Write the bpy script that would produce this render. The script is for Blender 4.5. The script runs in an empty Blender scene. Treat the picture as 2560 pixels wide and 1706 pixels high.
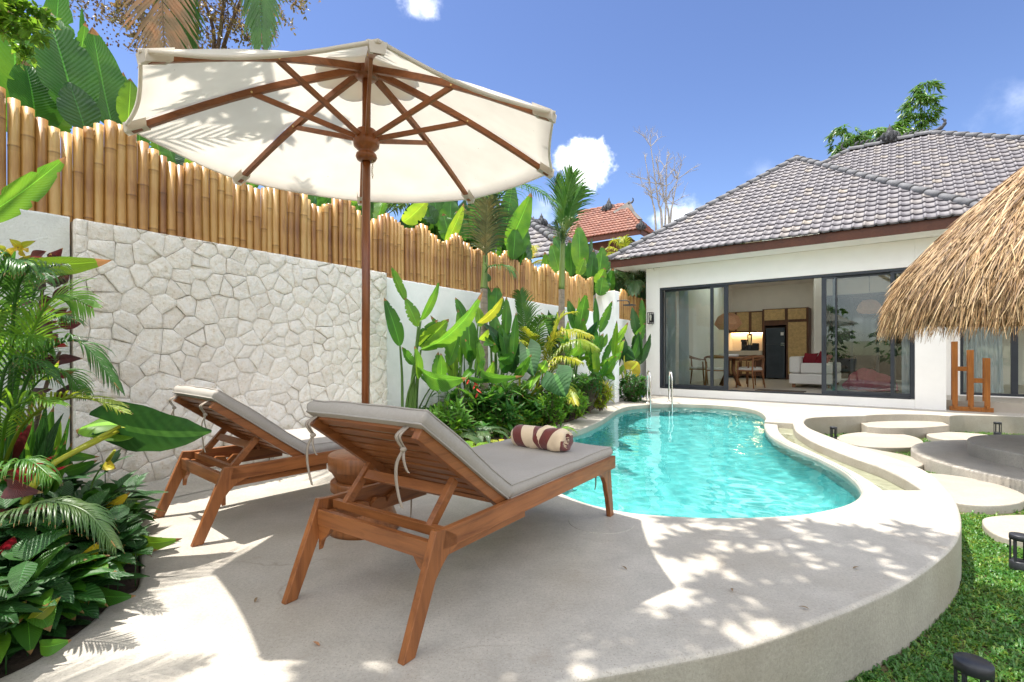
import bpy, bmesh, math, random
from mathutils import Vector, Matrix, noise
random.seed(7)
C = bpy.context.scene.collection
PI = math.pi
V = Vector
# ---------------------------------------------------------------- survey of the place
# camera at (0,0,1), looking along +Y; focal length 1232 and eye level at row 884 of a 2560 px wide survey picture
FP, EYE, KD = 1232.0, 884.0, 2560/2353
def at(px, py, Y):                       # a surveyed point at distance Y
    return V(((px-1280)/FP*Y, Y, 1-(py-EYE)/FP*Y))
def gp(px, py, z=0.0):                   # a surveyed point at height z
    Y = (1-z)*FP/(py-EYE)
    return V(((px-1280)/FP*Y, Y, z))
W0 = V((-2.872, 3.230, 0)); WD = V((.5577, .8300, 0)); WN = V((.8300, -.5577, 0))   # garden wall: start, run, inward normal
def wl(s, off=0, z=0): return W0+WD*s+WN*off+V((0,0,z))
def wall_s(px):
    k = (px-1280)/FP
    return (k*W0.y-W0.x)/(WD.x-k*WD.y)
HC = V((3.285, 12.08, 0)); HD = V((.785, -.6195, 0)); HN = V((.6195, .785, 0))     # house: corner, run of the front, inward normal
def hp(t, d=0, z=0): return HC+HD*t+HN*d+V((0,0,z))
def house_t(px, d=0):
    k = (px-1280)/FP; o = HC+HN*d
    return (k*o.y-o.x)/(HD.x-k*HD.y)
def house_z(px, py, d=0):
    Y = hp(house_t(px,d), d).y
    return 1-(py-EYE)/FP*Y

# ---------------------------------------------------------------- object helpers
def prop(o, label=None, cat=None, group=None, kind=None):
    if label: o['label'] = label
    if cat: o['category'] = cat
    if group: o['group'] = group
    if kind: o['kind'] = kind
    return o
def thing(name, label, cat, loc=(0,0,0), rz=0, group=None):
    o = bpy.data.objects.new(name, None); C.objects.link(o)
    o.location = loc; o.rotation_euler = (0,0,rz); o.empty_display_size = .1
    return prop(o, label, cat, group)
def dup(root, loc=None, rz=None, label=None):
    r = root.copy(); C.objects.link(r)
    if loc is not None: r.location = loc
    if rz is not None: r.rotation_euler = (0,0,rz)
    if label: r['label'] = label
    for ch in list(root.children):
        c = ch.copy(); C.objects.link(c); c.parent = r
        for g in list(ch.children):
            d = g.copy(); C.objects.link(d); d.parent = c
    return r
class MB:
    def __init__(s): s.v=[]; s.f=[]; s.uv=[]; s.sm=[]; s.col=[]; s.usecol=False
    def vert(s, p): s.v.append((p[0],p[1],p[2])); return len(s.v)-1
    def face(s, idx, uv=None, smooth=False, col=None):
        s.f.append(tuple(idx)); s.uv.append(uv); s.sm.append(smooth); s.col.append(col)
        if col is not None: s.usecol=True
    def box(s, c, size, rot=None):
        hx,hy,hz=[a/2 for a in size]; R=rot or Matrix.Identity(3); c=V(c); b=len(s.v)
        for x in(-hx,hx):
            for y in(-hy,hy):
                for z in(-hz,hz): s.vert(c+R@V((x,y,z)))
        for q in((0,1,3,2),(4,6,7,5),(0,4,5,1),(2,3,7,6),(0,2,6,4),(1,5,7,3)): s.face([b+i for i in q])
        return s
    def beam(s, p0, p1, w, h, up=(0,0,1)):
        p0,p1=V(p0),V(p1); d=(p1-p0); L=d.length; d.normalize(); up=V(up)
        y=up.cross(d)
        if y.length<1e-5: y=V((0,1,0)).cross(d)
        y.normalize(); z=d.cross(y)
        return s.box((p0+p1)/2,(L,w,h),Matrix((d,y,z)).transposed())
    def tube(s, pts, rad, n=8, cap=True):
        pts=[V(p) for p in pts]; m=len(pts)
        if not hasattr(rad,'__len__'): rad=[rad]*m
        ref=None; rings=[]
        for i,p in enumerate(pts):
            d=(pts[min(i+1,m-1)]-pts[max(i-1,0)])
            if d.length<1e-9: d=V((0,0,1))
            d.normalize()
            if ref is None:
                ref=V((1,0,0)) if abs(d.x)<.8 else V((0,1,0))
            a=(ref-d*ref.dot(d)); a.normalize(); ref=a; b=d.cross(a)
            rings.append([s.vert(p+(a*math.cos(k*2*PI/n)+b*math.sin(k*2*PI/n))*rad[i]) for k in range(n)])
        for i in range(m-1):
            for k in range(n):
                k2=(k+1)%n
                s.face((rings[i][k],rings[i][k2],rings[i+1][k2],rings[i+1][k]),
                       ((k/n,i/m),((k+1)/n,i/m),((k+1)/n,(i+1)/m),(k/n,(i+1)/m)),True)
        if cap:
            s.face(rings[0][::-1]); s.face(rings[-1])
        return s
    def lathe(s, prof, n=32, c=(0,0,0), cap=True):
        c=V(c); rings=[]
        for r,z in prof: rings.append([s.vert(c+V((r*math.cos(k*2*PI/n),r*math.sin(k*2*PI/n),z))) for k in range(n)])
        for i in range(len(rings)-1):
            for k in range(n):
                k2=(k+1)%n; s.face((rings[i][k],rings[i][k2],rings[i+1][k2],rings[i+1][k]),None,True)
        if cap:
            s.face(rings[0][::-1]); s.face(rings[-1])
        return s
    def prism(s, pts, n):                  # closed outline (3-D points) pushed along vector n
        n=V(n); a=[s.vert(p) for p in pts]; b=[s.vert(V(p)+n) for p in pts]; m=len(pts)
        s.face(a[::-1]); s.face(b)
        for i in range(m): s.face((a[i],a[(i+1)%m],b[(i+1)%m],b[i]))
        return s
    def quad(s,a,b,c,d,uv=None,smooth=False,col=None):
        s.face([s.vert(p) for p in(a,b,c,d)],uv,smooth,col); return s
    def build(s, name, mat, parent=None, bevel=0, seg=2, fixn=True, loc=None):
        me=bpy.data.meshes.new(name); me.from_pydata(s.v,[],s.f)
        if any(s.sm): me.polygons.foreach_set('use_smooth',s.sm)
        if any(u is not None for u in s.uv):
            ul=me.uv_layers.new(name='UVMap'); k=0; flat=[]
            for f,u in zip(s.f,s.uv):
                for i in range(len(f)):
                    flat += (u[i] if u is not None else (0.,0.))
            ul.data.foreach_set('uv',flat)
        if s.usecol:
            ca=me.color_attributes.new('tone','FLOAT_COLOR','CORNER'); flat=[]
            for f,c in zip(s.f,s.col):
                c=.5 if c is None else c
                for i in range(len(f)): flat+=(c,c,c,1.)
            ca.data.foreach_set('color',flat)
        me.update()
        if fixn:
            bm=bmesh.new(); bm.from_mesh(me); bmesh.ops.recalc_face_normals(bm,faces=bm.faces); bm.to_mesh(me); bm.free()
        me.materials.append(mat)
        o=bpy.data.objects.new(name,me); C.objects.link(o)
        if parent: o.parent=parent
        if loc is not None: o.location=loc
        if bevel:
            m=o.modifiers.new('bevel','BEVEL'); m.width=bevel; m.segments=seg; m.limit_method='ANGLE'; m.angle_limit=math.radians(40)
        return o
def spline(pts, n=8, closed=True):          # Catmull-Rom through points
    out=[]; m=len(pts); P=[V(p) for p in pts]
    for i in range(m if closed else m-1):
        p0=P[(i-1)%m] if closed or i>0 else P[i]; p1=P[i]; p2=P[(i+1)%m]; p3=P[(i+2)%m] if closed or i+2<m else P[(i+1)%m]
        for k in range(n):
            t=k/n
            out.append(.5*((2*p1)+(p2-p0)*t+(2*p0-5*p1+4*p2-p3)*t*t+(3*p1-p0-3*p2+p3)*t**3))
    if not closed: out.append(P[-1])
    return out
def area2(l): return sum(l[i].x*l[(i+1)%len(l)].y-l[(i+1)%len(l)].x*l[i].y for i in range(len(l)))/2
def dedupe(l,eps=.004):
    out=[]
    for p in l:
        if not out or (p-out[-1]).length>eps: out.append(p)
    while (out[0]-out[-1]).length<eps: out.pop()
    return out
def inset(l, d):                            # shift a CCW loop inwards by d
    n=len(l); out=[]
    for i in range(n):
        a=(l[i]-l[i-1]); b=(l[(i+1)%n]-l[i]); a.normalize(); b.normalize()
        t=a+b
        if t.length<1e-6: t=a.copy()
        t.normalize(); out.append(l[i]+V((-t.y,t.x,0))*d)
    return out
def slab(name, outer, holes, z1, z0, mat, r=.015, bottom=None, parent=None):
    """flat slab with rounded upper edges, outlines given as 2-D loops; bottom: other depth for the hole sides"""
    bm=bmesh.new(); edges=[]
    loops=[(dedupe([V((p[0],p[1],0)) for p in outer]),1)]+[(dedupe([V((p[0],p[1],0)) for p in h]),-1) for h in holes]
    for l,sg in loops:
        if area2(l)<0: l.reverse()
        prev=None
        for k,(ins,dz) in enumerate(((r,0),(r*.62,-.08*r),(r*.29,-.29*r),(r*.08,-.62*r),(0,-r),(0,None))):
            z=(z1+dz) if dz is not None else (z0 if sg>0 or bottom is None else bottom)
            pts=inset(l,ins*sg) if ins else l
            ring=[bm.verts.new((p.x,p.y,z)) for p in pts]
            n=len(ring)
            if k==0:
                for i in range(n): edges.append(bm.edges.new((ring[i],ring[(i+1)%n])))
            else:
                for i in range(n):
                    f=bm.faces.new((prev[i],ring[i],ring[(i+1)%n],prev[(i+1)%n])); f.smooth=True
            prev=ring
    res=bmesh.ops.triangle_fill(bm,use_beauty=True,use_dissolve=False,edges=edges,normal=(0,0,1))
    bmesh.ops.recalc_face_normals(bm,faces=bm.faces)
    me=bpy.data.meshes.new(name); bm.to_mesh(me); bm.free(); me.materials.append(mat)
    o=bpy.data.objects.new(name,me); C.objects.link(o)
    if parent: o.parent=parent
    return o
def inside(p, l):
    c=False; n=len(l); x,y=p[0],p[1]
    for i in range(n):
        a=l[i]; b=l[i-1]
        if (a[1]>y)!=(b[1]>y) and x<(b[0]-a[0])*(y-a[1])/(b[1]-a[1])+a[0]: c=not c
    return c
def fbm(x,y,z=0): return noise.noise(V((x,y,z)))

# ---------------------------------------------------------------- materials
def nodes(name):
    m=bpy.data.materials.new(name); m.use_nodes=True; nt=m.node_tree; nt.nodes.clear()
    return m,nt,nt.nodes,nt.links
def ramp(N,stops):
    r=N.new('ShaderNodeValToRGB'); e=r.color_ramp.elements
    while len(e)<len(stops): e.new(.5)
    for i,(p,c) in enumerate(stops):
        e[i].position=p; e[i].color=(*c,1) if len(c)==3 else c
    return r
def mul(c,k): return tuple(min(1,a*k) for a in c)
KEEP={'white_plaster','rough_plaster','house_plaster','interior_wall','white_soffit','added_frosted_panel','sheer_curtain','sofa_fabric','white_ceramic','steel','brass','dark_joint','fridge_steel','soil','dry_ground','lawn_soil','canvas_cover','dark_frame','black_metal'}
def mat(name, col, rough=.6, var=.18, scale=6, detail=6, bump=0, bscale=40, metal=0, spec=.4, col2=None, speck=0, speckcol=(.1,.09,.08),
        stretch=(1,1,1), trans=0, big=0, bigcol=None, coord='Object', coat=0, voro=False, alpha=None):
    if name not in KEEP: col=mul(col,.80); bigcol=mul(bigcol,.8) if bigcol else None
    m,nt,N,L=nodes(name)
    out=N.new('ShaderNodeOutputMaterial'); p=N.new('ShaderNodeBsdfPrincipled')
    tc=N.new('ShaderNodeTexCoord'); mp=N.new('ShaderNodeMapping'); mp.inputs['Scale'].default_value=stretch
    L.new(tc.outputs[coord],mp.inputs[0])
    nz=N.new('ShaderNodeTexNoise'); nz.inputs['Scale'].default_value=scale; nz.inputs['Detail'].default_value=detail; nz.inputs['Roughness'].default_value=.6
    L.new(mp.outputs[0],nz.inputs[0])
    r=ramp(N,[(.3,mul(col,1-var)),(.7,col2 or mul(col,1+var))]); L.new(nz.outputs[0],r.inputs[0]); c=r.outputs[0]
    def mix(fac,a,b):
        x=N.new('ShaderNodeMix'); x.data_type='RGBA'; L.new(fac,x.inputs[0])
        L.new(a,x.inputs[6])
        if isinstance(b,tuple): x.inputs[7].default_value=(*b,1)
        else: L.new(b,x.inputs[7])
        return x.outputs[2]
    if big:
        n2=N.new('ShaderNodeTexNoise'); n2.inputs['Scale'].default_value=big; n2.inputs['Detail'].default_value=5; L.new(tc.outputs[coord],n2.inputs[0])
        r2=ramp(N,[(.45,(0,0,0)),(.75,(1,1,1))]); L.new(n2.outputs[0],r2.inputs[0]); c=mix(r2.outputs[0],c,bigcol)
    if speck:
        n3=N.new('ShaderNodeTexNoise'); n3.inputs['Scale'].default_value=speck; n3.inputs['Detail'].default_value=2; L.new(tc.outputs[coord],n3.inputs[0])
        r3=ramp(N,[(.60,(0,0,0)),(.68,(1,1,1))]); L.new(n3.outputs[0],r3.inputs[0]); c=mix(r3.outputs[0],c,speckcol)
    L.new(c,p.inputs['Base Color'])
    p.inputs['Roughness'].default_value=rough; p.inputs['Metallic'].default_value=metal; p.inputs['Specular IOR Level'].default_value=spec
    p.inputs['Coat Weight'].default_value=coat
    if bump:
        n4=N.new('ShaderNodeTexNoise'); n4.inputs['Scale'].default_value=bscale; n4.inputs['Detail'].default_value=5; L.new(mp.outputs[0],n4.inputs[0])
        b=N.new('ShaderNodeBump'); b.inputs['Strength'].default_value=1; b.inputs['Distance'].default_value=bump; L.new(n4.outputs[0],b.inputs['Height']); L.new(b.outputs[0],p.inputs['Normal'])
    if trans:
        t=N.new('ShaderNodeBsdfTranslucent'); L.new(c,t.inputs[0]); s=N.new('ShaderNodeMixShader'); s.inputs[0].default_value=trans
        L.new(p.outputs[0],s.inputs[1]); L.new(t.outputs[0],s.inputs[2]); L.new(s.outputs[0],out.inputs[0])
    else: L.new(p.outputs[0],out.inputs[0])
    return m
def leafmat(name, col, back=None, vein=None, rough=.38, veins=26, trans=.3, ribw=.015, hue=.475, tip=.985, tipcol=(.25,.15,.05)):
    """leaf: veins along uv.y, lighter midrib at uv.x=.5, tone drifting per leaf"""
    col=mul(col,.66)
    m,nt,N,L=nodes(name)
    out=N.new('ShaderNodeOutputMaterial'); p=N.new('ShaderNodeBsdfPrincipled'); tc=N.new('ShaderNodeTexCoord'); oi=N.new('ShaderNodeObjectInfo')
    nz=N.new('ShaderNodeTexNoise'); nz.inputs['Scale'].default_value=5; nz.inputs['Detail'].default_value=4; L.new(tc.outputs['Object'],nz.inputs[0])
    ad=N.new('ShaderNodeMath'); ad.operation='MULTIPLY_ADD'; ad.inputs[1].default_value=.35; L.new(oi.outputs['Random'],ad.inputs[0]); L.new(nz.outputs[0],ad.inputs[2])
    r=ramp(N,[(.3,mul(col,.62)),(.62,col),(1.0,tuple(min(1,a) for a in(col[0]*2.3,col[1]*1.45,col[2]*1.2)))]); L.new(ad.outputs[0],r.inputs[0])
    sx=N.new('ShaderNodeSeparateXYZ'); L.new(tc.outputs['UV'],sx.inputs[0])
    def math(op,a,b=None,c=None):
        x=N.new('ShaderNodeMath'); x.operation=op
        for i,q in enumerate((a,b,c)):
            if q is None: continue
            if isinstance(q,(int,float)): x.inputs[i].default_value=q
            else: L.new(q,x.inputs[i])
        return x.outputs[0]
    ax=math('ABSOLUTE',math('SUBTRACT',sx.outputs[0],.5))
    rib=math('LESS_THAN',ax,ribw)
    vn=math('SINE',math('MULTIPLY',math('ADD',sx.outputs[1],math('MULTIPLY',ax,-.35)),veins*6.283))
    mx=N.new('ShaderNodeMix'); mx.data_type='RGBA'; L.new(math('MULTIPLY',rib,.6),mx.inputs[0]); L.new(r.outputs[0],mx.inputs[6]); mx.inputs[7].default_value=(*(vein or mul(col,3)),1)
    c=mx.outputs[2]
    if tip:
        g=math('GREATER_THAN',math('ADD',sx.outputs[1],math('MULTIPLY',nz.outputs[0],.12)),tip)
        m2=N.new('ShaderNodeMix'); m2.data_type='RGBA'; L.new(g,m2.inputs[0]); L.new(c,m2.inputs[6]); m2.inputs[7].default_value=(*tipcol,1); c=m2.outputs[2]
    L.new(c,p.inputs['Base Color']); p.inputs['Roughness'].default_value=rough; p.inputs['Specular IOR Level'].default_value=.5
    b=N.new('ShaderNodeBump'); b.inputs['Distance'].default_value=.004; b.inputs['Strength'].default_value=.35; L.new(vn,b.inputs['Height']); L.new(b.outputs[0],p.inputs['Normal'])
    t=N.new('ShaderNodeBsdfTranslucent'); hs=N.new('ShaderNodeHueSaturation'); hs.inputs['Hue'].default_value=hue; hs.inputs['Value'].default_value=1.9; L.new(c,hs.inputs['Color']); L.new(hs.outputs[0],t.inputs[0])
    s=N.new('ShaderNodeMixShader'); s.inputs[0].default_value=trans; L.new(p.outputs[0],s.inputs[1]); L.new(t.outputs[0],s.inputs[2]); L.new(s.outputs[0],out.inputs[0])
    return m
def woodmat(name, col, dark, rough=.42, scale=3.0, axis=0, spec=.4):
    col=mul(col,.76); dark=mul(dark,.76)
    m,nt,N,L=nodes(name)
    out=N.new('ShaderNodeOutputMaterial'); p=N.new('ShaderNodeBsdfPrincipled'); tc=N.new('ShaderNodeTexCoord'); mp=N.new('ShaderNodeMapping')
    sc=[14,14,14]; sc[axis]=1.1; mp.inputs['Scale'].default_value=sc; L.new(tc.outputs['Object'],mp.inputs[0])
    n1=N.new('ShaderNodeTexNoise'); n1.inputs['Scale'].default_value=scale; n1.inputs['Detail'].default_value=8; n1.inputs['Roughness'].default_value=.65; n1.inputs['Distortion'].default_value=.6; L.new(mp.outputs[0],n1.inputs[0])
    n2=N.new('ShaderNodeTexNoise'); n2.inputs['Scale'].default_value=2.2; n2.inputs['Detail'].default_value=3; L.new(tc.outputs['Object'],n2.inputs[0])
    r=ramp(N,[(.28,dark),(.5,col),(.78,mul(col,1.35))]); L.new(n1.outputs[0],r.inputs[0])
    r2=ramp(N,[(.3,(.72,.70,.68)),(.7,(1.1,1.1,1.1))]); L.new(n2.outputs[0],r2.inputs[0])
    mx=N.new('ShaderNodeMix'); mx.data_type='RGBA'; mx.blend_type='MULTIPLY'; mx.inputs[0].default_value=1; L.new(r.outputs[0],mx.inputs[6]); L.new(r2.outputs[0],mx.inputs[7])
    L.new(mx.outputs[2],p.inputs['Base Color']); p.inputs['Roughness'].default_value=rough; p.inputs['Specular IOR Level'].default_value=spec
    b=N.new('ShaderNodeBump'); b.inputs['Distance'].default_value=.0015; b.inputs['Strength'].default_value=.5; L.new(n1.outputs[0],b.inputs['Height']); L.new(b.outputs[0],p.inputs['Normal'])
    L.new(p.outputs[0],out.inputs[0]); return m
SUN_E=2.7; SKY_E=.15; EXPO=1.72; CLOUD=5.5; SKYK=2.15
# ================================================================ materials used in many places
M={}
M['concrete']=mat('concrete',(.535,.495,.43),rough=.48,var=.13,scale=5.5,detail=11,bump=.0018,bscale=90,speck=150,speckcol=(.30,.27,.225),big=1.3,bigcol=(.46,.41,.335),spec=.35)
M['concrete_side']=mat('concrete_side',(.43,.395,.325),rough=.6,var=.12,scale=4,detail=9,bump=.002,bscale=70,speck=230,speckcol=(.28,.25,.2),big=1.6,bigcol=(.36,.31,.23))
M['pad']=mat('pad_concrete',(.45,.41,.345),rough=.55,var=.08,scale=5,detail=8,bump=.0015,bscale=80,speck=240,speckcol=(.4,.36,.3),big=2,bigcol=(.42,.36,.28))
M['plaster']=mat('white_plaster',(.90,.90,.885),rough=.85,var=.04,scale=7,bump=.004,bscale=120,big=1.5,bigcol=(.85,.85,.83))
M['plaster_rough']=mat('rough_plaster',(.72,.74,.72),rough=.9,var=.07,scale=9,bump=.007,bscale=75,big=2,bigcol=(.62,.65,.64))
M['plaster_house']=mat('house_plaster',(.91,.895,.86),rough=.8,var=.025,scale=3,bump=.0015,bscale=60)
M['soil']=mat('soil',(.055,.038,.025),rough=.95,var=.4,scale=9,bump=.03,bscale=25)
M['dryground']=mat('dry_ground',(.20,.15,.09),rough=.95,var=.35,scale=7,bump=.02,bscale=30)
M['steel']=mat('steel',(.72,.71,.69),rough=.16,var=.05,metal=1)
M['black']=mat('black_metal',(.025,.027,.032),rough=.42,var=.2,scale=20)
M['frame']=mat('dark_frame',(.030,.036,.046),rough=.35,var=.1)
def crack(m):
    nt=m.node_tree; N=nt.nodes; L=nt.links; p=next(n for n in N if n.type=='BSDF_PRINCIPLED'); src=p.inputs['Base Color'].links[0].from_socket; tc=next(n for n in N if n.type=='TEX_COORD')
    n0=N.new('ShaderNodeTexNoise'); n0.inputs['Scale'].default_value=3; n0.inputs['Detail'].default_value=6; L.new(tc.outputs['Object'],n0.inputs[0])
    va=N.new('ShaderNodeMix'); va.data_type='RGBA'; va.inputs[0].default_value=.22; L.new(tc.outputs['Object'],va.inputs[6]); L.new(n0.outputs['Color'],va.inputs[7])
    v=N.new('ShaderNodeTexVoronoi'); v.feature='DISTANCE_TO_EDGE'; v.inputs['Scale'].default_value=1.25; L.new(va.outputs[2],v.inputs['Vector'])
    r=ramp(N,[(0,(1,1,1)),(.006,(0,0,0))]); L.new(v.outputs['Distance'],r.inputs[0])
    n1=N.new('ShaderNodeTexNoise'); n1.inputs['Scale'].default_value=1.1; n1.inputs['Detail'].default_value=3; L.new(tc.outputs['Object'],n1.inputs[0]); r1=ramp(N,[(.50,(0,0,0)),(.62,(.45,.45,.45))]); L.new(n1.outputs[0],r1.inputs[0])
    mu=N.new('ShaderNodeMath'); mu.operation='MULTIPLY'; L.new(r.outputs[0],mu.inputs[0]); L.new(r1.outputs[0],mu.inputs[1])
    x=N.new('ShaderNodeMix'); x.data_type='RGBA'; L.new(mu.outputs[0],x.inputs[0]); L.new(src,x.inputs[6]); x.inputs[7].default_value=(.20,.17,.13,1)
    n2=N.new('ShaderNodeTexNoise'); n2.inputs['Scale'].default_value=2.6; n2.inputs['Detail'].default_value=10; n2.inputs['Roughness'].default_value=.72; n2.inputs['Distortion'].default_value=1.2; L.new(tc.outputs['Object'],n2.inputs[0]); r2=ramp(N,[(.56,(0,0,0)),(.74,(.55,.55,.55))]); L.new(n2.outputs[0],r2.inputs[0])
    y=N.new('ShaderNodeMix'); y.data_type='RGBA'; L.new(r2.outputs[0],y.inputs[0]); L.new(x.outputs[2],y.inputs[6]); y.inputs[7].default_value=(.29,.235,.175,1); L.new(y.outputs[2],p.inputs['Base Color'])
def grain(m,sc,lo,hi):
    nt=m.node_tree; N=nt.nodes; L=nt.links; p=next(n for n in N if n.type=='BSDF_PRINCIPLED'); src=p.inputs['Base Color'].links[0].from_socket; tc=next(n for n in N if n.type=='TEX_COORD')
    n=N.new('ShaderNodeTexNoise'); n.inputs['Scale'].default_value=sc; n.inputs['Detail'].default_value=4; n.inputs['Roughness'].default_value=.8; L.new(tc.outputs['Object'],n.inputs[0]); r=ramp(N,[(.32,(lo,lo,lo*1.01)),(.68,(hi,hi,hi))]); L.new(n.outputs[0],r.inputs[0])
    x=N.new('ShaderNodeMix'); x.data_type='RGBA'; x.blend_type='MULTIPLY'; x.inputs[0].default_value=1; L.new(src,x.inputs[6]); L.new(r.outputs[0],x.inputs[7]); L.new(x.outputs[2],p.inputs['Base Color'])
crack(M['concrete'])
for q in('concrete','concrete_side','pad'): grain(M[q],70,.85,1.12)

# ---------------------------------------------------------------- ground
# ---------------------------------------------------------------- pool deck
def G(l,z=0): return [gp(x,y,z) for x,y in l]
rim=G([(1426,1700),(1660,1657),(1851,1617),(2004,1567),(2157.5,1508),(2272,1452),(2349,1397),(2385,1362),(2399,1335),(2404,1309),(2399,1274),(2379.5,1236),(2329.7,1186),
 (2284,1163),(2230,1143),(2171,1124),(2121.5,1108.6),(2071.5,1090),(2025.7,1071),(2011,1058),(2013,1050),(2024,1044.5),(2059,1041.2),(2110,1039.7),(2163,1038.7)])
rim=spline(rim,5,closed=False)
step=[gp(2167,1037.5),*spline(G([(2190,1035.9),(2220,1034.9),(2267,1034.3),(2310,1035),(2345,1036.6),(2370,1038.5)]),4,closed=False)]
rim2=spline(G([(2374,1039.2),(2396,1036.8),(2430,1037),(2551,1041)])+[V((9.2,6.9,0)),V((10.2,5.6,0))],4,closed=False)
bed_left=spline([V((-1.78,1.12,0))]+G([(0,1691),(115,1630),(214,1561),(291,1492),(337,1473),(350,1420),(342,1350),(330,1300),(306,1268)]),4,closed=False)
coping=spline([wl(2.72,.02),wl(2.75,.35),gp(1150,1128),gp(1240,1104),gp(1330,1083)]+G([(1392,1062),(1417,1054.7),(1444,1045.5),(1470,1030),(1492,1017),(1515,1006),(1538,1000)])+[wl(9.35,.05)],5,closed=False)
outer=[V((-1.75,.95,0)),V((-1.2,.82,0)),V((-.5,1.12,0)),V((-.1,1.33,0))]+rim+step+rim2+[V((14,6,0)),V((16,20,0)),V((6,22,0)),wl(11.6,-.1),wl(9.4,-.02)]+coping[::-1][1:]+[wl(2.6,.0),wl(0,.0)]+bed_left[::-1]
pool=spline(G([(1395,1229),(1451,1252),(1510,1268),(1580,1281),(1660,1288),(1755,1292.8),(1851,1292.8),(1928,1290.5),(2004,1285),(2081,1270.6),(2127,1255),(2147,1240),(2154,1224),
 (2148,1206),(2132,1187),(2100,1163.5),(2042.7,1134.7),(1985,1112.5),(1945,1094),(1922,1078),(1912,1064),(1911,1053),(1914,1043),
 (1903,1032),(1884.5,1024),(1845.7,1017),(1784.5,1012),(1743.7,1010.3),(1692.6,1009),(1637.5,1010),(1600.8,1012.5),(1566,1017),(1539,1027),(1522,1039),(1503,1050.5),(1484.8,1059.4),(1457.6,1070.3),(1427.7,1080),
 (1385,1095),(1335,1112),(1298,1135),(1290,1165),(1310,1196),(1350,1217)]),4)
# the ledge and rill lie in one opening with the pool
chan=G([(2306,1225),(2290,1214),(2267,1199),(2237,1184),(2204.8,1169),(2163,1154),(2121.5,1139.8),(2076,1122),(2038,1106.5),(2008,1090),(1988,1075),(1982,1057)])
chan=spline(chan,4,closed=False)
i0=min(range(len(pool)),key=lambda i:(pool[i]-gp(2154,1224)).length); i1=min(range(len(pool)),key=lambda i:(pool[i]-gp(1912,1054)).length)
opening=pool[:i0+1]+chan+pool[i1:]
deck=slab('pool_deck',outer,[opening],0,-.45,M['concrete'],r=.02,bottom=-.16); prop(deck,kind='structure')
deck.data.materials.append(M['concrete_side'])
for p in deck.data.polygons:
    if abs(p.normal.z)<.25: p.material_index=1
# curved step cut into the bowl wall
st=[*spline(G([(2168,1066),(2200,1068.5),(2240,1069.5),(2290,1069),(2330,1067),(2374,1063)],-.12),4,closed=False),gp(2374,1036,0)+V((0,.25,0)),gp(2168,1036,0)+V((0,.3,0))]
o=slab('garden_step',st,[],-.12,-.4,M['pad'],r=.012); prop(o,'low cream concrete step curving out from the bowl wall below the terrace','step')
# ledge beside the pool, rill floor
ledge_in=[p.copy() for p in pool[i0:i1+1]]
rill_l=spline(G([(1944,1056),(1946,1066),(1953,1078),(1972,1093),(2017,1114),(2080,1143),(2142,1172),(2184,1197),(2216,1219)]),4,closed=False)
ledge=ledge_in+rill_l+[gp(2216,1224)]
o=slab('pool_ledge',ledge,[],-.035,-.5,M['concrete'],r=.015); prop(o,kind='structure')
rill=[gp(1900,1046),gp(1925,1058)]+[p+V((-.05,0,0)) for p in rill_l]+[gp(2216,1229),gp(2312,1229)]+[p+V((.05,.02,0)) for p in chan]+[gp(1995,1046)]
M['rill']=mat('rill_floor',(.50,.47,.34),rough=.4,var=.25,scale=14,bump=.006,bscale=35)
o=slab('rill_floor',rill,[],-.125,-.4,M['rill'],r=.002); prop(o,kind='structure')
gr=slab('ground',[(-300,-300),(300,-300),(300,300),(-300,300)],[inset(dedupe([V((p.x,p.y,0)) for p in opening][::(1 if area2(opening)>0 else -1)]),-.06)],-.34,-.5,M['dryground'],r=.001); prop(gr,kind='structure')
l_=[gp(1502,1306)+V((.19*math.cos(k*PI/24),.19*math.sin(k*PI/24),0)) for k in range(48)]
o=slab('skimmer_lid',l_,[],.0025,-.02,M['concrete'],r=.002); prop(o,'flush round concrete lid in the deck beside the near lounger foot','lid')
# ---------------------------------------------------------------- pool shell and water
def poolmat():
    m,nt,N,L=nodes('pool_stone'); out=N.new('ShaderNodeOutputMaterial'); p=N.new('ShaderNodeBsdfPrincipled'); tc=N.new('ShaderNodeTexCoord')
    br=N.new('ShaderNodeTexBrick'); br.inputs['Scale'].default_value=5; br.inputs['Mortar Size'].default_value=.006; br.inputs['Brick Width'].default_value=.5; br.inputs['Row Height'].default_value=.5; br.offset=0
    br.inputs['Color1'].default_value=(.085,.39,.39,1); br.inputs['Color2'].default_value=(.15,.50,.49,1); br.inputs['Mortar'].default_value=(.23,.52,.50,1); L.new(tc.outputs['Object'],br.inputs[0])
    nz=N.new('ShaderNodeTexNoise'); nz.inputs['Scale'].default_value=9; nz.inputs['Detail'].default_value=6; L.new(tc.outputs['Object'],nz.inputs[0])
    r=ramp(N,[(.3,(.8,.85,.86)),(.7,(1.1,1.05,1.05))]); L.new(nz.outputs[0],r.inputs[0])
    mx=N.new('ShaderNodeMix'); mx.data_type='RGBA'; mx.blend_type='MULTIPLY'; mx.inputs[0].default_value=1; L.new(br.outputs[0],mx.inputs[6]); L.new(r.outputs[0],mx.inputs[7])
    L.new(mx.outputs[2],p.inputs['Base Color']); p.inputs['Roughness'].default_value=.7; L.new(p.outputs[0],out.inputs[0]); return m
M['pool']=poolmat()
b=MB(); n=len(pool); pw=inset([V((p.x,p.y,0)) for p in (pool if area2(pool)>0 else pool[::-1])],-.012)
rings=[]
for ins,z in((0,-.03),(0,-1.0),(.10,-1.13),(.28,-1.2)):
    q=inset(pw,ins) if ins else pw
    rings.append([b.vert((p.x,p.y,z)) for p in q])
for a,c in zip(rings,rings[1:]):
    for i in range(n): b.face((a[i],a[(i+1)%n],c[(i+1)%n],c[i]),None,True)
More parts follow.
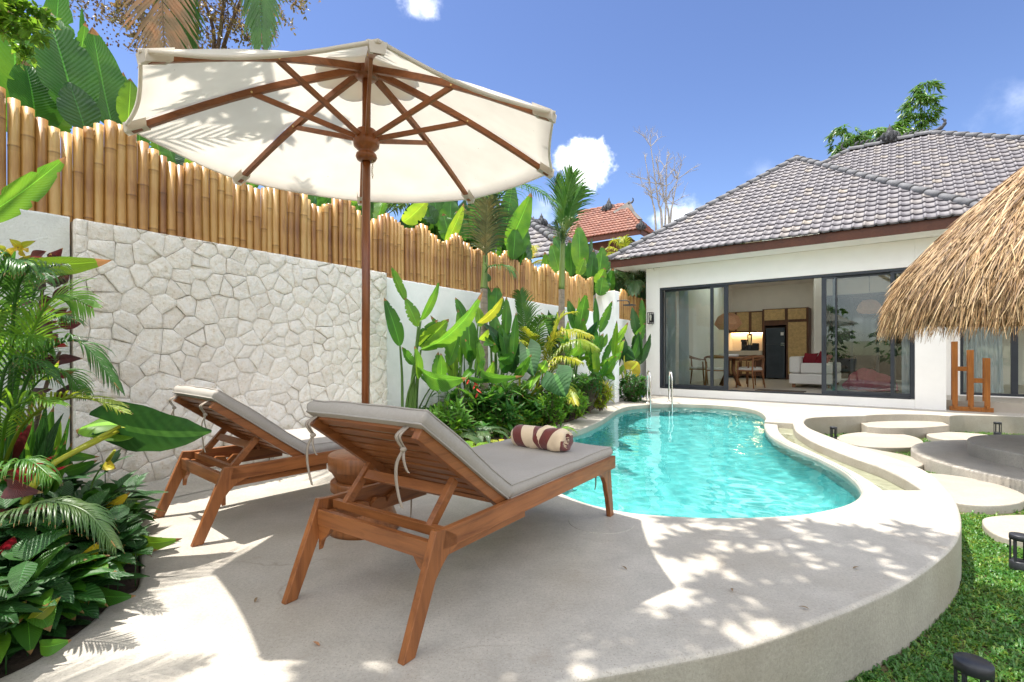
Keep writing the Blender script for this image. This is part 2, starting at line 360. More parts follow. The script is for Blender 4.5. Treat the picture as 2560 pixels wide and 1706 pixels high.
shell=b.build('pool_basin',M['pool'],fixn=False)
bm=bmesh.new(); bm.from_mesh(shell.data); bm.verts.ensure_lookup_table()
es=[bm.edges.get((bm.verts[rings[-1][i]],bm.verts[rings[-1][(i+1)%n]])) for i in range(n)]
bmesh.ops.triangle_fill(bm,use_beauty=True,edges=es,normal=(0,0,1)); bmesh.ops.recalc_face_normals(bm,faces=bm.faces); bmesh.ops.reverse_faces(bm,faces=bm.faces)
bm.to_mesh(shell.data); bm.free(); prop(shell,kind='structure')
def watermat(name,tint,rough=.0):
    m,nt,N,L=nodes(name); out=N.new('ShaderNodeOutputMaterial'); g=N.new('ShaderNodeBsdfGlass'); g.inputs['IOR'].default_value=1.33; g.inputs['Color'].default_value=(*tint,1); g.inputs['Roughness'].default_value=rough
    L.new(g.outputs[0],out.inputs[0]); return m
M['water']=watermat('pool_water',(.80,.985,.985))
def wave(x,y):
    h=0
    for k,(dx,dy,wl_,am) in enumerate(WAVES): h+=am*math.sin((x*dx+y*dy)*6.283/wl_+k*1.7)
    return h+.0012*noise.noise(V((x*3.1,y*3.1,.3)))+.0009*noise.noise(V((x*7,y*7,2.3)))
rw=random.Random(5); WAVES=[]
for k in range(16):
    a=rw.uniform(0,6.283) if k>5 else rw.gauss(.9,.5); w=rw.uniform(.11,.6); WAVES.append((math.cos(a),math.sin(a),w,.00042*(w/.4)**.6))
b=MB(); stp=.028; xs=[p.x for p in pool]; ys=[p.y for p in pool]; x0,x1,y0,y1=min(xs)-.05,max(xs)+.05,min(ys)-.05,max(ys)+.05
big=inset(pw,-.03); ids={}
nx=int((x1-x0)/stp); ny=int((y1-y0)/stp)
for j in range(ny+1):
    for i in range(nx+1):
        x=x0+i*stp; y=y0+j*stp
        if inside((x,y),big): ids[i,j]=b.vert((x,y,-.075+wave(x,y)))
for (i,j),a in ids.items():
    q=[ids.get(k) for k in((i,j),(i+1,j),(i+1,j+1),(i,j+1))]
    if None not in q: b.face(q,None,True)
water=b.build('pool_water',M['water'],fixn=False); prop(water,kind='structure'); water.cycles.is_caustics_caster=True; shell.cycles.is_caustics_receiver=True
M['rillwater']=watermat('rill_water',(.96,1,.97))
b=MB(); 
rl=dedupe([V((p.x,p.y,0)) for p in rill_l],.05); rr=dedupe([V((p.x,p.y,0)) for p in chan[::-1]],.05)
K=60
def samp(l,t):
    d=[0]
    for a,c in zip(l,l[1:]): d.append(d[-1]+(c-a).length)
    s=t*d[-1]
    for i in range(len(l)-1):
        if d[i+1]>=s: return l[i].lerp(l[i+1],(s-d[i])/max(1e-6,d[i+1]-d[i]))
    return l[-1].copy()
rows=[]
for k in range(K+1):
    a,c=samp(rl,k/K),samp(rr,k/K); rows.append([b.vert((*a.lerp(c,-.05+1.1*u/10).xy,-.088+.0012*noise.noise(V((k*.5,u*.6,0))))) for u in range(11)])
for k in range(K):
    for u in range(10): b.face((rows[k+1][u],rows[k+1][u+1],rows[k][u+1],rows[k][u]),None,True)
o=b.build('rill_water',M['rillwater'],fixn=False); prop(o,kind='structure'); o.cycles.is_caustics_caster=True; bpy.data.objects['rill_floor'].cycles.is_caustics_receiver=True
# pool ladder: two bent steel rails standing in the deck and the water
t=thing('pool_ladder','stainless steel ladder with two hooped handrails at the far end of the pool','pool ladder',gp(1620,1006))
o0=t.location
for (xd,yd),(xw,yw),top in(((1618.5,1007),(1631,1014),(1612,928)),((1673,1005.5),(1688,1014),(1668,928))):
    d=gp(xd,yd); w=gp(xw,yw); w=d+(w-d).normalized()*.33
    ax=(w-d); hz=1-(top[1]-EYE)/FP*(d.y)
    p=[d,d+V((0,0,hz*.35))-ax*.07,d+V((0,0,hz*.62))-ax*.05]
    for k in range(1,12):
        a=PI-k*PI/12; p.append(d+ax*(.46+.5*math.cos(a)*1.02)+V((0,0,hz*.70+hz*.30*math.sin(a))))
    p+=[d+ax*.97+V((0,0,hz*.5)),d+ax+V((0,0,0)),d+ax*1.02+V((0,0,-.75))]
    p=[q-o0 for q in spline(p,3,closed=False)]
    bb=MB(); bb.tube(p,.0165,12); r_=bb.build('handrail',M['steel'],t)
    bb=MB(); bb.lathe([(.0,.012),(.036,.012),(.042,.002),(.042,0)],20,d-o0,cap=False); bb.build('base_flange',M['steel'],r_)
dl=gp(1618.5,1007); dr=gp(1673,1005.5); axl=(gp(1631,1014)-gp(1618.5,1007)).normalized()*.34
for z in(-.2,-.45,-.7):
    bb=MB(); bb.beam(dl+axl+V((0,0,z))-o0,dr+axl+V((0,0,z))-o0,.07,.02); bb.build('tread',M['steel'],t)

# ---------------------------------------------------------------- lawn side: pads, platform, bollards
LZ=-.285
def pad(pts,z,label,name='stepping_stone',h=.10):
    l=spline(G(pts,z),6); o=slab(name,l,[],z,z-h-.12,M['pad'],r=.012); return prop(o,label,'stepping stone','round concrete stepping stones in the lawn')
pad([(2092,1094),(2120,1084),(2180,1079.5),(2240,1083),(2290,1093),(2309,1106),(2295,1116),(2240,1119),(2180,1117),(2125,1109)],-.22,'large round cream stepping stone in front of the curved low step')
pad([(2316,1086),(2345,1080),(2400,1081),(2460,1086),(2490,1091),(2460,1098),(2390,1101),(2340,1096)],-.22,'thin cream stepping stone half hidden beside the two grey round tiers')
pad([(2150,1118),(2200,1126),(2260,1137),(2298,1149),(2309,1158),(2295,1166),(2240,1160),(2180,1145),(2130,1128)],-.22,'small cream stepping stone tucked against the outer rim of the rill')
pad([(2290,1184),(2340,1184),(2420,1194),(2500,1212),(2550,1230),(2568,1244),(2550,1256),(2500,1263),(2430,1262),(2370,1250),(2310,1215)],-.22,'longest cream stepping stone beside the rounded corner of the pool deck')
pad([(2455,1300),(2470,1292),(2520,1287.5),(2600,1288),(2680,1300),(2690,1330),(2640,1350),(2560,1353),(2500,1340),(2465,1320)],-.235,'cream stepping stone behind the tall black bollard light')
t=thing('round_platform','two tiered round concrete platform of grey steps under the thatch','platform',(6.0,5.0,LZ))
def disc(name,cx,cy,r,z1,z0,parent=None):
    l=[V((cx+r*math.cos(k*2*PI/96),cy+r*math.sin(k*2*PI/96),0)) for k in range(96)]
    return slab(name,l,[],z1,z0,M['concrete'],r=.02,parent=parent)
o=disc('lower_tier',0,0,1.52,.145,-.1,t); o=disc('upper_tier',.05,.05,1.02,.29,.1,t)
# bollard lights
def bollard(loc,label,h=.21,r=.048,first=[]):
    if first: return dup(first[0],loc,label=label)
    t=thing('bollard_light',label,'bollard light',loc,group='black slotted bollard lights in the lawn'); first.append(t)
    b=MB(); b.lathe([(0,h),(r*.93,h),(r,h-.004),(r,h-.03),(r*.93,h-.032),(0,h-.032)],36,cap=False); b.build('cap',M['black'],t)
    b=MB(); b.lathe([(0,.055),(r*.93,.055),(r,.05),(r,-.06),(0,-.06)],36,cap=False); b.build('base',M['black'],t)
    for k in range(6):
        a=k*PI/3+.3; b=MB(); b.beam((r*.86*math.cos(a),r*.86*math.sin(a),.05),(r*.86*math.cos(a),r*.86*math.sin(a),h-.03),.010,.009,(math.cos(a),math.sin(a),0)); b.build('column',M['black'],t)
    return t
bollard(gp(2550,1425,LZ)+V((0.0,0,0)),'black slotted bollard light standing in front of a cream stepping stone')
q=at(2434,1652,1.52); bollard(V((q.x,q.y,q.z-.21)),'black slotted bollard light nearest the camera in the grass by the deck')
bollard(gp(2494,1089,LZ),'small black bollard light against the bowl wall beside the round tiers')
bollard(gp(2084,1103,LZ),'small black bollard light in the grass at the left rim of the bowl')
# ================================================================ garden wall, stone cladding, bamboo
RW=random.Random(11)
WT=1.88
def stonemat():
    m,nt,N,L=nodes('limestone'); out=N.new('ShaderNodeOutputMaterial'); p=N.new('ShaderNodeBsdfPrincipled'); tc=N.new('ShaderNodeTexCoord'); at_=N.new('ShaderNodeVertexColor'); at_.layer_name='tone'
    n1=N.new('ShaderNodeTexNoise'); n1.inputs['Scale'].default_value=24; n1.inputs['Detail'].default_value=9; n1.inputs['Roughness'].default_value=.68; L.new(tc.outputs['Object'],n1.inputs[0])
    r=ramp(N,[(.30,(.72,.63,.52)),(.42,(.95,.90,.82)),(.60,(.98,.955,.91))]); L.new(n1.outputs[0],r.inputs[0])
    r2=ramp(N,[(0,(.88,.84,.80)),(.5,(.98,.97,.96)),(1,(1.06,1.05,1.04))]); L.new(at_.outputs[0],r2.inputs[0])
    mx=N.new('ShaderNodeMix'); mx.data_type='RGBA'; mx.blend_type='MULTIPLY'; mx.inputs[0].default_value=1; L.new(r.outputs[0],mx.inputs[6]); L.new(r2.outputs[0],mx.inputs[7])
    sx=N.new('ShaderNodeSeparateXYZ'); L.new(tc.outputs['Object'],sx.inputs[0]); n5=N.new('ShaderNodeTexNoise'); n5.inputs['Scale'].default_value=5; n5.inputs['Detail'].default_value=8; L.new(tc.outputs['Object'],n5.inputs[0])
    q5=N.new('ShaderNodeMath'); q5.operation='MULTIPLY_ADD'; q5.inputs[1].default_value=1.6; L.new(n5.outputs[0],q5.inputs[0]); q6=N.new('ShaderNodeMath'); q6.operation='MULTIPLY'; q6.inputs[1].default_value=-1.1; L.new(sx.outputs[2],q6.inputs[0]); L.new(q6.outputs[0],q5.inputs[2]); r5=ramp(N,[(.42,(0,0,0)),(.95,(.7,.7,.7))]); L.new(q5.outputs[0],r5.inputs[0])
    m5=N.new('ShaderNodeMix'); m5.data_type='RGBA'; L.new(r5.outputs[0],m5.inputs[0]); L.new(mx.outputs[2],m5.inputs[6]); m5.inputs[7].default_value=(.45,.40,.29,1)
    L.new(m5.outputs[2],p.inputs['Base Color']); p.inputs['Roughness'].default_value=.9; p.inputs['Specular IOR Level'].default_value=.2
    n2=N.new('ShaderNodeTexNoise'); n2.inputs['Scale'].default_value=30; n2.inputs['Detail'].default_value=9; n2.inputs['Roughness'].default_value=.7; L.new(tc.outputs['Object'],n2.inputs[0])
    b=N.new('ShaderNodeBump'); b.inputs['Distance'].default_value=.024; b.inputs['Strength'].default_value=1; L.new(n2.outputs[0],b.inputs['Height']); L.new(b.outputs[0],p.inputs['Normal']); L.new(p.outputs[0],out.inputs[0]); return m
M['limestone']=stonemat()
M['joint']=mat('dark_joint',(.50,.43,.35),rough=.95,var=.3,scale=20)
SL=2.64
t=thing('stone_wall','wall panel of interlocking cream limestone blocks behind the loungers','stone wall',W0)
sites=[]; gx=.138; gy=.122; r_=0; z=-.1
while z<WT+.15:
    s=-.1+(gx/2 if r_%2 else 0)
    while s<SL+.2:
        sites.append((s+RW.uniform(-.064,.064),z+RW.uniform(-.058,.058)) if RW.random()<.95 else (s+.04,z+99)); s+=gx*RW.uniform(.85,1.15)
    z+=gy; r_+=1
def clip(poly,px,py,nx,ny):
    out=[]
    for i in range(len(poly)):
        a,c=poly[i-1],poly[i]; da=(a[0]-px)*nx+(a[1]-py)*ny; dc=(c[0]-px)*nx+(c[1]-py)*ny
        if (da<=0)!=(dc<=0):
            k=da/(da-dc); out.append((a[0]+(c[0]-a[0])*k,a[1]+(c[1]-a[1])*k))
        if dc<=0: out.append(c)
    return out
b=MB()
sites=[q for q in sites if q[1]<9]
for i,(sx,sz) in enumerate(sites):
    poly=[(max(sx-.3,0),max(sz-.3,-.04)),(min(sx+.3,SL),max(sz-.3,-.04)),(min(sx+.3,SL),min(sz+.3,WT)),(max(sx-.3,0),min(sz+.3,WT))]
    if poly[0][0]>=poly[1][0] or poly[0][1]>=poly[2][1]: continue
    gap=RW.choice((.0004,.0008,.0015,.0025))
    for j,(ox,oz) in enumerate(sites):
        if i==j or abs(ox-sx)>.5 or abs(oz-sz)>.5: continue
        d=math.hypot(ox-sx,oz-sz); nx,ny=(ox-sx)/d,(oz-sz)/d
        poly=clip(poly,(sx+ox)/2-nx*gap,(sz+oz)/2-ny*gap,nx,ny)
        if len(poly)<3: break
    if len(poly)<3: continue
    cx=sum(p[0] for p in poly)/len(poly); cz=sum(p[1] for p in poly)/len(poly); tone=RW.uniform(.25,.85)
    ta,tb,th=RW.uniform(-.09,.09),RW.uniform(-.09,.09),RW.uniform(.0,.006)
    # outline with extra points and a hewn face in two rings
    ol=[]
    for k in range(len(poly)):
        a,c=poly[k],poly[(k+1)%len(poly)]; nn=max(1,int(math.hypot(c[0]-a[0],c[1]-a[1])/.035))
        for q in range(nn): ol.append((a[0]+(c[0]-a[0])*q/nn,a[1]+(c[1]-a[1])*q/nn))
    def P(x,zz,d): return WD*x+WN*d+V((0,0,zz))
    def depth(x,zz,f): return .034+th+ta*(x-cx)*f+tb*(zz-cz)*f+.010*noise.noise(V((x*11,zz*11,i*.37)))+.006*noise.noise(V((x*34,zz*34,i*.7)))
    n=len(ol); R0=[b.vert(P(x,zz,-.01)) for x,zz in ol]
    rings=[R0]
    for f,dd in((1,-.0022),(.975,.0),(.62,.001),(.3,.002)):
        rings.append([b.vert(P(cx+(x-cx)*f,cz+(zz-cz)*f,depth(cx+(x-cx)*f,cz+(zz-cz)*f,1)+dd)) for x,zz in ol])
    cc=b.vert(P(cx,cz,depth(cx,cz,1)+.006))
    for k,(A,B) in enumerate(zip(rings,rings[1:])):
        for q in range(n): b.face((A[q],A[(q+1)%n],B[(q+1)%n],B[q]),None,k>1,tone)
    for q in range(n): b.face((rings[-1][q],rings[-1][(q+1)%n],cc),None,True,tone)
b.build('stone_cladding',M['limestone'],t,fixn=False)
b=MB(); b.box(WD*(SL/2)+WN*(-.07)+V((0,0,(WT-.006)/2-.15)),(SL-.01,.14,WT-.006+.3),Matrix((WD,WN*-1,V((0,0,1)))).transposed()); b.build('core',M['joint'],t)
def wallrun(name,s0,s1,off,th,z1,m,label,top=.006):
    t=thing(name,label,'garden wall',wl(s0)); b=MB(); n=max(4,int((s1-s0)/.05)); A=[]
    for k in range(n+1):
        s=(s1-s0)*k/n; h=z1+top*noise.noise(V((s*7,s0,0)))+top*.5*noise.noise(V((s*23,s0,3)))
        A.append([b.vert(WD*s+WN*o+V((0,0,zz))) for o,zz in((off,-.4),(off,h-.012),(off-.008,h),(off-th,h),(off-th,-.4))])
    for k in range(n):
        for q in range(4): b.face((A[k][q],A[k+1][q],A[k+1][q+1],A[k][q+1]))
    b.face(A[0]); b.face(A[-1][::-1]); b.build('render_coat',m,t); return t
wallrun('garden_wall',-9.5,-.008,-.05,.16,WT+.02,M['plaster_rough'],'rough grey white garden wall left of the stone panel behind the palms')
wallrun('garden_wall',SL+.008,8.30,-.045,.16,WT-.03,M['plaster'],'long smooth white garden wall behind the heliconias and palm trunks')
wallrun('garden_wall',8.62,11.9,-.045,.16,WT-.09,M['plaster'],'white garden wall behind the shower at the house corner')
b=MB(); pc=wl(8.46,.15); b.box((0,0,1.135),(.24,.42,2.27+.0),Matrix((WD,WN,V((0,0,1)))).transposed())
bm=bmesh.new(); 
o=b.build('wall_pillar',M['plaster'],loc=pc,bevel=.012); prop(o,'tall white wall pier carrying the shower at the end of the bamboo fence','pillar')
# cove at the foot of the stone wall
b=MB(); pr=[(.34,.004),(.22,.008),(.13,.022),(.07,.05),(.055,.075),(.0,.075)]
rows=[[b.vert(wl(-.35+k*.06,o,z)) for o,z in pr] for k in range(52)]
for r1,r2 in zip(rows,rows[1:]):
    for q in range(len(pr)-1): b.face((r1[q],r1[q+1],r2[q+1],r2[q]),None,True)
prop(b.build('concrete_skirting',M['concrete']),kind='structure')
# rain shower
t=thing('rain_shower','dark rain shower head on a bent arm fixed to the white pier','shower',wl(8.46,.36))
b=MB(); za=house=0
z=1-(752-EYE)/FP*10.0
b.tube([(0,0,z),WN*.10+V((0,0,z)),WN*.20+V((0,0,z+.0)),WN*.25+V((0,0,z-.03)),WN*.26+V((0,0,z-.09))],.011,10); b.build('arm',M['black'],t)
b=MB(); b.box(WN*.26+V((0,0,z-.10)),(.2,.2,.02),Matrix((WD,WN,V((0,0,1)))).transposed()); b.build('shower_head',M['black'],t,bevel=.004)
# ---------------------------------------------------------------- bamboo
def bamboomat():
    m,nt,N,L=nodes('bamboo_pole'); out=N.new('ShaderNodeOutputMaterial'); p=N.new('ShaderNodeBsdfPrincipled'); tc=N.new('ShaderNodeTexCoord'); oi=N.new('ShaderNodeObjectInfo'); vc=N.new('ShaderNodeVertexColor'); vc.layer_name='tone'
    mp=N.new('ShaderNodeMapping'); mp.inputs['Scale'].default_value=(30,30,2.2); L.new(tc.outputs['Object'],mp.inputs[0])
    n1=N.new('ShaderNodeTexNoise'); n1.inputs['Scale'].default_value=1.6; n1.inputs['Detail'].default_value=7; n1.inputs['Roughness'].default_value=.62; L.new(mp.outputs[0],n1.inputs[0])
    n2=N.new('ShaderNodeTexNoise'); n2.inputs['Scale'].default_value=3.2; n2.inputs['Detail'].default_value=4; L.new(tc.outputs['Object'],n2.inputs[0])
    a=N.new('ShaderNodeMath'); a.operation='MULTIPLY_ADD'; a.inputs[1].default_value=.5; L.new(n2.outputs[0],a.inputs[0])
    a2=N.new('ShaderNodeMath'); a2.operation='MULTIPLY_ADD'; a2.inputs[1].default_value=.34; L.new(oi.outputs['Random'],a2.inputs[0]); 
    a3=N.new('ShaderNodeMath'); a3.operation='MULTIPLY'; a3.inputs[1].default_value=.5; L.new(n1.outputs[0],a3.inputs[0]); L.new(a3.outputs[0],a.inputs[2]); L.new(a.outputs[0],a2.inputs[2])
    r=ramp(N,[(.40,(.15,.056,.013)),(.56,(.30,.138,.034)),(.74,(.45,.245,.066)),(.93,(.55,.36,.13)),(1.0,(.44,.37,.24))]); L.new(a2.outputs[0],r.inputs[0])
    r2=ramp(N,[(0,(.35,.27,.2)),(.5,(1,1,1)),(1,(1.25,1.22,1.1))]); L.new(vc.outputs[0],r2.inputs[0])
    mx=N.new('ShaderNodeMix'); mx.data_type='RGBA'; mx.blend_type='MULTIPLY'; mx.inputs[0].default_value=1; L.new(r.outputs[0],mx.inputs[6]); L.new(r2.outputs[0],mx.inputs[7])
    L.new(mx.outputs[2],p.inputs['Base Color']); p.inputs['Roughness'].default_value=.36; p.inputs['Specular IOR Level'].default_value=.55
    b=N.new('ShaderNodeBump'); b.inputs['Distance'].default_value=.0012; b.inputs['Strength'].default_value=.6; L.new(n1.outputs[0],b.inputs['Height']); L.new(b.outputs[0],p.inputs['Normal']); L.new(p.outputs[0],out.inputs[0]); return m
M['bamboo']=bamboomat()
def pole(parent,base,top,r,rng,into=None):
    b=MB(); h=top-base.z; zs=[]; z=rng.uniform(.05,.3); nodes_=[]
    while z<h-.02: nodes_.append(z); z+=rng.uniform(.30,.62)
    pr=[(0,1,.5)]; 
    for z in nodes_:
        for dz,k,c in((-.03,1,.5),(-.008,1.0,.42),(-.003,1.035,.34),(.003,1.035,.16),(.008,1.0,.35),(.03,.985,.62)):
            if 0<z+dz<h: pr.append((z+dz,k,c))
    pr.append((h,1,.5)); pr.sort()
    lx,ly=rng.gauss(0,.005),rng.gauss(0,.006); n=12; prev=None
    for z,k,c in pr:
        ring=[b.vert((lx*z/h+r*k*math.cos(q*2*PI/n),ly*z/h+r*k*math.sin(q*2*PI/n),z)) for q in range(n)]
        if prev:
            for q in range(n): b.face((prev[q],prev[(q+1)%n],ring[(q+1)%n],ring[q]),None,True,c)
        prev=ring
    inn=[b.vert((lx+r*.8*math.cos(q*2*PI/n),ly+r*.8*math.sin(q*2*PI/n),h)) for q in range(n)]; low=[b.vert((lx+r*.8*math.cos(q*2*PI/n),ly+r*.8*math.sin(q*2*PI/n),h-.035)) for q in range(n)]
    for q in range(n):
        b.face((prev[q],prev[(q+1)%n],inn[(q+1)%n],inn[q]),None,False,.9); b.face((inn[q],inn[(q+1)%n],low[(q+1)%n],low[q]),None,True,.4)
    b.face(low,None,False,.3)
    if into is not None:
        k0=len(into.v); off=base-parent.location; into.v+=[(p[0]+off.x,p[1]+off.y,p[2]+off.z) for p in b.v]; into.f+=[tuple(i+k0 for i in f) for f in b.f]; into.uv+=b.uv; into.sm+=b.sm; into.col+=b.col; into.usecol=True; return
    o=b.build('bamboo_pole',M['bamboo'],parent,loc=base-parent.location,fixn=False); return o
prof=[(-60,215),(5,200),(73,257),(173,323),(233,306),(297,294),(386,354),(461,412),(500,402),(540,398),(600,430),(655,467),(690,462),(735,455),(775,480),(815,517),(845,500),(880,482),(905,520),(925,540),(938,552),(963,541),(982.6,526),(1040,577),(1071,555),(1122,607),(1156,582),(1200,624),(1227,614),(1261,641),(1282,624),(1316,662),(1329,643),(1360,672),(1375,657),(1404,685),(1421,670),(1442,696),(1458.6,684),(1475.6,703),(1492.6,691)]
pz=[(wall_s(x),1-(y-EYE)/FP*wl(wall_s(x)).y) for x,y in prof]
pz.sort()
def topz(s,tab):
    if s<=tab[0][0]: return tab[0][1]
    for (a,za),(c,zc) in zip(tab,tab[1:]):
        if a<=s<=c: return za+(zc-za)*(s-a)/(c-a)
    return tab[-1][1]
t=thing('bamboo_fence','long fence of upright golden bamboo poles in a zigzag top above the wall','fence',wl(-.4,-.13,WT-.12))
s=-.42; k=0; far=MB()
while s<8.28:
    r=.0315+RW.uniform(-.0045,.0045); s+=r*1.0
    q=wl(s,-.115+RW.uniform(-.012,.012),WT-.16); hz_=topz(s,pz)+RW.uniform(-.012,.012)
    if k<100: pole(t,q,hz_,r,RW)
    else: pole(t,q,hz_,r,RW,far)
    s+=r+RW.choice((-.005,-.004,-.003,-.002,.003 if k<40 else -.002)); k+=1
prop(far.build('far_bamboo',M['bamboo'],t,fixn=False),kind='stuff')
NPOLES=k
t=thing('bamboo_fence','short shaded bamboo fence between the white pier and the house','fence',wl(8.5,-.13,WT-.2))
q=[(1535,713),(1543,719),(1556,745),(1566,722),(1575,728),(1583,745),(1590,735),(1600,742)]
pz2=[(wall_s(x),1-(y-EYE)/FP*wl(wall_s(x)).y) for x,y in q]
s=8.62
while s<11.75:
    r=.032+RW.uniform(-.004,.004); s+=r; pole(t,wl(s,-.115,WT-.25),topz(s,pz2)+RW.uniform(-.02,.02),r,RW); s+=r-.003
# ================================================================ loungers
M['teak']=[woodmat('teak_'+'xyz'[a],(.37,.135,.042),(.20,.062,.020),rough=.40,axis=a) for a in range(3)]
M['teak_old']=woodmat('teak_weathered',(.45,.30,.19),(.33,.20,.12),rough=.6,axis=0)
M['cushion']=mat('grey_canvas',(.45,.415,.375),rough=.85,var=.06,scale=90,bump=.0006,bscale=420,big=4,bigcol=(.42,.385,.345),spec=.15)
M['strap']=mat('strap',(.40,.34,.28),rough=.9,var=.1,scale=60,spec=.1)
LW,LH,LL=.703,.38,1.505
BA=.634; BP=.437; BLn=.60
def cushion(mb,L,W,T,rng,nx=26,ny=16,soft=.018,xf=None,dent=.009):
    """soft boxed cushion: x 0..L, y +-W/2, z 0..T, rounded rims and faint wrinkles"""
    def pt(u,v,top):
        x=L*u; y=W*(v-.5)
        ex=min(u*L,(1-u)*L); ey=min(v*W,(1-v)*W); e=min(ex,ey)
        k=min(1,e/.05); puff=soft*.45*math.sin(min(1,ex/.25)*PI/2)*math.sin(min(1,ey/.25)*PI/2)
        z=(T-soft*.25*(1-k)**2+puff) if top else (soft*.25*(1-k)**2)
        z+=(dent*noise.noise(V((x*5,y*5,rng)))+.0035*noise.noise(V((x*13,y*17,rng+4))))*(1 if top else .3)
        return (x,y,z)
    us=[0,.004,.012,.03]+[.03+.94*i/nx for i in range(1,nx)]+[.97,.988,.996,1]; vs=[0,.008,.025,.06]+[.06+.88*i/ny for i in range(1,ny)]+[.94,.975,.992,1]
    def put(p):
        return mb.vert(xf(p) if xf else p)
    T_=[[put(pt(u,v,True)) for v in vs] for u in us]; B_=[[put(pt(u,v,False)) for v in vs] for u in us]
    for A,fl in((T_,0),(B_,1)):
        for i in range(len(us)-1):
            for j in range(len(vs)-1):
                q=(A[i][j],A[i+1][j],A[i+1][j+1],A[i][j+1]); mb.face(q[::-1] if fl else q,None,True)
    # side walls with a bulging middle and piped seams
    loop=[(i,0) for i in range(len(us))]+[(len(us)-1,j) for j in range(1,len(vs))]+[(i,len(vs)-1) for i in range(len(us)-2,-1,-1)]+[(0,j) for j in range(len(vs)-2,0,-1)]
    prev=None; rows=[]
    for f in(0,.08,.25,.5,.75,.92,1):
        if f==0: rows.append([B_[i][j] for i,j in loop]); continue
        if f==1: rows.append([T_[i][j] for i,j in loop]); continue
        row=[]
        for i,j in loop:
            x,y,zb=pt(us[i],vs[j],False); zt=pt(us[i],vs[j],True)[2]
            bl=.012*math.sin(f*PI)**.7+.003*noise.noise(V((x*9,y*9,f*3+rng)))
            dx=(-bl if i==0 else bl if i==len(us)-1 else 0); dy=(-bl if j==0 else bl if j==len(vs)-1 else 0)
            if f in(.08,.92): dx*=.5; dy*=.5
            row.append(put((x+dx,y+dy,zb+(zt-zb)*f)))
        rows.append(row)
    n=len(loop)
    for a,c in zip(rows,rows[1:]):
        for k in range(n): mb.face((a[k],a[(k+1)%n],c[(k+1)%n],c[k]),None,True)
    # piping
    for A,dz in((T_,-.002),(B_,.002)):
        pts=[]
        for i,j in loop[::2]:
            p=pt(us[i],vs[j],A is T_); q=(p[0]+(-.003 if i==0 else .003 if i==len(us)-1 else 0),p[1]+(-.003 if j==0 else .003 if j==len(vs)-1 else 0),p[2]+dz); pts.append(xf(q) if xf else q)
        mb.tube(pts+[pts[0]],.0035,6,cap=False)
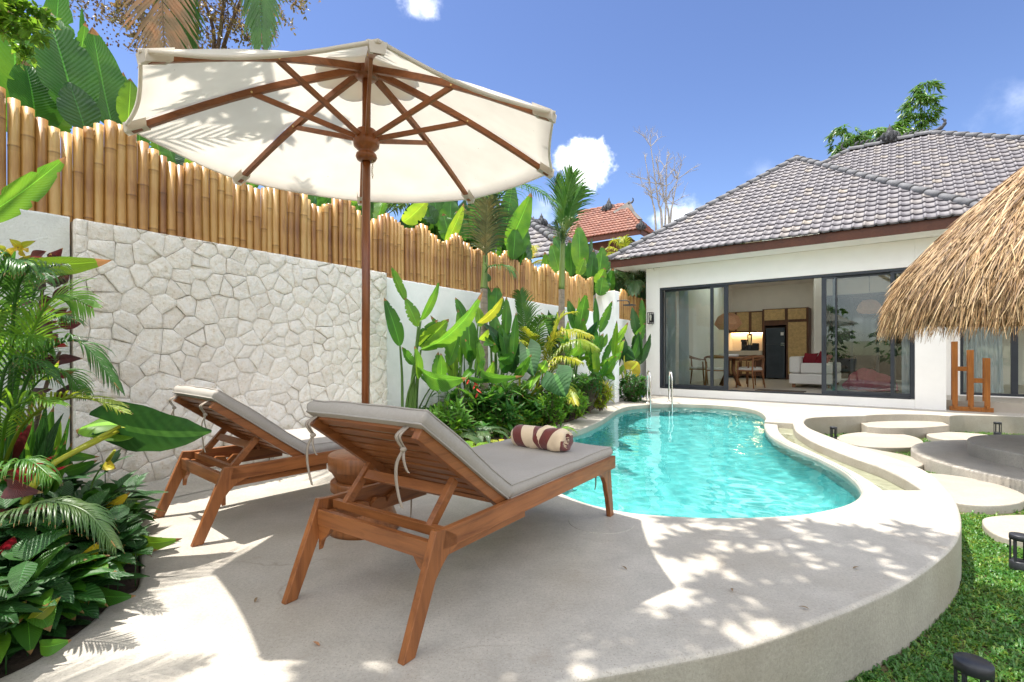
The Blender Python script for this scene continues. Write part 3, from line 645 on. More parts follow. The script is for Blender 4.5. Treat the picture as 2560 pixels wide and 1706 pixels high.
def make_lounger(label):
    t=thing('sun_lounger',label,'sun lounger',group='teak sun loungers on the pool deck')
    X,Y,Z=M['teak']; th=.03
    for sd in(-1,1):
        y=sd*(LW/2-th/2)
        def side(poly): return [(x,y-th/2,z) for x,z in poly]
        # rear leg: slanting board, wide at the rail
        leg=[(-.162,0),(-.108,0)]+[(-.012,.215),(.018,.252),(.052,.283),(.100,.303),(.100,.345),(.035,LH),(-.008,LH+.004)]
        b=MB(); b.prism(side(leg),(0,th,0)); b.build('leg',Z,t,bevel=.003)
        # front leg with arched bracket
        fl=[(1.555,0),(1.605,0),(1.548,LH-.02),(1.512,LH-.02),(1.40,LH-.062),(1.36,LH-.074),(1.36,LH-.082),(1.41,LH-.092),(1.46,LH-.12),(1.49,LH-.16),(1.505,LH-.21),(1.525,.12)]
        b=MB(); yf=(LW/2-th-.002)*sd-(.028 if sd>0 else 0); b.prism([(x,yf,z) for x,z in fl],(0,.028,0)); b.build('leg',Z,t,bevel=.003)
        b=MB(); b.prism(side([(.02,LH-.07),(.102,LH-.074),(LL+.05,LH-.074),(LL+.05,LH),(.036,LH)]),(0,th-.004,0)); b.build('side_rail',X,t,bevel=.003)
        # notched ratchet board inside the rail
        no=[(.03,LH-.115),(.60,LH-.115),(.60,LH-.045),(.52,LH-.035),(.44,LH-.035),(.36,LH-.06),(.335,LH-.088),(.325,LH-.06),(.275,LH-.052),(.235,LH-.088),(.225,LH-.058),(.17,LH-.050),(.13,LH-.088),(.12,LH-.058),(.075,LH-.048),(.055,LH-.05),(.03,LH-.05)]
        yy=sd*(LW/2-th-.016); b=MB(); b.prism([(x,yy-.014,z) for x,z in no],(0,.028,0)); b.build('ratchet_board',X,t,bevel=.002)
        # rear corner bracket under the cross rail
        b=MB(); xx=-.012; yi=sd*(LW/2-th); b.prism([(xx,yi,LH-.10),(xx,yi-sd*.085,LH-.10),(xx,yi-sd*.06,LH-.135),(xx,yi-sd*.02,LH-.165),(xx,yi,LH-.21)],(.022,0,0)); b.build('corner_bracket',Y,t,bevel=.002)
    for x0,z0,h in((-.018,LH-.068,.066),(LL+.03,LH-.036,.055)):
        b=MB(); b.box((x0+.012,0,z0),(.026,LW-2*th-.002,h)); b.build('cross_rail',Y,t,bevel=.003)
    for x in(.66,1.1):
        b=MB(); b.box((x,0,LH-.05),(.05,LW-2*th-.06,.025)); b.build('cross_rail',Y,t,bevel=.003)
    b=MB()
    for k in range(12):
        x=.475+k*.0905; b.box((x,0,LH-.018),(.066,LW-2*th-.004,.018))
    b.build('seat_slats',Y,t,bevel=.002)
    # backrest
    ca,sa=math.cos(BA),math.sin(BA)
    def bk(u,y,w): return V((BP-u*ca+w*sa, y, LH-.010+u*sa+w*ca))
    R=Matrix((V((-ca,0,sa)),V((0,1,0)),V((sa,0,ca)))).transposed()
    b=MB()
    for sd in(-1,1): b.box(bk(BLn/2-.01,sd*(LW/2-.052),0),(BLn+.03,.034,.052),R)
    back=b.build('backrest',X,t,bevel=.003)
    b=MB(); ns=9
    for k in range(ns):
        u=.028+k*(BLn-.045)/(ns-1); b.box(bk(u,0,.012),(.047,LW-.138,.016),R)
    b.build('slat_panel',Y,back,bevel=.002)
    # prop frame resting in the ratchet
    p1u=.27; pb=V((.065,0,LH-.028))
    b=MB()
    for sd in(-1,1):
        y=sd*(LW/2-.105); a=bk(p1u,y,-.03); b.beam(a,V((pb.x,y,pb.z)),.026,.036,(1,0,0))
    a=bk(p1u,0,-.03); m=a.lerp(pb,.26); d=(pb-a).normalized()
    b.beam(V((m.x,-(LW/2-.119),m.z)),V((m.x,(LW/2-.119),m.z)),.042,.018,d.cross(V((0,1,0))))
    b.beam(V((pb.x,-(LW/2-.036),pb.z)),V((pb.x,(LW/2-.036),pb.z)),.026,.036)
    b.build('prop_frame',Y,t,bevel=.002)
    # cushions
    b=MB(); cushion(b,LL+.03-BP-.035,LW-.05,.068,1.3,xf=lambda p:V((BP+.035+p[0],p[1],LH-.008+p[2]))); b.build('seat_cushion',M['cushion'],t,fixn=False)
    b=MB(); cushion(b,BLn+.035,LW-.05,.068,5.1,nx=18,xf=lambda p:bk(-.005+p[0],p[1],.013+p[2])); bc=b.build('back_cushion',M['cushion'],t,fixn=True)
    # straps
    for y in(-LW/2+.10,LW/2-.075):
        e=bk(BLn-.005,y,.02); f=bk(BLn+.01,y,-.03)
        b=MB()
        def strap(pts,w=.011):
            w*=.8
            pts=spline(pts,5,closed=False); rows=[]
            for i,p in enumerate(pts):
                a=w*(1-.3*i/len(pts)); rows.append((b.vert(p+V((0,-a,0))),b.vert(p+V((0,a,0))),b.vert(p+V((.003,a,0))),b.vert(p+V((.003,-a,0)))))
            for r1,r2 in zip(rows,rows[1:]):
                for q in range(4): b.face((r1[q],r1[(q+1)%4],r2[(q+1)%4],r2[q]),None,True)
        strap([e+V((-.01,0,.01)),f+V((-.016,0,.012)),f+V((-.004,.002,-.02)),f+V((.012,.0,-.04))],.013)
        strap([e+V((-.012,.012,.008)),f+V((-.02,.010,.012)),f+V((-.012,.006,-.018)),f+V((.005,.002,-.042))],.010)
        b.lathe([(.0,-.009),(.010,-.006),(.012,.0),(.009,.007),(0,.009)],10,f+V((.004,0,-.04)),cap=False)
        strap([f+V((.004,0,-.04)),f+V((-.006,.022,-.085)),f+V((-.004,.03,-.14)),f+V((.0,.022,-.20)),f+V((.004,.008,-.245))],.010)
        strap([f+V((.004,0,-.04)),f+V((-.004,-.008,-.07)),f+V((.0,-.016,-.105)),f+V((.003,-.026,-.118))],.008)
        b.build('tie_strap',M['strap'],t)
    # dangling tie by the seat hinge and front leg
    for x,y in((.52,LW/2-.03),(1.50,LW/2-.06),(1.53,-LW/2+.12)):
        b=MB(); pts=spline([V((x,y,LH-.02)),V((x+.004,y+.004,LH-.10)),V((x-.006,y-.004,LH-.17)),V((x,y+.005,LH-.22))],4,closed=False); b.tube(pts,[.006-.003*i/len(pts) for i in range(len(pts))],5); b.build('tie_strap',M['strap'],t)
    return t
def yaw(a): return PI/2-a
L1=make_lounger('grey cushioned teak sun lounger nearest the camera with a brown striped towel on it')
L1.location=(-.5446,1.907,0); L1.rotation_euler=(0,0,yaw(.604))
L2=dup(L1,(-1.812,2.889,0),yaw(.704),'sunlit teak sun lounger by the stone wall with a paler cushion')
# ---------------------------------------------------------------- towels
def towelmat():
    m,nt,N,L=nodes('striped_towel'); out=N.new('ShaderNodeOutputMaterial'); p=N.new('ShaderNodeBsdfPrincipled'); tc=N.new('ShaderNodeTexCoord'); sx=N.new('ShaderNodeSeparateXYZ'); L.new(tc.outputs['UV'],sx.inputs[0])
    def math(op,a,b):
        x=N.new('ShaderNodeMath'); x.operation=op
        for i,q in enumerate((a,b)):
            if isinstance(q,(int,float)): x.inputs[i].default_value=q
            else: L.new(q,x.inputs[i])
        return x.outputs[0]
    g=math('LESS_THAN',math('FRACT',math('ADD',sx.outputs[0],0),0),.44)
    nz=N.new('ShaderNodeTexNoise'); nz.inputs['Scale'].default_value=300; L.new(tc.outputs['Object'],nz.inputs[0])
    mx=N.new('ShaderNodeMix'); mx.data_type='RGBA'; L.new(g,mx.inputs[0]); mx.inputs[6].default_value=(.70,.55,.38,1); mx.inputs[7].default_value=(.155,.040,.034,1)
    L.new(mx.outputs[2],p.inputs['Base Color']); p.inputs['Roughness'].default_value=.95; p.inputs['Specular IOR Level'].default_value=.1; p.inputs['Sheen Weight'].default_value=.3
    b=N.new('ShaderNodeBump'); b.inputs['Distance'].default_value=.002; L.new(nz.outputs[0],b.inputs['Height']); L.new(b.outputs[0],p.inputs['Normal']); L.new(p.outputs[0],out.inputs[0]); return m
M['towel']=towelmat()
def towel(loc,rz,label,R=.072,LN=.34):
    b=MB(); nx,na=60,48; rows=[]
    def rad(x,a):
        k=x/LN; e=min(k,1-k); r=R*(1-.16*max(0,1-e/.10)**2)
        # crossing folds of the tucked end
        d=(a/(2*PI)*.55+k*1.0-.78)
        r+=.010*math.exp(-(d/.045)**2)+.006*math.exp(-((a/(2*PI)*-.5+k-.5)/.05)**2)*(k>.5)
        if k>.62: r+=.004*math.sin(a*5+k*22)*((k-.62)/.38)
        r+=.0025*noise.noise(V((x*20,a*1.5,1)))
        return r
    for i in range(nx+1):
        x=LN*i/nx; row=[]
        for j in range(na):
            a=2*PI*j/na; r=rad(x,a); y=r*math.cos(a); z=r*math.sin(a)*.93
            if z<-R*.78: z=-R*.78
            row.append(b.vert((x-LN/2,y,z)))
        rows.append(row)
    def uv(i,j):
        k=i/nx; a=j/na
        u=k*2.3-.9*a+.30
        # the folded flap shows stripes crossing the other way
        if k>.55+.28*abs(((a+.12)%1)-.5): u=k*2.4+1.1*a
        return (u,a)
    for i in range(nx):
        for j in range(na): b.face((rows[i][j],rows[i+1][j],rows[i+1][(j+1)%na],rows[i][(j+1)%na]),(uv(i,j),uv(i+1,j),uv(i+1,j+1),uv(i,j+1)),True)
    # rolled end: spiral folds
    for sgn,row in((1,rows[-1]),(-1,rows[0])):
        c=b.v[row[0]][0]; prev=row; pf=1
        for f,dx in((.86,.012),(.74,.002),(.66,.013),(.52,.000),(.44,.012),(.30,-.003),(.2,.010),(.08,.002)):
            ring=[b.vert((c+sgn*(dx+.004*math.sin(3*2*PI*j/na)),b.v[row[j]][1]*f+.01*math.sin(f*9),b.v[row[j]][2]*f)) for j in range(na)]
            u0=.6 if int(f*10)%3==0 else .2
            for j in range(na): 
                uu=u0+.55*((j+int(f*30))%na>na*.55)
                b.face((prev[j],prev[(j+1)%na],ring[(j+1)%na],ring[j]),((uu,0),(uu,0),(uu,1),(uu,1)),True)
            prev=ring
        b.face(prev)
    o=b.build('rolled_towel',M['towel'],loc=loc); o.rotation_euler=(0,0,rz); return prop(o,label,'towel',group='rolled striped towels on the loungers')
def on_l(L,x,y,z): 
    c,s=math.cos(L.rotation_euler[2]),math.sin(L.rotation_euler[2]); return V((L.location[0]+c*x-s*y,L.location[1]+s*x+c*y,z))
towel(on_l(L1,1.20,-.035,LH+.06+.066),L1.rotation_euler[2]-PI/2-.02,'rolled brown and cream striped towel on the near lounger cushion')
towel(on_l(L2,1.16,-.0,LH+.06+.066),L2.rotation_euler[2]-PI/2,'rolled striped towel mostly hidden behind the near lounger backrest')
# ---------------------------------------------------------------- turned side table
UX,UY=-.849,2.851
M['table']=woodmat('turned_teak',(.36,.135,.045),(.17,.055,.018),rough=.38,axis=2)
t=thing('side_table','round turned brown wood side table between the loungers with the umbrella pole through it','side table',(UX,UY-.02,0))
b=MB(); b.lathe([(.10,.285),(.150,.285),(.155,.292),(.178,.335),(.190,.345),(.196,.352),(.196,.425),(.190,.431),(.05,.431)],56,cap=False); b.build('table_top',M['table'],t)
b=MB(); b.lathe([(.0,.284),(.178,.284),(.184,.278),(.184,.232),(.178,.226),(.146,.222),(.142,.205),(.150,.17),(.170,.10),(.188,.05),(.197,.03),(.197,.0),(0,0)],56,cap=False); b.build('pedestal',M['table'],t)
# ---------------------------------------------------------------- market umbrella
M['canvas']=None
def canvas():
    m,nt,N,L=nodes('umbrella_canvas'); out=N.new('ShaderNodeOutputMaterial'); d=N.new('ShaderNodeBsdfPrincipled'); t=N.new('ShaderNodeBsdfTranslucent'); s=N.new('ShaderNodeMixShader'); s.inputs[0].default_value=.40
    tc=N.new('ShaderNodeTexCoord'); n=N.new('ShaderNodeTexNoise'); n.inputs['Scale'].default_value=5; n.inputs['Detail'].default_value=7; L.new(tc.outputs['Object'],n.inputs[0])
    r=ramp(N,[(.3,(.66,.61,.53)),(.7,(.74,.69,.61))]); L.new(n.outputs[0],r.inputs[0])
    n3=N.new('ShaderNodeTexNoise'); n3.inputs['Scale'].default_value=70; n3.inputs['Detail'].default_value=1; L.new(tc.outputs['Object'],n3.inputs[0]); r3=ramp(N,[(.79,(0,0,0)),(.82,(1,1,1))]); L.new(n3.outputs[0],r3.inputs[0])
    mx=N.new('ShaderNodeMix'); mx.data_type='RGBA'; L.new(r3.outputs[0],mx.inputs[0]); L.new(r.outputs[0],mx.inputs[6]); mx.inputs[7].default_value=(.42,.36,.29,1)
    L.new(mx.outputs[2],d.inputs['Base Color']); L.new(mx.outputs[2],t.inputs[0]); d.inputs['Roughness'].default_value=.9; d.inputs['Specular IOR Level'].default_value=.1
    w=N.new('ShaderNodeTexNoise'); w.inputs['Scale'].default_value=350; L.new(tc.outputs['Object'],w.inputs[0]); b=N.new('ShaderNodeBump'); b.inputs['Distance'].default_value=.0008; L.new(w.outputs[0],b.inputs['Height']); L.new(b.outputs[0],d.inputs['Normal'])
    L.new(d.outputs[0],s.inputs[1]); L.new(t.outputs[0],s.inputs[2]); L.new(s.outputs[0],out.inputs[0]); return m
M['canvas']=canvas()
M['pole']=woodmat('pole_teak',(.30,.095,.026),(.20,.058,.017),rough=.3,axis=2,spec=.5)
M['ribwood']=[woodmat('rib_teak_'+'xyz'[a],(.36,.125,.040),(.22,.07,.022),rough=.42,axis=a) for a in range(3)]
M['brass']=mat('brass',(.70,.52,.22),rough=.3,metal=1)
M['chain']=mat('chain',(.5,.42,.25),rough=.35,metal=1)
t=thing('patio_umbrella','large open cream canvas umbrella with eight brown wooden ribs over the loungers','umbrella',(UX,UY,0))
b=MB(); b.tube([(0,0,.0),(.0193*1.3,-.055*1.3,1.3),(.0193*2.6,-.055*2.6,2.6)],.0226,24); b.build('pole',M['pole'],t)
TY=-.055; UR=1.10; UZT=2.105; UZA=2.56
def un(k,r,z):                             # a point on spoke k of the slightly tilted head
    a=4.248-k*PI/4
    x,y=r*math.cos(a),r*math.sin(a)
    return V((x+.0193*z,y+TY*z,z-y*TY))
b=MB(); hz=2.555
b.lathe([(.0,.045),(.05,.045),(.062,.03),(.068,.0),(.062,-.035),(.045,-.05),(.0,-.05)],28,un(0,0,hz),cap=False); hub=b.build('top_hub',M['pole'],t)
rz=2.175
b=MB(); b.lathe([(.0228,.062),(.05,.062),(.056,.055),(.056,.02),(.066,.012),(.072,-.006),(.068,-.03),(.045,-.052),(.040,-.062),(.054,-.072),(.058,-.088),(.050,-.104),(.034,-.112),(.0228,-.112)],32,un(0,0,rz),cap=False); b.build('runner_hub',M['pole'],t)
APX=un(0,0,UZA)
def ridge(k,f):                            # rib line from the hub to the tip
    a=un(k,.05,hz+.012); c=un(k,UR,UZT+.012); return a.lerp(c,f)+V((0,0,.03*math.sin(f*PI)))
for k in range(8):
    pts=[ridge(k,f/10) for f in range(11)]
    b=MB(); side=(pts[-1]-pts[0]).cross(V((0,0,1))).normalized(); up=side.cross((pts[-1]-pts[0]).normalized())
    rows=[[b.vert(p+side*sx*.0135+up*sz*(.026-.006*i/10)-up*.010) for sx,sz in((-1,-1),(1,-1),(1,.4),(-1,.4))] for i,p in enumerate(pts)]
    for r1,r2 in zip(rows,rows[1:]):
        for q in range(4): b.face((r1[q],r1[(q+1)%4],r2[(q+1)%4],r2[q]))
    b.face(rows[0][::-1]); b.face(rows[-1])
    rib=b.build('rib',M['ribwood'][0 if abs(pts[-1].x)>abs(pts[-1].y) else 1],t,bevel=.002)
    p=ridge(k,.50)-up*.022; q=un(k,.055,rz+.02); q2=q
    b=MB(); b.beam(p,q2,.017,.027,side.cross((q2-p).normalized())); b.build('strut',M['ribwood'][0 if abs(pts[-1].x)>abs(pts[-1].y) else 1],rib,bevel=.0015)
    b=MB(); b.tube([p-side*.017,p+side*.017],.005,10); b.build('pivot_pin',M['brass'],rib)
b=MB(); NR,NS=14,14
def canvas_pt(k,f,g):                      # f: 0 centre..1 edge, g: across the panel
    a=ridge2(k,f); c=ridge2(k+1,f); p=a.lerp(c,g)
    sag=math.sin(g*PI); p=p+V((0,0,-.028*sag*math.sin(f*PI*.62)**1.2)); 
    ctr=APX.copy(); ctr.z=p.z; p=p+(ctr-p)*(.02*sag*f*f)
    p.z+=.004*noise.noise(V((p.x*4,p.y*4,k)))
    return p
def ridge2(k,f):
    c=un(k,UR+.025,UZT+.020); m=ridge(k,f*1.0)+V((0,0,.014))
    if f<.05: return APX.lerp(m,f/.05) if f>0 else APX+V((0,0,-.05))
    return m if f<1 else c
for k in range(8):
    g_=[[b.vert(canvas_pt(k,.04+.96*i/NR,j/NS)) for j in range(NS+1)] for i in range(NR+1)]
    for i in range(NR):
        for j in range(NS): b.face((g_[i][j],g_[i][j+1],g_[i+1][j+1],g_[i+1][j]),None,True)
    # hem turned down round the edge
    h1=[b.vert(V(b.v[v])+V((0,0,-.014))+(APX-V(b.v[v])).normalized()*.004) for v in g_[-1]]
    h2=[b.vert(V(b.v[v])+V((0,0,-.011))+V((APX.x-b.v[v][0],APX.y-b.v[v][1],0)).normalized()*.014) for v in g_[-1]]
    for j in range(NS):
        b.face((g_[-1][j],g_[-1][j+1],h1[j+1],h1[j]),None,True); b.face((h1[j],h1[j+1],h2[j+1],h2[j]),None,True)
can=b.build('canopy',M['canvas'],t,fixn=False)
for k in range(8):                         # rib pockets
    b=MB(); e=ridge(k,1.0)+V((0,0,.004)); i_=ridge(k,.925)+V((0,0,-.0)); d=(e-i_).normalized(); sd=d.cross(V((0,0,1))).normalized(); dn=sd.cross(d)*1
    up_=V((0,0,1))
    A=[e+d*.02-sd*.032+up_*.008,e+d*.02+sd*.032+up_*.008,i_+sd*.036+up_*.012,i_-sd*.036+up_*.012]; B=[e+d*.016-sd*.025-up_*.034,e+d*.016+sd*.025-up_*.034,i_+sd*.026-up_*.036,i_-sd*.026-up_*.036]
    a=[b.vert(p) for p in A]; c=[b.vert(p) for p in B]
    for q in((a[0],a[1],c[1],c[0]),(c[0],c[1],c[2],c[3]),(a[1],a[2],c[2],c[1]),(a[3],a[0],c[0],c[3])): b.face(q)
    b.build('rib_pocket',M['canvas'],can,fixn=False)
b=MB(); prev=None
for r,dz in((.0,.012),(.06,.008),(.20,-.03),(.265,-.055)):
    ring=[]
    for j in range(48):
        a=4.248-j*2*PI/48; w=1+.06*abs(math.sin(j*PI/6))
        ring.append(b.vert(APX+V((r*w*math.cos(a),r*w*math.sin(a),dz+.012*(r>.1)*math.cos(j*PI/3)+.02))))
    if prev:
        for j in range(48): b.face((prev[j],prev[(j+1)%48],ring[(j+1)%48],ring[j]),None,True)
    prev=ring
b.build('vent_cap',M['canvas'],t,fixn=False)
b=MB(); b.lathe([(0,.08),(.012,.075),(.02,.055),(.014,.035),(.024,.02),(.024,.0),(0,0)],16,APX+V((0,0,.06)),cap=False); b.build('finial',M['pole'],t)
for k in range(1):
    b=MB()
    for q in range(9):
        c=un(0,0,rz)+V((.036+.002*math.sin(q),-.012,-.115-q*.011)); a=0 if q%2 else PI/2
        pts=[c+V((.004*math.cos(a)*math.cos(w*PI/4),.004*math.sin(a)*math.cos(w*PI/4),.0075*math.sin(w*PI/4))) for w in range(9)]; b.tube(pts,.0013,5,cap=False)
    b.build('pin_chain',M['chain'],t)
# ================================================================ villa
HM=Matrix((HD,HN,V((0,0,1)))).transposed()
def hbox(b,t0,t1,d0,d1,z0,z1): return b.box(hp((t0+t1)/2,(d0+d1)/2,(z0+z1)/2)-HC0,(abs(t1-t0),abs(d1-d0),abs(z1-z0)),HM)
HC0=HC.copy()
villa=thing('villa','white single storey villa with grey tiled hip roofs and black sliding doors','house',HC)
FLZ=.165
tl,tr_=house_t(1650.2,.04),house_t(2287,.04); zt=house_z(1650,721,.04); zb=FLZ+.01
tw=5.53
H=M['plaster_house']
ZS=1-(671-EYE)/FP*hp(-.63,-.63).y         # soffit height
b=MB(); hbox(b,0,tl,0,.2,-.2,ZS); hbox(b,tr_,tw,0,.2,-.2,ZS); hbox(b,tl,tr_,.002,.2,zt,ZS); hbox(b,tl,tr_,.002,.2,-.2,FLZ-.004)
b.build('wall',H,villa,bevel=.006)
b=MB(); hbox(b,.0,.2,.2,7.3,-.2,ZS+.4); hbox(b,tw-.2,tw,.2,1.66,-.2,ZS); b.build('wall',H,villa)
M['inwall']=mat('interior_wall',(.86,.82,.76),rough=.9,var=.03,scale=3)
b=MB(); hbox(b,.2,12,7.1,7.3,-.2,3.6); b.build('wall',M['inwall'],villa)
M['infloor']=mat('terrazzo_floor',(.52,.46,.38),rough=.35,var=.06,scale=5,speck=120,speckcol=(.4,.35,.3))
b=MB(); hbox(b,.2,12,.2,7.1,-.2,FLZ); hbox(b,tl+.001,tr_-.001,.004,.2,FLZ-.003,FLZ); b.build('floor',M['infloor'],villa)
M['added_skylight']=mat('added_frosted_panel',(.9,.9,.88),rough=.6,var=.02,trans=.85)
b=MB(); hbox(b,.2,12,.2,1.6,3.3,3.4); hbox(b,4.2,12,1.602,7.1,3.3,3.4); hbox(b,.2,4.198,5.5,7.1,3.3,3.4); b.build('ceiling',M['inwall'],villa)
b=MB(); b.quad(*[hp(t_,d_,3.32)-HC for t_,d_ in((.2,1.6),(4.2,1.6),(4.2,5.5),(.2,5.5))]); b.build('added_skylight',M['added_skylight'],villa)  # translucent ceiling panel added to bring daylight into the dim room
# right wing front, set back
D2=1.66; tw0=house_t(2400,D2+.03); z2b=house_z(2410,987,D2+.03); z2t=zt
b=MB(); hbox(b,tw-.2,tw0,D2,D2+.2,-.2,ZS); hbox(b,tw0,12,D2,D2+.2,-.2,z2b); hbox(b,tw0,12,D2,D2+.2,z2t,ZS); b.build('wall',H,villa,bevel=.005)
b=MB(); hbox(b,tw+.1,12,1.2,D2,-.1,.035); b.build('threshold',M['plaster_house'],villa,bevel=.01)
# glazing
def glassmat():
    m,nt,N,L=nodes('window_glass'); out=N.new('ShaderNodeOutputMaterial'); f=N.new('ShaderNodeFresnel'); f.inputs[0].default_value=1.75
    t=N.new('ShaderNodeBsdfTransparent'); t.inputs[0].default_value=(.76,.83,.79,1); g=N.new('ShaderNodeBsdfGlossy'); g.inputs['Roughness'].default_value=.0; g.inputs['Color'].default_value=(.93,1,.97,1)
    s=N.new('ShaderNodeMixShader'); L.new(f.outputs[0],s.inputs[0]); L.new(t.outputs[0],s.inputs[1]); L.new(g.outputs[0],s.inputs[2]); L.new(s.outputs[0],out.inputs[0]); return m
M['glass']=glassmat()
b=MB(); e=.055
hbox(b,tl,tr_,.02,.15,zt-e,zt); hbox(b,tl,tl+e,.02,.15,zb,zt-e); hbox(b,tr_-e,tr_,.02,.15,zb,zt-e); hbox(b,tl+e,tr_-e,.03,.14,zb-.02,zb+.018)
b.build('door_frame',M['frame'],villa,bevel=.003)
def panel(p0,p1,dd,st0,st1,handle=None):
    ta,tb=house_t(p0,dd),house_t(p1,dd); sa=house_t(p0+st0,dd)-ta; sb=tb-house_t(p1-st1,dd)
    b=MB(); hbox(b,ta,ta+sa,dd-.018,dd+.018,zb+.02,zt-e-.002); hbox(b,tb-sb,tb,dd-.018,dd+.018,zb+.02,zt-e-.002); hbox(b,ta+sa,tb-sb,dd-.017,dd+.017,zb+.02,zb+.09); hbox(b,ta+sa,tb-sb,dd-.017,dd+.017,zt-e-.04,zt-e-.002)
    o=b.build('sliding_panel',M['frame'],villa,bevel=.002)
    g=MB(); g.quad(*[hp(t,dd,z)-HC for t,z in((ta+sa,zb+.09),(tb-sb,zb+.09),(tb-sb,zt-e-.04),(ta+sa,zt-e-.04))]); g.build('pane',M['glass'],o)
    if handle is not None:
        h=MB(); th=house_t(handle,dd-.03); hbox(h,th-.012,th+.012,dd-.05,dd-.02,1.0,1.35); h.build('handle',M['black'],o)
panel(1662,1784,.115,2,7); panel(1776,1821,.06,7,11); panel(2054,2092,.06,12,4,2060); panel(2082,2240,.115,7,13); panel(2226,2277,.06,10,3)
b=MB(); ta=tw0; hbox(b,ta,ta+.05,D2+.02,D2+.12,z2b,z2t); hbox(b,ta+.05,12,D2+.02,D2+.12,z2b,z2b+.045); hbox(b,ta+.05,12,D2+.02,D2+.12,z2t-.05,z2t)
tm=house_t(2527,D2+.06); tm2=house_t(2545,D2+.06); hbox(b,tm,tm2,D2+.03,D2+.10,z2b+.046,z2t-.051); o=b.build('window_frame',M['frame'],villa,bevel=.002)
g=MB(); g.quad(*[hp(t,D2+.07,z)-HC for t,z in((ta+.05,z2b+.045),(tm,z2b+.045),(tm,z2t-.05),(ta+.05,z2t-.05))]); g.quad(*[hp(t,D2+.07,z)-HC for t,z in((tm2,z2b+.045),(12,z2b+.045),(12,z2t-.05),(tm2,z2t-.05))]); g.build('pane',M['glass'],o)
# ---- roofs
M['wood_fascia']=woodmat('fascia_wood',(.135,.042,.017),(.085,.026,.012),rough=.5,axis=0)
M['soffit']=mat('white_soffit',(.84,.84,.83),rough=.8,var=.02)
EO=.63; tR=house_t(2478,-.72)
TL,TR=-.63,tR-.04
za=ZS+.215
ac=(TL+TR)/2
def solve_apex(px,py,t):
    lo,hi=.5,9
    for _ in range(60):
        m=(lo+hi)/2; p=hp(t,m)
        if 1280+FP*p.x/p.y<px: lo=m
        else: hi=m
    p=hp(t,lo); return lo,1-(py-EYE)/FP*p.y
AD,AZ=solve_apex(1991,397,ac)
def tilemat(name,c1,c2,c3):
    m,nt,N,L=nodes(name); out=N.new('ShaderNodeOutputMaterial'); p=N.new('ShaderNodeBsdfPrincipled'); tc=N.new('ShaderNodeTexCoord'); vc=N.new('ShaderNodeVertexColor'); vc.layer_name='tone'
    r=ramp(N,[(0,c1),(.5,c2),(1,c3)]); L.new(vc.outputs[0],r.inputs[0]); n=N.new('ShaderNodeTexNoise'); n.inputs['Scale'].default_value=9; n.inputs['Detail'].default_value=8; L.new(tc.outputs['Object'],n.inputs[0])
    r2=ramp(N,[(.3,(.72,.72,.73)),(.7,(1.12,1.1,1.08))]); L.new(n.outputs[0],r2.inputs[0]); mx=N.new('ShaderNodeMix'); mx.data_type='RGBA'; mx.blend_type='MULTIPLY'; mx.inputs[0].default_value=1; L.new(r.outputs[0],mx.inputs[6]); L.new(r2.outputs[0],mx.inputs[7])
    L.new(mx.outputs[2],p.inputs['Base Color']); p.inputs['Roughness'].default_value=.6; L.new(p.outputs[0],out.inputs[0]); return m
M['tile']=tilemat('grey_roof_tile',(.115,.107,.120),(.165,.154,.168),(.245,.213,.178))
M['cap']=mat('ridge_cement',(.165,.165,.175),rough=.75,var=.3,scale=7,bump=.006,bscale=25)
M['redtile']=tilemat('red_roof_tile',(.15,.042,.022),(.22,.062,.030),(.30,.12,.07))
def tiles(mb,O,ex,ey,inside_fn,na,nb,w=.168,c=.245,rng=None,roll=.024,lift=.025):
    """rolled roof tiles on the plane through O, ex along the eave, ey up the slope"""
    ez=ex.cross(ey); 
    if ez.z<0: ez=-ez
    prof=((0,.0),(.10,.62),(.20,1.0),(.30,.62),(.40,.0),(.70,-.10),(1.0,.0))
    for j in range(nb):
        for i in range(na[0],na[1]):
            if not inside_fn((i+.5)*w,(j+.5)*c): continue
            tn=max(0,min(1,.45+rng.gauss(0,.16)+(.35 if rng.random()<.06 else 0))); jz=rng.uniform(-.003,.003)
            lo=[];hi=[];fr=[]
            for x,z in prof:
                p=O+ex*((i+x)*w)
                lo.append(mb.vert(p+ey*(j*c-.02)+ez*(z*roll+lift+jz))); hi.append(mb.vert(p+ey*((j+1)*c+.01)+ez*(z*roll+jz-.002))); fr.append(mb.vert(p+ey*(j*c-.02)+ez*(z*roll+lift+jz-.030)))
            for k in range(6):
                mb.face((lo[k],lo[k+1],hi[k+1],hi[k]),None,True,tn); mb.face((fr[k],fr[k+1],lo[k+1],lo[k]),None,False,tn*.15)  # tile fronts coloured dark to draw the shadow line under each course
def caps(mb,p,q,r=.085,seg=.34,up=V((0,0,1))):
    p,q=V(p),V(q); d=q-p; L_=d.length; d.normalize(); n=max(1,int(L_/seg)); s=d.cross(up).normalized(); u=s.cross(d)
    for i in range(n):
        rows=[]
        for f,rr,dz in((i/n,r*1.12,.012),((i+.98)/n,r*.95,-.004),):
            c=p+d*(L_*f)+u*dz; rows.append([mb.vert(c+s*(rr*math.cos(a))+u*(rr*.85*math.sin(a)-.02)) for a in[(-.12+1.24*k/8)*PI for k in range(9)]])
        for k in range(8): mb.face((rows[0][k],rows[0][k+1],rows[1][k+1],rows[1][k]),None,True)
        mb.face([rows[0][k] for k in range(9)][::-1])
RR=random.Random(3)
LP,RP,AP=hp(TL-.05,-EO-.05,za-.02),hp(TR+.05,-EO-.05,za-.02),hp(ac,AD,AZ)
ex=HD.copy(); mid=(LP+RP)/2; ey=(AP-mid); ey=(ey-ex*ey.dot(ex)); SLn=ey.length; ey.normalize()
hwid=(RP-LP).length/2
b=MB()
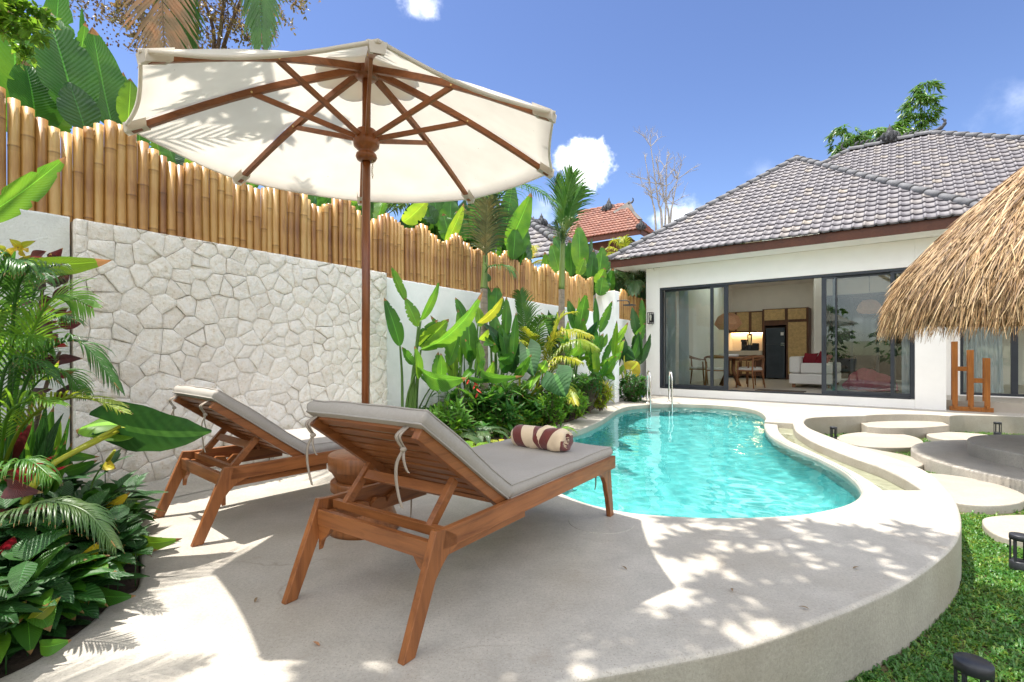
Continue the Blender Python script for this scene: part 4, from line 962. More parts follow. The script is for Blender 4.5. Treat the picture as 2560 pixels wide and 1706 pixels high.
def in_tri(a,c_): 
    f=c_/SLn; return f<1 and -hwid*(1-f)-.02<a<hwid*(1-f)+.02
O=mid+ey*0-HC
n=int(hwid/.168)+2
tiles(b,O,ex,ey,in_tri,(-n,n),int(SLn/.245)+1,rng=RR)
# boards under the tiles and the hidden sides
BK=hp(ac,9,AZ)
for q in((LP,RP,AP),): b.face([b.vert(p-HC+V((0,0,-.012))) for p in q],None,False,.3)
roof=b.build('roof',M['tile'],villa,fixn=False)
g=MB(); 
for q in((RP,hp(TR+.05,9,za-.02),BK,AP),(hp(TL-.05,9,za-.02),LP,AP,BK)): g.face([g.vert(p-HC+V((0,0,-.012))) for p in q])
g.build('added_glazed_slope',M['glass'],roof,fixn=False)  # unseen slopes, glazed to pass daylight down to the added ceiling panel
b=MB(); caps(b,LP+V((0,0,.03))-HC,AP+V((0,0,.03))-HC,up=V((0,0,1))); caps(b,RP+V((0,0,.03))-HC,AP+V((0,0,.03))-HC); caps(b,AP+V((0,0,.03))-HC,hp(ac,6.2,AZ+.03)-HC); b.build('ridge_cap',M['cap'],roof,fixn=False)
b=MB(); hbox(b,TL,TR,-EO-.012,-EO+.018,ZS,za-.03); b.build('fascia',M['wood_fascia'],villa)
b=MB(); hbox(b,TL,TL+.03,-EO+.02,9,ZS,za-.03); hbox(b,TR-.03,TR,-EO+.02,.3,ZS,za-.03); b.build('fascia',M['wood_fascia'],villa)
b=MB(); hbox(b,TL+.03,TR-.03,-EO+.02,.0,ZS+.004,ZS+.02); hbox(b,TL+.03,0,.0,8,ZS+.004,ZS+.02); hbox(b,TR-1,14,.3,D2,ZS+.0,ZS+.02); b.build('soffit',M['soffit'],villa)
# main roof behind
E2=D2-EO
def main_ridge(px,py,d):
    t=house_t(px,d); return t,1-(py-EYE)/FP*hp(t,d).y
RD=6.3; t1,z1=main_ridge(2330,338,RD); t0,z0=main_ridge(2122,374,RD); ZR=(z1+z0)/2
hw=RD-E2
A=hp(t0-hw,E2,za); B=hp(t1+hw,E2,za); Cc=hp(t1,RD,ZR); Dd=hp(t0,RD,ZR)
ey2=(hp(0,RD,ZR)-hp(0,E2,za)); S2=ey2.length; ey2.normalize()
def in_trap(a,c_):
    f=c_/S2; 
    if not (0<f<1): return False
    t=a+t0-hw
    if not (t0-hw+hw*f<t<t1+hw-hw*f): return False
    d=E2+(RD-E2)*f; zz=za+(ZR-za)*f
    fz=za+(AZ-za)*min(1,(d+EO)/(AD+EO)) if d<AD else AZ
    if abs(t-ac)<(TR-TL)/2 and zz<fz-.35-abs(t-ac)*(AZ-za)/((TR-TL)/2) : return False
    return True
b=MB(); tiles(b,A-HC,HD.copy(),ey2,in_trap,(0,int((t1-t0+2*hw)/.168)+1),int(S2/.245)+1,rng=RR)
DK=hp(t0,RD+.01,ZR)
DM=E2+(RD-E2)*(AZ-za)/(ZR-za)
for q in((hp(TR,E2,za),B,Cc,Dd,hp(ac,DM,AZ)),(B,hp(t1+hw,RD+hw,za),Cc)): b.face([b.vert(p-HC+V((0,0,-.014))) for p in q],None,False,.3)
g=MB(); g.face([g.vert(p-HC+V((0,0,-.014))) for p in(hp(t1+hw,RD+hw,za),hp(t0-hw,RD+hw,za),Dd,Cc)])
roof2=b.build('roof',M['tile'],villa,fixn=False)
g.build('added_glazed_slope',M['glass'],roof2,fixn=False)  # unseen back slope, made of glass to let more daylight indoors
b=MB(); u_=V((0,0,.03)); caps(b,Dd+u_-HC,Cc+u_-HC,r=.10); caps(b,B+u_-HC,Cc+u_-HC); caps(b,A.lerp(Dd,.5)+u_-HC,Dd+u_-HC); b.build('ridge_cap',M['cap'],roof2,fixn=False)
b=MB(); hbox(b,TR+.02,14,E2-.0,E2+.03,ZS+.03,za-.02); b.build('fascia',M['wood_fascia'],villa)
M['carved']=mat('carved_stone',(.075,.078,.085),rough=.8,var=.5,scale=25,bump=.02,bscale=35)
def horn(mb,o,d,s):
    pts=[o,o+d*.25*s+V((0,0,.06*s)),o+d*.5*s+V((0,0,.2*s)),o+d*.56*s+V((0,0,.40*s)),o+d*.47*s+V((0,0,.52*s))]
    mb.tube(spline(pts,4,closed=False),[.11*s*(1-.045*i)+.015*s*math.sin(i*2.1) for i in range(17)],8)
def crown(mb,o,s):
    mb.lathe([(0,-.1*s),(.30*s,-.1*s),(.36*s,.05*s),(.27*s,.13*s),(.33*s,.24*s),(.22*s,.36*s),(.24*s,.44*s),(.13*s,.56*s),(.14*s,.62*s),(.05*s,.76*s),(0,.92*s)],10,o,cap=False)
    for k in range(8):
        a=k*PI/4; d=V((math.cos(a),math.sin(a),0)); mb.tube([o+d*.3*s,o+d*.44*s+V((0,0,.16*s)),o+d*.36*s+V((0,0,.36*s)),o+d*.28*s+V((0,0,.46*s))],[.08*s,.07*s,.045*s,.012*s],6)
b=MB(); 
def rp(px): 
    t=house_t(px,RD); return hp(t,RD,z0+(z1-z0)*(t-t0)/(t1-t0))-HC
crown(b,rp(2224)+V((0,0,.05)),.52); horn(b,Cc-HC-HD*.10,HD,.66); horn(b,Dd-HC+HD*.1,-HD,.5)
for k in range(14):
    q=rp(2138+13.5*k)
    if abs(2138+13.5*k-2224)>22: b.tube([q+V((0,0,.08)),q+HD*.03+V((0,0,.15)),q+HD*.09+V((0,0,.19))],[.05,.04,.01],6)
b.build('roof_ornament',M['carved'],roof2)
# ---- wall lantern by the door
t=thing('wall_lantern','black open frame wall lantern on the white house front left of the doors','wall lamp',hp(house_t(1629,-.03),0,house_z(1629,796,-.05)))
b=MB(); b.box(HN*-.012,(.10,.024,.20),HM); b.build('back_plate',M['black'],t)
b=MB()
for sx in(-.055,.055):
    for sy in(-.04,-.15): b.box(HD*sx+HN*sy,(.012,.012,.26),HM)
for z in(-.13,.13):
    for sy in(-.04,-.15): b.box(HN*sy+V((0,0,z)),(.122,.012,.012),HM)
    for sx in(-.055,.055): b.box(HD*sx+HN*-.095+V((0,0,z)),(.012,.11,.012),HM)
b.build('lantern_frame',M['black'],t)
b=MB(); b.lathe([(0,-.06),(.02,-.06),(.02,0),(.034,.03),(.03,.065),(0,.085)],14,HN*-.095,cap=False); b.build('bulb',mat('lamp_glass',(.8,.78,.7),rough=.2,var=.02),t)
# ---------------------------------------------------------------- inside the villa
M['curtain']=mat('sheer_curtain',(.85,.88,.93),rough=.9,var=.03,trans=.45)
def curtain(p0,p1,d,label,zt_=None,zb_=None,flare=.0):
    ta,tb=house_t(p0,d),house_t(p1,d); o=hp(ta,d,0); b=MB(); n=56; rows=[]
    zt_=zt_ or zt-.06; zb_=zb_ or FLZ+.02
    for j in range(9):
        z=zt_+(zb_-zt_)*j/8; rows.append([b.vert(HD*((tb-ta)*i/n*(1+flare*j/8))+HN*(.035*math.sin(i*PI/3.5+.25*math.sin(j*.7)+.6*noise.noise(V((i*.2,p0,0))))+.01*noise.noise(V((i*.5,j*.4,p0))))+V((0,0,z))) for i in range(n+1)])
    for r1,r2 in zip(rows,rows[1:]):
        for i in range(n): b.face((r1[i],r1[i+1],r2[i+1],r2[i]),None,True)
    o=b.build('curtain',M['curtain'],loc=o,fixn=False); prop(o,label,'curtain',group='sheer pale curtains behind the glass')
curtain(1661,1689,.30,'pale sheer curtain at the left end of the sliding doors beside the frame')
curtain(1697,1721,.42,'pale sheer curtain hanging free just right of the end curtain',flare=.12)
curtain(2254,2281,.30,'pale sheer curtain at the right end of the sliding doors')
curtain(2406,2501,D2+.32,'wide gathered pale blue curtain in the right wing window',zt_=z2t-.06,zb_=z2b+.04,flare=.08)
M['walnut']=woodmat('walnut',(.13,.050,.022),(.075,.028,.013),rough=.45,axis=2)
def rattanmat():
    m,nt,N,L=nodes('rattan'); out=N.new('ShaderNodeOutputMaterial'); p=N.new('ShaderNodeBsdfPrincipled'); tc=N.new('ShaderNodeTexCoord'); w=N.new('ShaderNodeTexChecker'); w.inputs['Scale'].default_value=60; w.inputs['Color1'].default_value=(.50,.34,.15,1); w.inputs['Color2'].default_value=(.36,.235,.10,1); L.new(tc.outputs['Object'],w.inputs[0])
    n=N.new('ShaderNodeTexNoise'); n.inputs['Scale'].default_value=14; L.new(tc.outputs['Object'],n.inputs[0]); r=ramp(N,[(.3,(.8,.8,.8)),(.7,(1.15,1.12,1.05))]); L.new(n.outputs[0],r.inputs[0]); mx=N.new('ShaderNodeMix'); mx.data_type='RGBA'; mx.blend_type='MULTIPLY'; mx.inputs[0].default_value=1; L.new(w.outputs[0],mx.inputs[6]); L.new(r.outputs[0],mx.inputs[7]); L.new(mx.outputs[2],p.inputs['Base Color']); p.inputs['Roughness'].default_value=.7; L.new(p.outputs[0],out.inputs[0]); return m
M['rattan']=rattanmat()
KD_=6.45
def kt(px): return house_t(px,KD_)
def kz(px,py): return house_z(px,py,KD_)
kl=kt(1790); km=kt(1906); kr=kt(2021)
ktop=kz(1960,771); kitchen=thing('kitchen_unit','dark wood kitchen cabinets with woven rattan doors along the back wall','kitchen',hp(km,KD_,FLZ)); KO=hp(km,KD_,FLZ)
def kbox(b,t0,t1,d0,d1,z0,z1): return b.box(hp((t0+t1)/2,(d0+d1)/2,(z0+z1)/2)-KO,(abs(t1-t0),abs(d1-d0),abs(z1-z0)),HM)
zf=kz(1940,803); fl_,fr_=kt(1911),kt(1965)
b=MB(); kbox(b,km,km+.07,KD_,7.09,FLZ,ktop); kbox(b,fr_-.0,fr_+.08,KD_,7.09,FLZ,ktop); kbox(b,kr-.09,kr,KD_,7.09,FLZ,ktop); kbox(b,km+.07,fr_,KD_+.02,7.09,zf-.14,ktop-.0); kbox(b,fr_+.08,kr-.09,KD_+.02,7.09,FLZ,ktop); kbox(b,km+.07,fr_,7.0,7.08,FLZ,zf-.14); b.build('tall_cabinet',M['walnut'],kitchen,bevel=.004)
def rdoor(p0,y0,p1,y1,dd=KD_):
    a0,a1=house_t(p0,dd),house_t(p1,dd); z1_,z0_=house_z((p0+p1)/2,y0,dd),house_z((p0+p1)/2,y1,dd); b=MB(); kbox(b,a0,a1,dd-.012,dd+.016,z0_,z1_); b.build('rattan_door',M['rattan'],kitchen)
S_=.20408
def kc(x): return 1640+x*S_
def ky(y): return 680+y*S_
rdoor(kc(1328),ky(462),kc(1578),ky(592)); rdoor(kc(1617),ky(450),kc(1838),ky(580)); rdoor(kc(1619),ky(615),kc(1843),ky(1260))
uz0=kz(1865,ky(742)); uz1=kz(1865,ky(480)); b=MB(); kbox(b,kl-.6,km-.01,KD_+.2,7.09,uz0,uz1); b.build('wall_cabinet',M['walnut'],kitchen,bevel=.004)
for x0,x1 in((905,965),(992,1136),(1172,1298)): rdoor(kc(x0),ky(496),kc(x1),ky(724),KD_+.2)
cz=kz(1860,877); b=MB(); kbox(b,kl-.6,km-.01,KD_-.03,7.09,cz-.16,cz); b.build('worktop',mat('cream_counter',(.62,.54,.43),rough=.35,var=.04),kitchen,bevel=.005)
b=MB(); kbox(b,kl-.6,km-.01,KD_,7.09,FLZ+.08,cz-.161); b.build('base_cabinet',M['walnut'],kitchen,bevel=.004)
rdoor(kc(1052),ky(1090),kc(1190),ky(1250)); rdoor(kc(905),ky(1090),kc(1035),ky(1250))
m,nt,N,L=nodes('warm_led'); out=N.new('ShaderNodeOutputMaterial'); e_=N.new('ShaderNodeEmission'); e_.inputs[0].default_value=(1,.62,.25,1); e_.inputs[1].default_value=14; L.new(e_.outputs[0],out.inputs[0]); M['led']=m
b=MB(); kbox(b,kl-.5,km-.03,7.0,7.03,uz0-.02,uz0-.004); b.build('light_strip',M['led'],kitchen)
M['fridge']=mat('fridge_steel',(.055,.065,.08),rough=.25,var=.15,scale=3,metal=.4)
t=thing('refrigerator','tall black two door refrigerator set into the wood cabinets','refrigerator',hp((fl_+fr_)/2,KD_,FLZ)); FO=hp((fl_+fr_)/2,KD_,FLZ)
fa,fb=kt(kc(1350)),kt(kc(1580)); fz1=kz(1938,ky(690)); fz0=kz(1938,ky(1300)); fzm=kz(1938,ky(888))
for z0_,z1_ in((fz0,fzm-.006),(fzm+.006,fz1)):
    b=MB(); b.box(hp((fa+fb)/2,KD_-.03,(z0_+z1_)/2)-FO,(fb-fa,.06,z1_-z0_),HM); dr=b.build('door',M['fridge'],t,bevel=.008)
    b=MB(); b.box(hp(fb-.06,KD_-.065,fzm+(.03 if z0_>fz0 else -.03))-FO,(.1,.012,.02),HM); b.build('handle',M['steel'],dr)
b=MB(); b.box(hp((fa+fb)/2,KD_+.28,(fz0+fz1)/2)-FO,(fb-fa-.01,.55,fz1-fz0-.01),HM); b.build('body',M['black'],t,bevel=.006)
b=MB(); b.box(hp(kt(kc(1550)),KD_-.062,kz(kc(1550),ky(760)))-FO,(.085,.003,.10),HM); b.build('sticker',mat('white_sticker',(.75,.72,.68),var=.05),t)
# things on the worktop
def onctr(px,d=6.62): return hp(house_t(px,d),d,cz+.001)
t=thing('coffee_maker','black drip coffee maker on the cream kitchen counter','coffee maker',onctr(kc(1078))); b=MB(); b.box(HN*.06+V((0,0,.19)),(.17,.1,.38),HM); b.box(HN*-.03+V((0,0,.34)),(.16,.16,.08),HM); b.box(V((0,0,.02)),(.18,.2,.03),HM); b.build('body',M['black'],t,bevel=.01); b=MB(); b.lathe([(0,.04),(.06,.04),(.07,.1),(.05,.2),(0,.2)],14,HN*-.04,cap=False); b.build('jug',M['black'],t)
t=thing('blender','black countertop blender with clear jar between two black appliances','blender',onctr(kc(1147))); b=MB(); b.lathe([(0,0),(.11,0),(.12,.03),(.09,.16),(.06,.2),(0,.2)],14,cap=False); b.build('base',M['black'],t); b=MB(); b.lathe([(.055,.2),(.075,.4),(.08,.52)],14,cap=False); b.build('jar',M['glass'],t,fixn=False); b=MB(); b.lathe([(0,.52),(.085,.52),(.085,.56),(.03,.57),(.03,.61),(0,.61)],14,cap=False); b.build('lid',M['black'],t)
t=thing('toaster','small black toaster at the right end of the counter','toaster',onctr(kc(1220))); b=MB(); b.box(V((0,0,.125)),(.2,.18,.25),HM); b.build('body',M['black'],t,bevel=.03); b=MB(); b.box(V((.0,0,.13))-HD*.106,(.012,.05,.03),HM); b.build('lever',M['steel'],t)
t=thing('kitchen_faucet','tall black arched faucet at the kitchen sink','faucet',onctr(kc(782))); b=MB(); b.tube(spline([V((0,0,0)),V((0,0,.35)),HD*.04+V((0,0,.48)),HD*.13+V((0,0,.53)),HD*.21+V((0,0,.47)),HD*.22+V((0,0,.38))],5,closed=False),.016,10); b.build('spout',M['black'],t); b=MB(); b.tube([HD*.02+V((0,0,.06)),HD*.09+V((0,0,.09))],.01,8); b.build('lever',M['black'],t)
# column between kitchen and living room
b=MB(); c0=hp(house_t(2022,4.9),4.9); b.box(hp(house_t(2031,4.9)+.14,5.1,1.75)-c0,(house_t(2043,4.9)-house_t(2021,4.9),.4,3.2),HM); o=b.build('column',M['inwall'],loc=c0,bevel=.005); prop(o,'pale square column between the kitchen and the living room','column')
# dining table, chairs, bowl
M['oak']=[woodmat('chair_oak_'+'xyz'[a],(.34,.14,.055),(.22,.08,.03),rough=.45,axis=a) for a in range(3)]
TP=hp(1.42,2.05,FLZ)
t=thing('dining_table','round brown wood dining table inside the open doors','dining table',TP)
b=MB(); b.lathe([(0,.705),(.50,.705),(.53,.715),(.535,.735),(.52,.745),(0,.745)],48,cap=False); b.build('tabletop',M['oak'][0],t)
for k in range(4):
    a=k*PI/2+.5; d=V((math.cos(a),math.sin(a),0)); b=MB(); b.tube([d*.12+V((0,0,.70)),d*.10+V((0,0,.4)),d*.30],[.04,.035,.028],10); b.build('leg',M['oak'][2],t)
b=MB(); b.lathe([(0,.0),(.20,.0),(.235,.02),(.245,.07),(.235,.075),(.222,.03),(0,.02)],32,cap=False)
o=b.build('serving_bowl',mat('white_ceramic',(.85,.84,.82),rough=.25,var=.02),loc=TP+V((0,0,.746))-HD*.03); prop(o,'wide white ceramic bowl on the dining table','bowl')
def chair(label):
    t=thing('dining_chair',label,'chair',group='wooden dining chairs round the table')
    for sx in(-1,1):
        b=MB(); b.tube([(sx*.235,-.20,0),(sx*.205,-.17,.42),(sx*.215,-.16,.62)],[.014,.021,.016],8); b.build('leg',M['oak'][2],t)
        b=MB(); b.tube([(sx*.23,.25,0),(sx*.205,.20,.42),(sx*.225,.235,.735)],[.014,.021,.015],8); b.build('leg',M['oak'][2],t)
    b=MB(); pts=[(-.235,-.12,.655),(-.255,.08,.70),(-.20,.235,.745),(0,.275,.765),(.20,.235,.745),(.255,.08,.70),(.235,-.12,.655)]
    pts=spline(pts,5,closed=False); rows=[]
    for i,p in enumerate(pts):
        k=1-abs(i/(len(pts)-1)-.5)*2; hh=.022+.055*max(0,k-.25); d=(pts[min(i+1,len(pts)-1)]-pts[max(i-1,0)]).normalized(); n=V((-d.y,d.x,0)).normalized()
        rows.append([b.vert(p+n*sx*.014+V((0,0,sz*hh*.5))) for sx,sz in((-1,-1),(1,-1),(1,1),(-1,1))])
    for r1,r2 in zip(rows,rows[1:]):
        for q in range(4): b.face((r1[q],r1[(q+1)%4],r2[(q+1)%4],r2[q]),None,True)
    b.face(rows[0]); b.face(rows[-1]); b.build('backrest',M['oak'][0],t)
    b=MB(); b.box((0,0,.415),(.42,.40,.035)); b.build('seat_frame',M['oak'][0],t,bevel=.006)
    b=MB(); b.box((0,-.0,.452),(.43,.42,.045)); b.build('seat',mat('seat_pad',(.72,.69,.64),rough=.9,var=.04),t,bevel=.02,seg=3); return t
hr=math.atan2(HD.y,HD.x)
c1=chair('wooden dining chair at the right side of the round table in the open doorway'); 
def cpos(px,py): return gp(px,py,FLZ)
c1.location=hp(2.02,1.45,FLZ); c1.rotation_euler=(0,0,hr-PI/2-.35)
dup(c1,hp(1.28,1.25,FLZ),hr+PI+.25,'wooden dining chair with its back to the garden behind the narrow glass panel')
dup(c1,hp(.62,2.0,FLZ),hr+PI/2+.1,'wooden dining chair left of the table behind the wide glass pane')
dup(c1,hp(1.75,2.75,FLZ),hr-.25,'wooden dining chair on the kitchen side of the round table')
# pendant lamps
t=thing('pendant_lamp','peach woven faceted pendant lamp over the dining table','pendant lamp',hp(1.38,2.0,0))
pz_=house_z(1819,806,2.0); M['woven']=mat('woven_shade',(.95,.60,.38),rough=.8,var=.12,scale=40,bump=.003,bscale=120,trans=.5)
b=MB(); rr=.345; prev=None
for r,z in((.11,.235),(.25,.15),(.345,-.05),(.21,-.19)):
    ring=[b.vert((r*math.cos(k*PI/4+.2),r*math.sin(k*PI/4+.2),pz_+z)) for k in range(8)]
    if prev:
        for k in range(8): b.face((prev[k],prev[(k+1)%8],ring[(k+1)%8],ring[k]))
    prev=ring
b.build('shade',M['woven'],t,fixn=False); b=MB(); b.tube([(0,0,pz_+.2),(0,0,3.3)],.006,6); b.build('cord',M['black'],t)
pt=house_t(2173,2.6); pz_=house_z(2173,768,2.6)
t=thing('pendant_lamp','brown woven dome pendant lamp over the living room','pendant lamp',hp(pt,2.6,0))
b=MB(); b.lathe([(.05,.17),(.13,.15),(.21,.06),(.25,-.06),(.20,-.13),(.14,-.15)],16,(0,0,pz_),cap=False); b.build('shade',M['woven'],t,fixn=False); b=MB(); b.tube([(0,0,pz_+.16),(0,0,3.3)],.006,6); b.build('cord',M['black'],t)
# sofa and cushions
M['sofa']=mat('sofa_fabric',(.74,.71,.67),rough=.95,var=.05,scale=60,bump=.001,bscale=300)
st0=house_t(1972,2.25); SO=hp(st0,2.25,FLZ)
t=thing('sofa','boxy light grey fabric sofa facing right just inside the doors','sofa',SO)
def sbox(b,t0,t1,d0,d1,z0,z1): return b.box(HD*((t0+t1)/2)+HN*((d0+d1)/2)+V((0,0,(z0+z1)/2)),(t1-t0,d1-d0,z1-z0),HM)
b=MB(); sbox(b,0,.92,.0,2.0,.09,.34); b.build('base',M['sofa'],t,bevel=.03,seg=3)
b=MB(); sbox(b,.0,.24,.0,2.0,.35,.76); b.build('backrest',M['sofa'],t,bevel=.06,seg=4)
for d in(0,1.78): b=MB(); sbox(b,.245,.92,d,d+.22,.345,.60); b.build('armrest',M['sofa'],t,bevel=.04,seg=3)
b=MB(); sbox(b,.25,.93,.23,1.77,.345,.47); b.build('seat',M['sofa'],t,bevel=.04,seg=3)
for x,d in((.06,.06),(.8,.06),(.06,1.9),(.8,1.9)): b=MB(); sbox(b,x,x+.07,d,d+.07,0,.09); b.build('foot',M['oak'][2],t)
M['red']=mat('red_cushion',(.30,.020,.035),rough=.9,var=.15)
for k,(x,d,lab) in enumerate(((.36,.55,'dark red scatter cushion on the grey sofa behind the arm'),(.62,.75,'dark red scatter cushion leaning at the right on the grey sofa'))):
    b=MB(); bm=None; n=10; g=[]
    for sgn in(1,-1):
        gg=[[b.vert(((i/n-.5)*.42*(1-.1*math.sin(j/n*PI)),sgn*.09*(math.sin(i/n*PI)*math.sin(j/n*PI))**.6,(j/n-.5)*.42*(1-.1*math.sin(i/n*PI)))) for j in range(n+1)] for i in range(n+1)]
        for i in range(n):
            for j in range(n): b.face((gg[i][j],gg[i+1][j],gg[i+1][j+1],gg[i][j+1]),None,True)
    o=b.build('scatter_cushion',M['red'],loc=SO+HD*x+HN*d+V((0,0,.66))); o.rotation_euler=(.45,.3*k,hr+.9); prop(o,lab,'cushion')
# pink beanbag pile behind the right hand glass
M['pink']=mat('pink_throw',(.46,.10,.145),rough=.95,var=.15,scale=8)
pt=house_t(2176,2.3); PO=hp(pt,2.3,FLZ)
b=MB(); nu,nv=40,20; g=[]
for j in range(nv+1):
    ph=j/nv*PI/2; row=[]
    for i in range(nu):
        th_=i*2*PI/nu; rr=(.50+.04*math.sin(3*th_))*math.cos(ph)**.7; z=.38*math.sin(ph)**1.1
        z+=.12*math.exp(-((rr*math.cos(th_)+.12)**2+(rr*math.sin(th_))**2)/.05)
        dd=.05*noise.noise(V((math.cos(th_)*3,math.sin(th_)*3,z*8)))+.025*noise.noise(V((math.cos(th_)*9,math.sin(th_)*9,z*18)))
        row.append(b.vert(HD*((rr+dd)*math.cos(th_))+HN*((rr+dd)*.7*math.sin(th_))+V((0,0,max(0,z+dd*.6)))))
    g.append(row)
for j in range(nv):
    for i in range(nu): b.face((g[j][i],g[j][(i+1)%nu],g[j+1][(i+1)%nu],g[j+1][i]),None,True)
o=b.build('beanbag',M['pink'],loc=PO); prop(o,'crumpled pink beanbag on the floor behind the right sliding doors','beanbag')
b=MB(); o_=hp(house_t(1951,.75),.75,FLZ+.001); b.box(V((0,0,.006)),(.95,.42,.012),HM); o=b.build('doormat',mat('brown_mat',(.10,.075,.055),rough=.95,var=.2,scale=60),loc=o_); prop(o,'dark brown doormat inside the open sliding doors','doormat')
# light switch plate
b=MB(); b.box(V((0,0,0)),(.10,.012,.10),HM); o=b.build('socket_plate',M['black'],loc=hp(house_t(1752.5,7.08),7.085,house_z(1752.5,878,7.08))); prop(o,'small black square socket plate on the back wall of the dining area','socket')
a0,a1=house_t(2068,7.0),house_t(2262,7.0); z1_=house_z(2150,738,7.0)
t=thing('inner_door','black framed dark glass doors on the back wall of the living room','door',hp(a0,7.0,FLZ)); o_=t.location
M['darkglass']=mat('dark_glass',(.020,.026,.024),rough=.06,var=.2,scale=2,spec=.6)
b=MB(); b.box(hp((a0+a1)/2,7.07,(FLZ+z1_)/2)-o_,(a1-a0-.1,.02,z1_-FLZ-.1),HM); b.build('pane',M['darkglass'],t)
b=MB()
for q in(a0,a0+(a1-a0)/3,a0+2*(a1-a0)/3,a1): b.box(hp(q,7.05,(FLZ+z1_)/2)-o_,(.07,.08,z1_-FLZ),HM)
b.box(hp((a0+a1)/2,7.05,z1_)-o_,(a1-a0+.07,.078,.08),HM); b.build('frame',M['frame'],t)
# no far side openings built; extra daylight enters by the added ceiling panel
# ================================================================ thatch pavilion, stand, neighbours
M['thatch']=tilemat('dry_thatch',(.11,.055,.020),(.33,.19,.072),(.64,.46,.245))
M['thatch_in']=mat('thatch_underside',(.16,.085,.035),rough=.95,var=.4,scale=30)
GC=V((6.0,5.0,0)); t=thing('thatched_pavilion','round open pavilion with a shaggy golden straw thatch roof at the right edge','pavilion',GC)
TP_=[(.02,3.42),(.30,3.18),(.64,2.90),(.96,2.60),(1.30,2.24),(1.53,1.96),(1.66,1.72),(1.72,1.50)]
def tprof(f):
    x=f*(len(TP_)-1); i=min(int(x),len(TP_)-2); k=x-i; return (TP_[i][0]+(TP_[i+1][0]-TP_[i][0])*k,TP_[i][1]+(TP_[i+1][1]-TP_[i][1])*k)
R6=random.Random(21); b=MB()
def straw(a,f,ln,w,lift,tn,hang=0,sk=0):
    r,z=tprof(f); r2,z2=tprof(min(1,f+.02)); r1,z1=tprof(max(0,f-.02)); dr,dz=r2-r1,z2-z1; q=math.hypot(dr,dz); dr/=q; dz/=q
    ca,sa=math.cos(a),math.sin(a); er=V((ca,sa,0)); et=V((-sa,ca,0)); n=er*(-dz)+V((0,0,dr))
    p=er*r+V((0,0,z))+n*lift; d=(er*dr+V((0,0,dz))+et*sk).normalized(); pts=[p]; m=3
    for k in range(m):
        d=(d+V((0,0,-1))*(.10+hang*.5)+n*R6.uniform(-.03,.10)+et*R6.uniform(-.1,.1)).normalized(); p=p+d*(ln/m); pts.append(p)
    s=et*math.cos(R6.uniform(-.9,.9))+n*math.sin(R6.uniform(-.9,.9)); s.normalize()
    wd=[w,w*1.0,w*.8,w*.25]; ids=[(b.vert(p-s*x*.5),b.vert(p+s*x*.5)) for p,x in zip(pts,wd)]
    for k in range(m): b.face((ids[k][0],ids[k][1],ids[k+1][1],ids[k+1][0]),None,False,max(0,min(1,tn+R6.uniform(-.05,.05))))
for k in range(24000):
    # more straw on the side that faces the garden
    a=R6.gauss(3.72,1.0) if k<21500 else R6.uniform(0,6.283)
    f=R6.random()**.6*.99
    straw(a,f,R6.uniform(.20,.46),R6.uniform(.004,.0115),R6.uniform(0,.05),min(1,max(0,R6.gauss(.48,.30))),sk=R6.gauss(0,.22))
for k in range(6500):
    a=R6.gauss(3.72,.9) if k<5800 else R6.uniform(0,6.283)
    straw(a,R6.uniform(.80,1.0),R6.uniform(.12,.42),R6.uniform(.004,.010),R6.uniform(-.06,.05),min(1,max(0,R6.gauss(.42,.25))),hang=.6,sk=R6.gauss(0,.25))
th_=b.build('thatch_roof',M['thatch'],t,fixn=False)
b=MB(); b.lathe([(r*.985,z-.05) for r,z in TP_]+[(1.66,1.36),(1.2,1.98),(.05,3.05)],48,cap=False); b.build('roof_lining',M['thatch_in'],t,fixn=False)
b=MB(); b.tube([(0,0,.02),(0,0,3.3)],.07,16); b.build('post',M['pole'],t)
for k in range(8):
    a=k*PI/4+.2; b=MB(); b.tube([(math.cos(a)*1.68,math.sin(a)*1.68,1.42),(math.cos(a)*1.2,math.sin(a)*1.2,2.05),(math.cos(a)*.1,math.sin(a)*.1,3.1)],.025,8); b.build('rafter',M['pole'],t)
# stepped wooden rack beside the porch
RK=hp(5.60,.06,0); t=thing('wooden_rack','stepped orange brown wooden rack of paired posts in front of the right wing','rack',RK)
M['rack']=woodmat('rack_wood',(.46,.165,.030),(.30,.095,.018),rough=.45,axis=2)
for k,hh in enumerate((1.19,1.04,.90)):
    for d in(0,.24):
        b=MB(); b.box(HD*(.05+.205*k)+HN*(d+.03)+V((0,0,hh/2+.02)),(.075,.03,hh),HM); b.build('post',M['rack'],t,bevel=.003)
    b=MB(); b.box(HD*(.05+.205*k)+HN*.15+V((0,0,.075)),(.03,.40,.05),HM); b.build('foot_rail',M['rack'],t,bevel=.003)
for z,x0,x1 in((.73,.05,.255),(.53,.255,.46)):
    for d in(.05,.22): b=MB(); b.box(HD*((x0+x1)/2)+HN*d+V((0,0,z)),(x1-x0-.03,.03,.075),HM); b.build('cross_bar',M['rack'],t,bevel=.003)
for d in(-.015,.31): b=MB(); b.box(HD*.255+HN*d+V((0,0,.04)),(.56,.028,.075),HM); b.build('base_rail',M['rack'],t,bevel=.003)
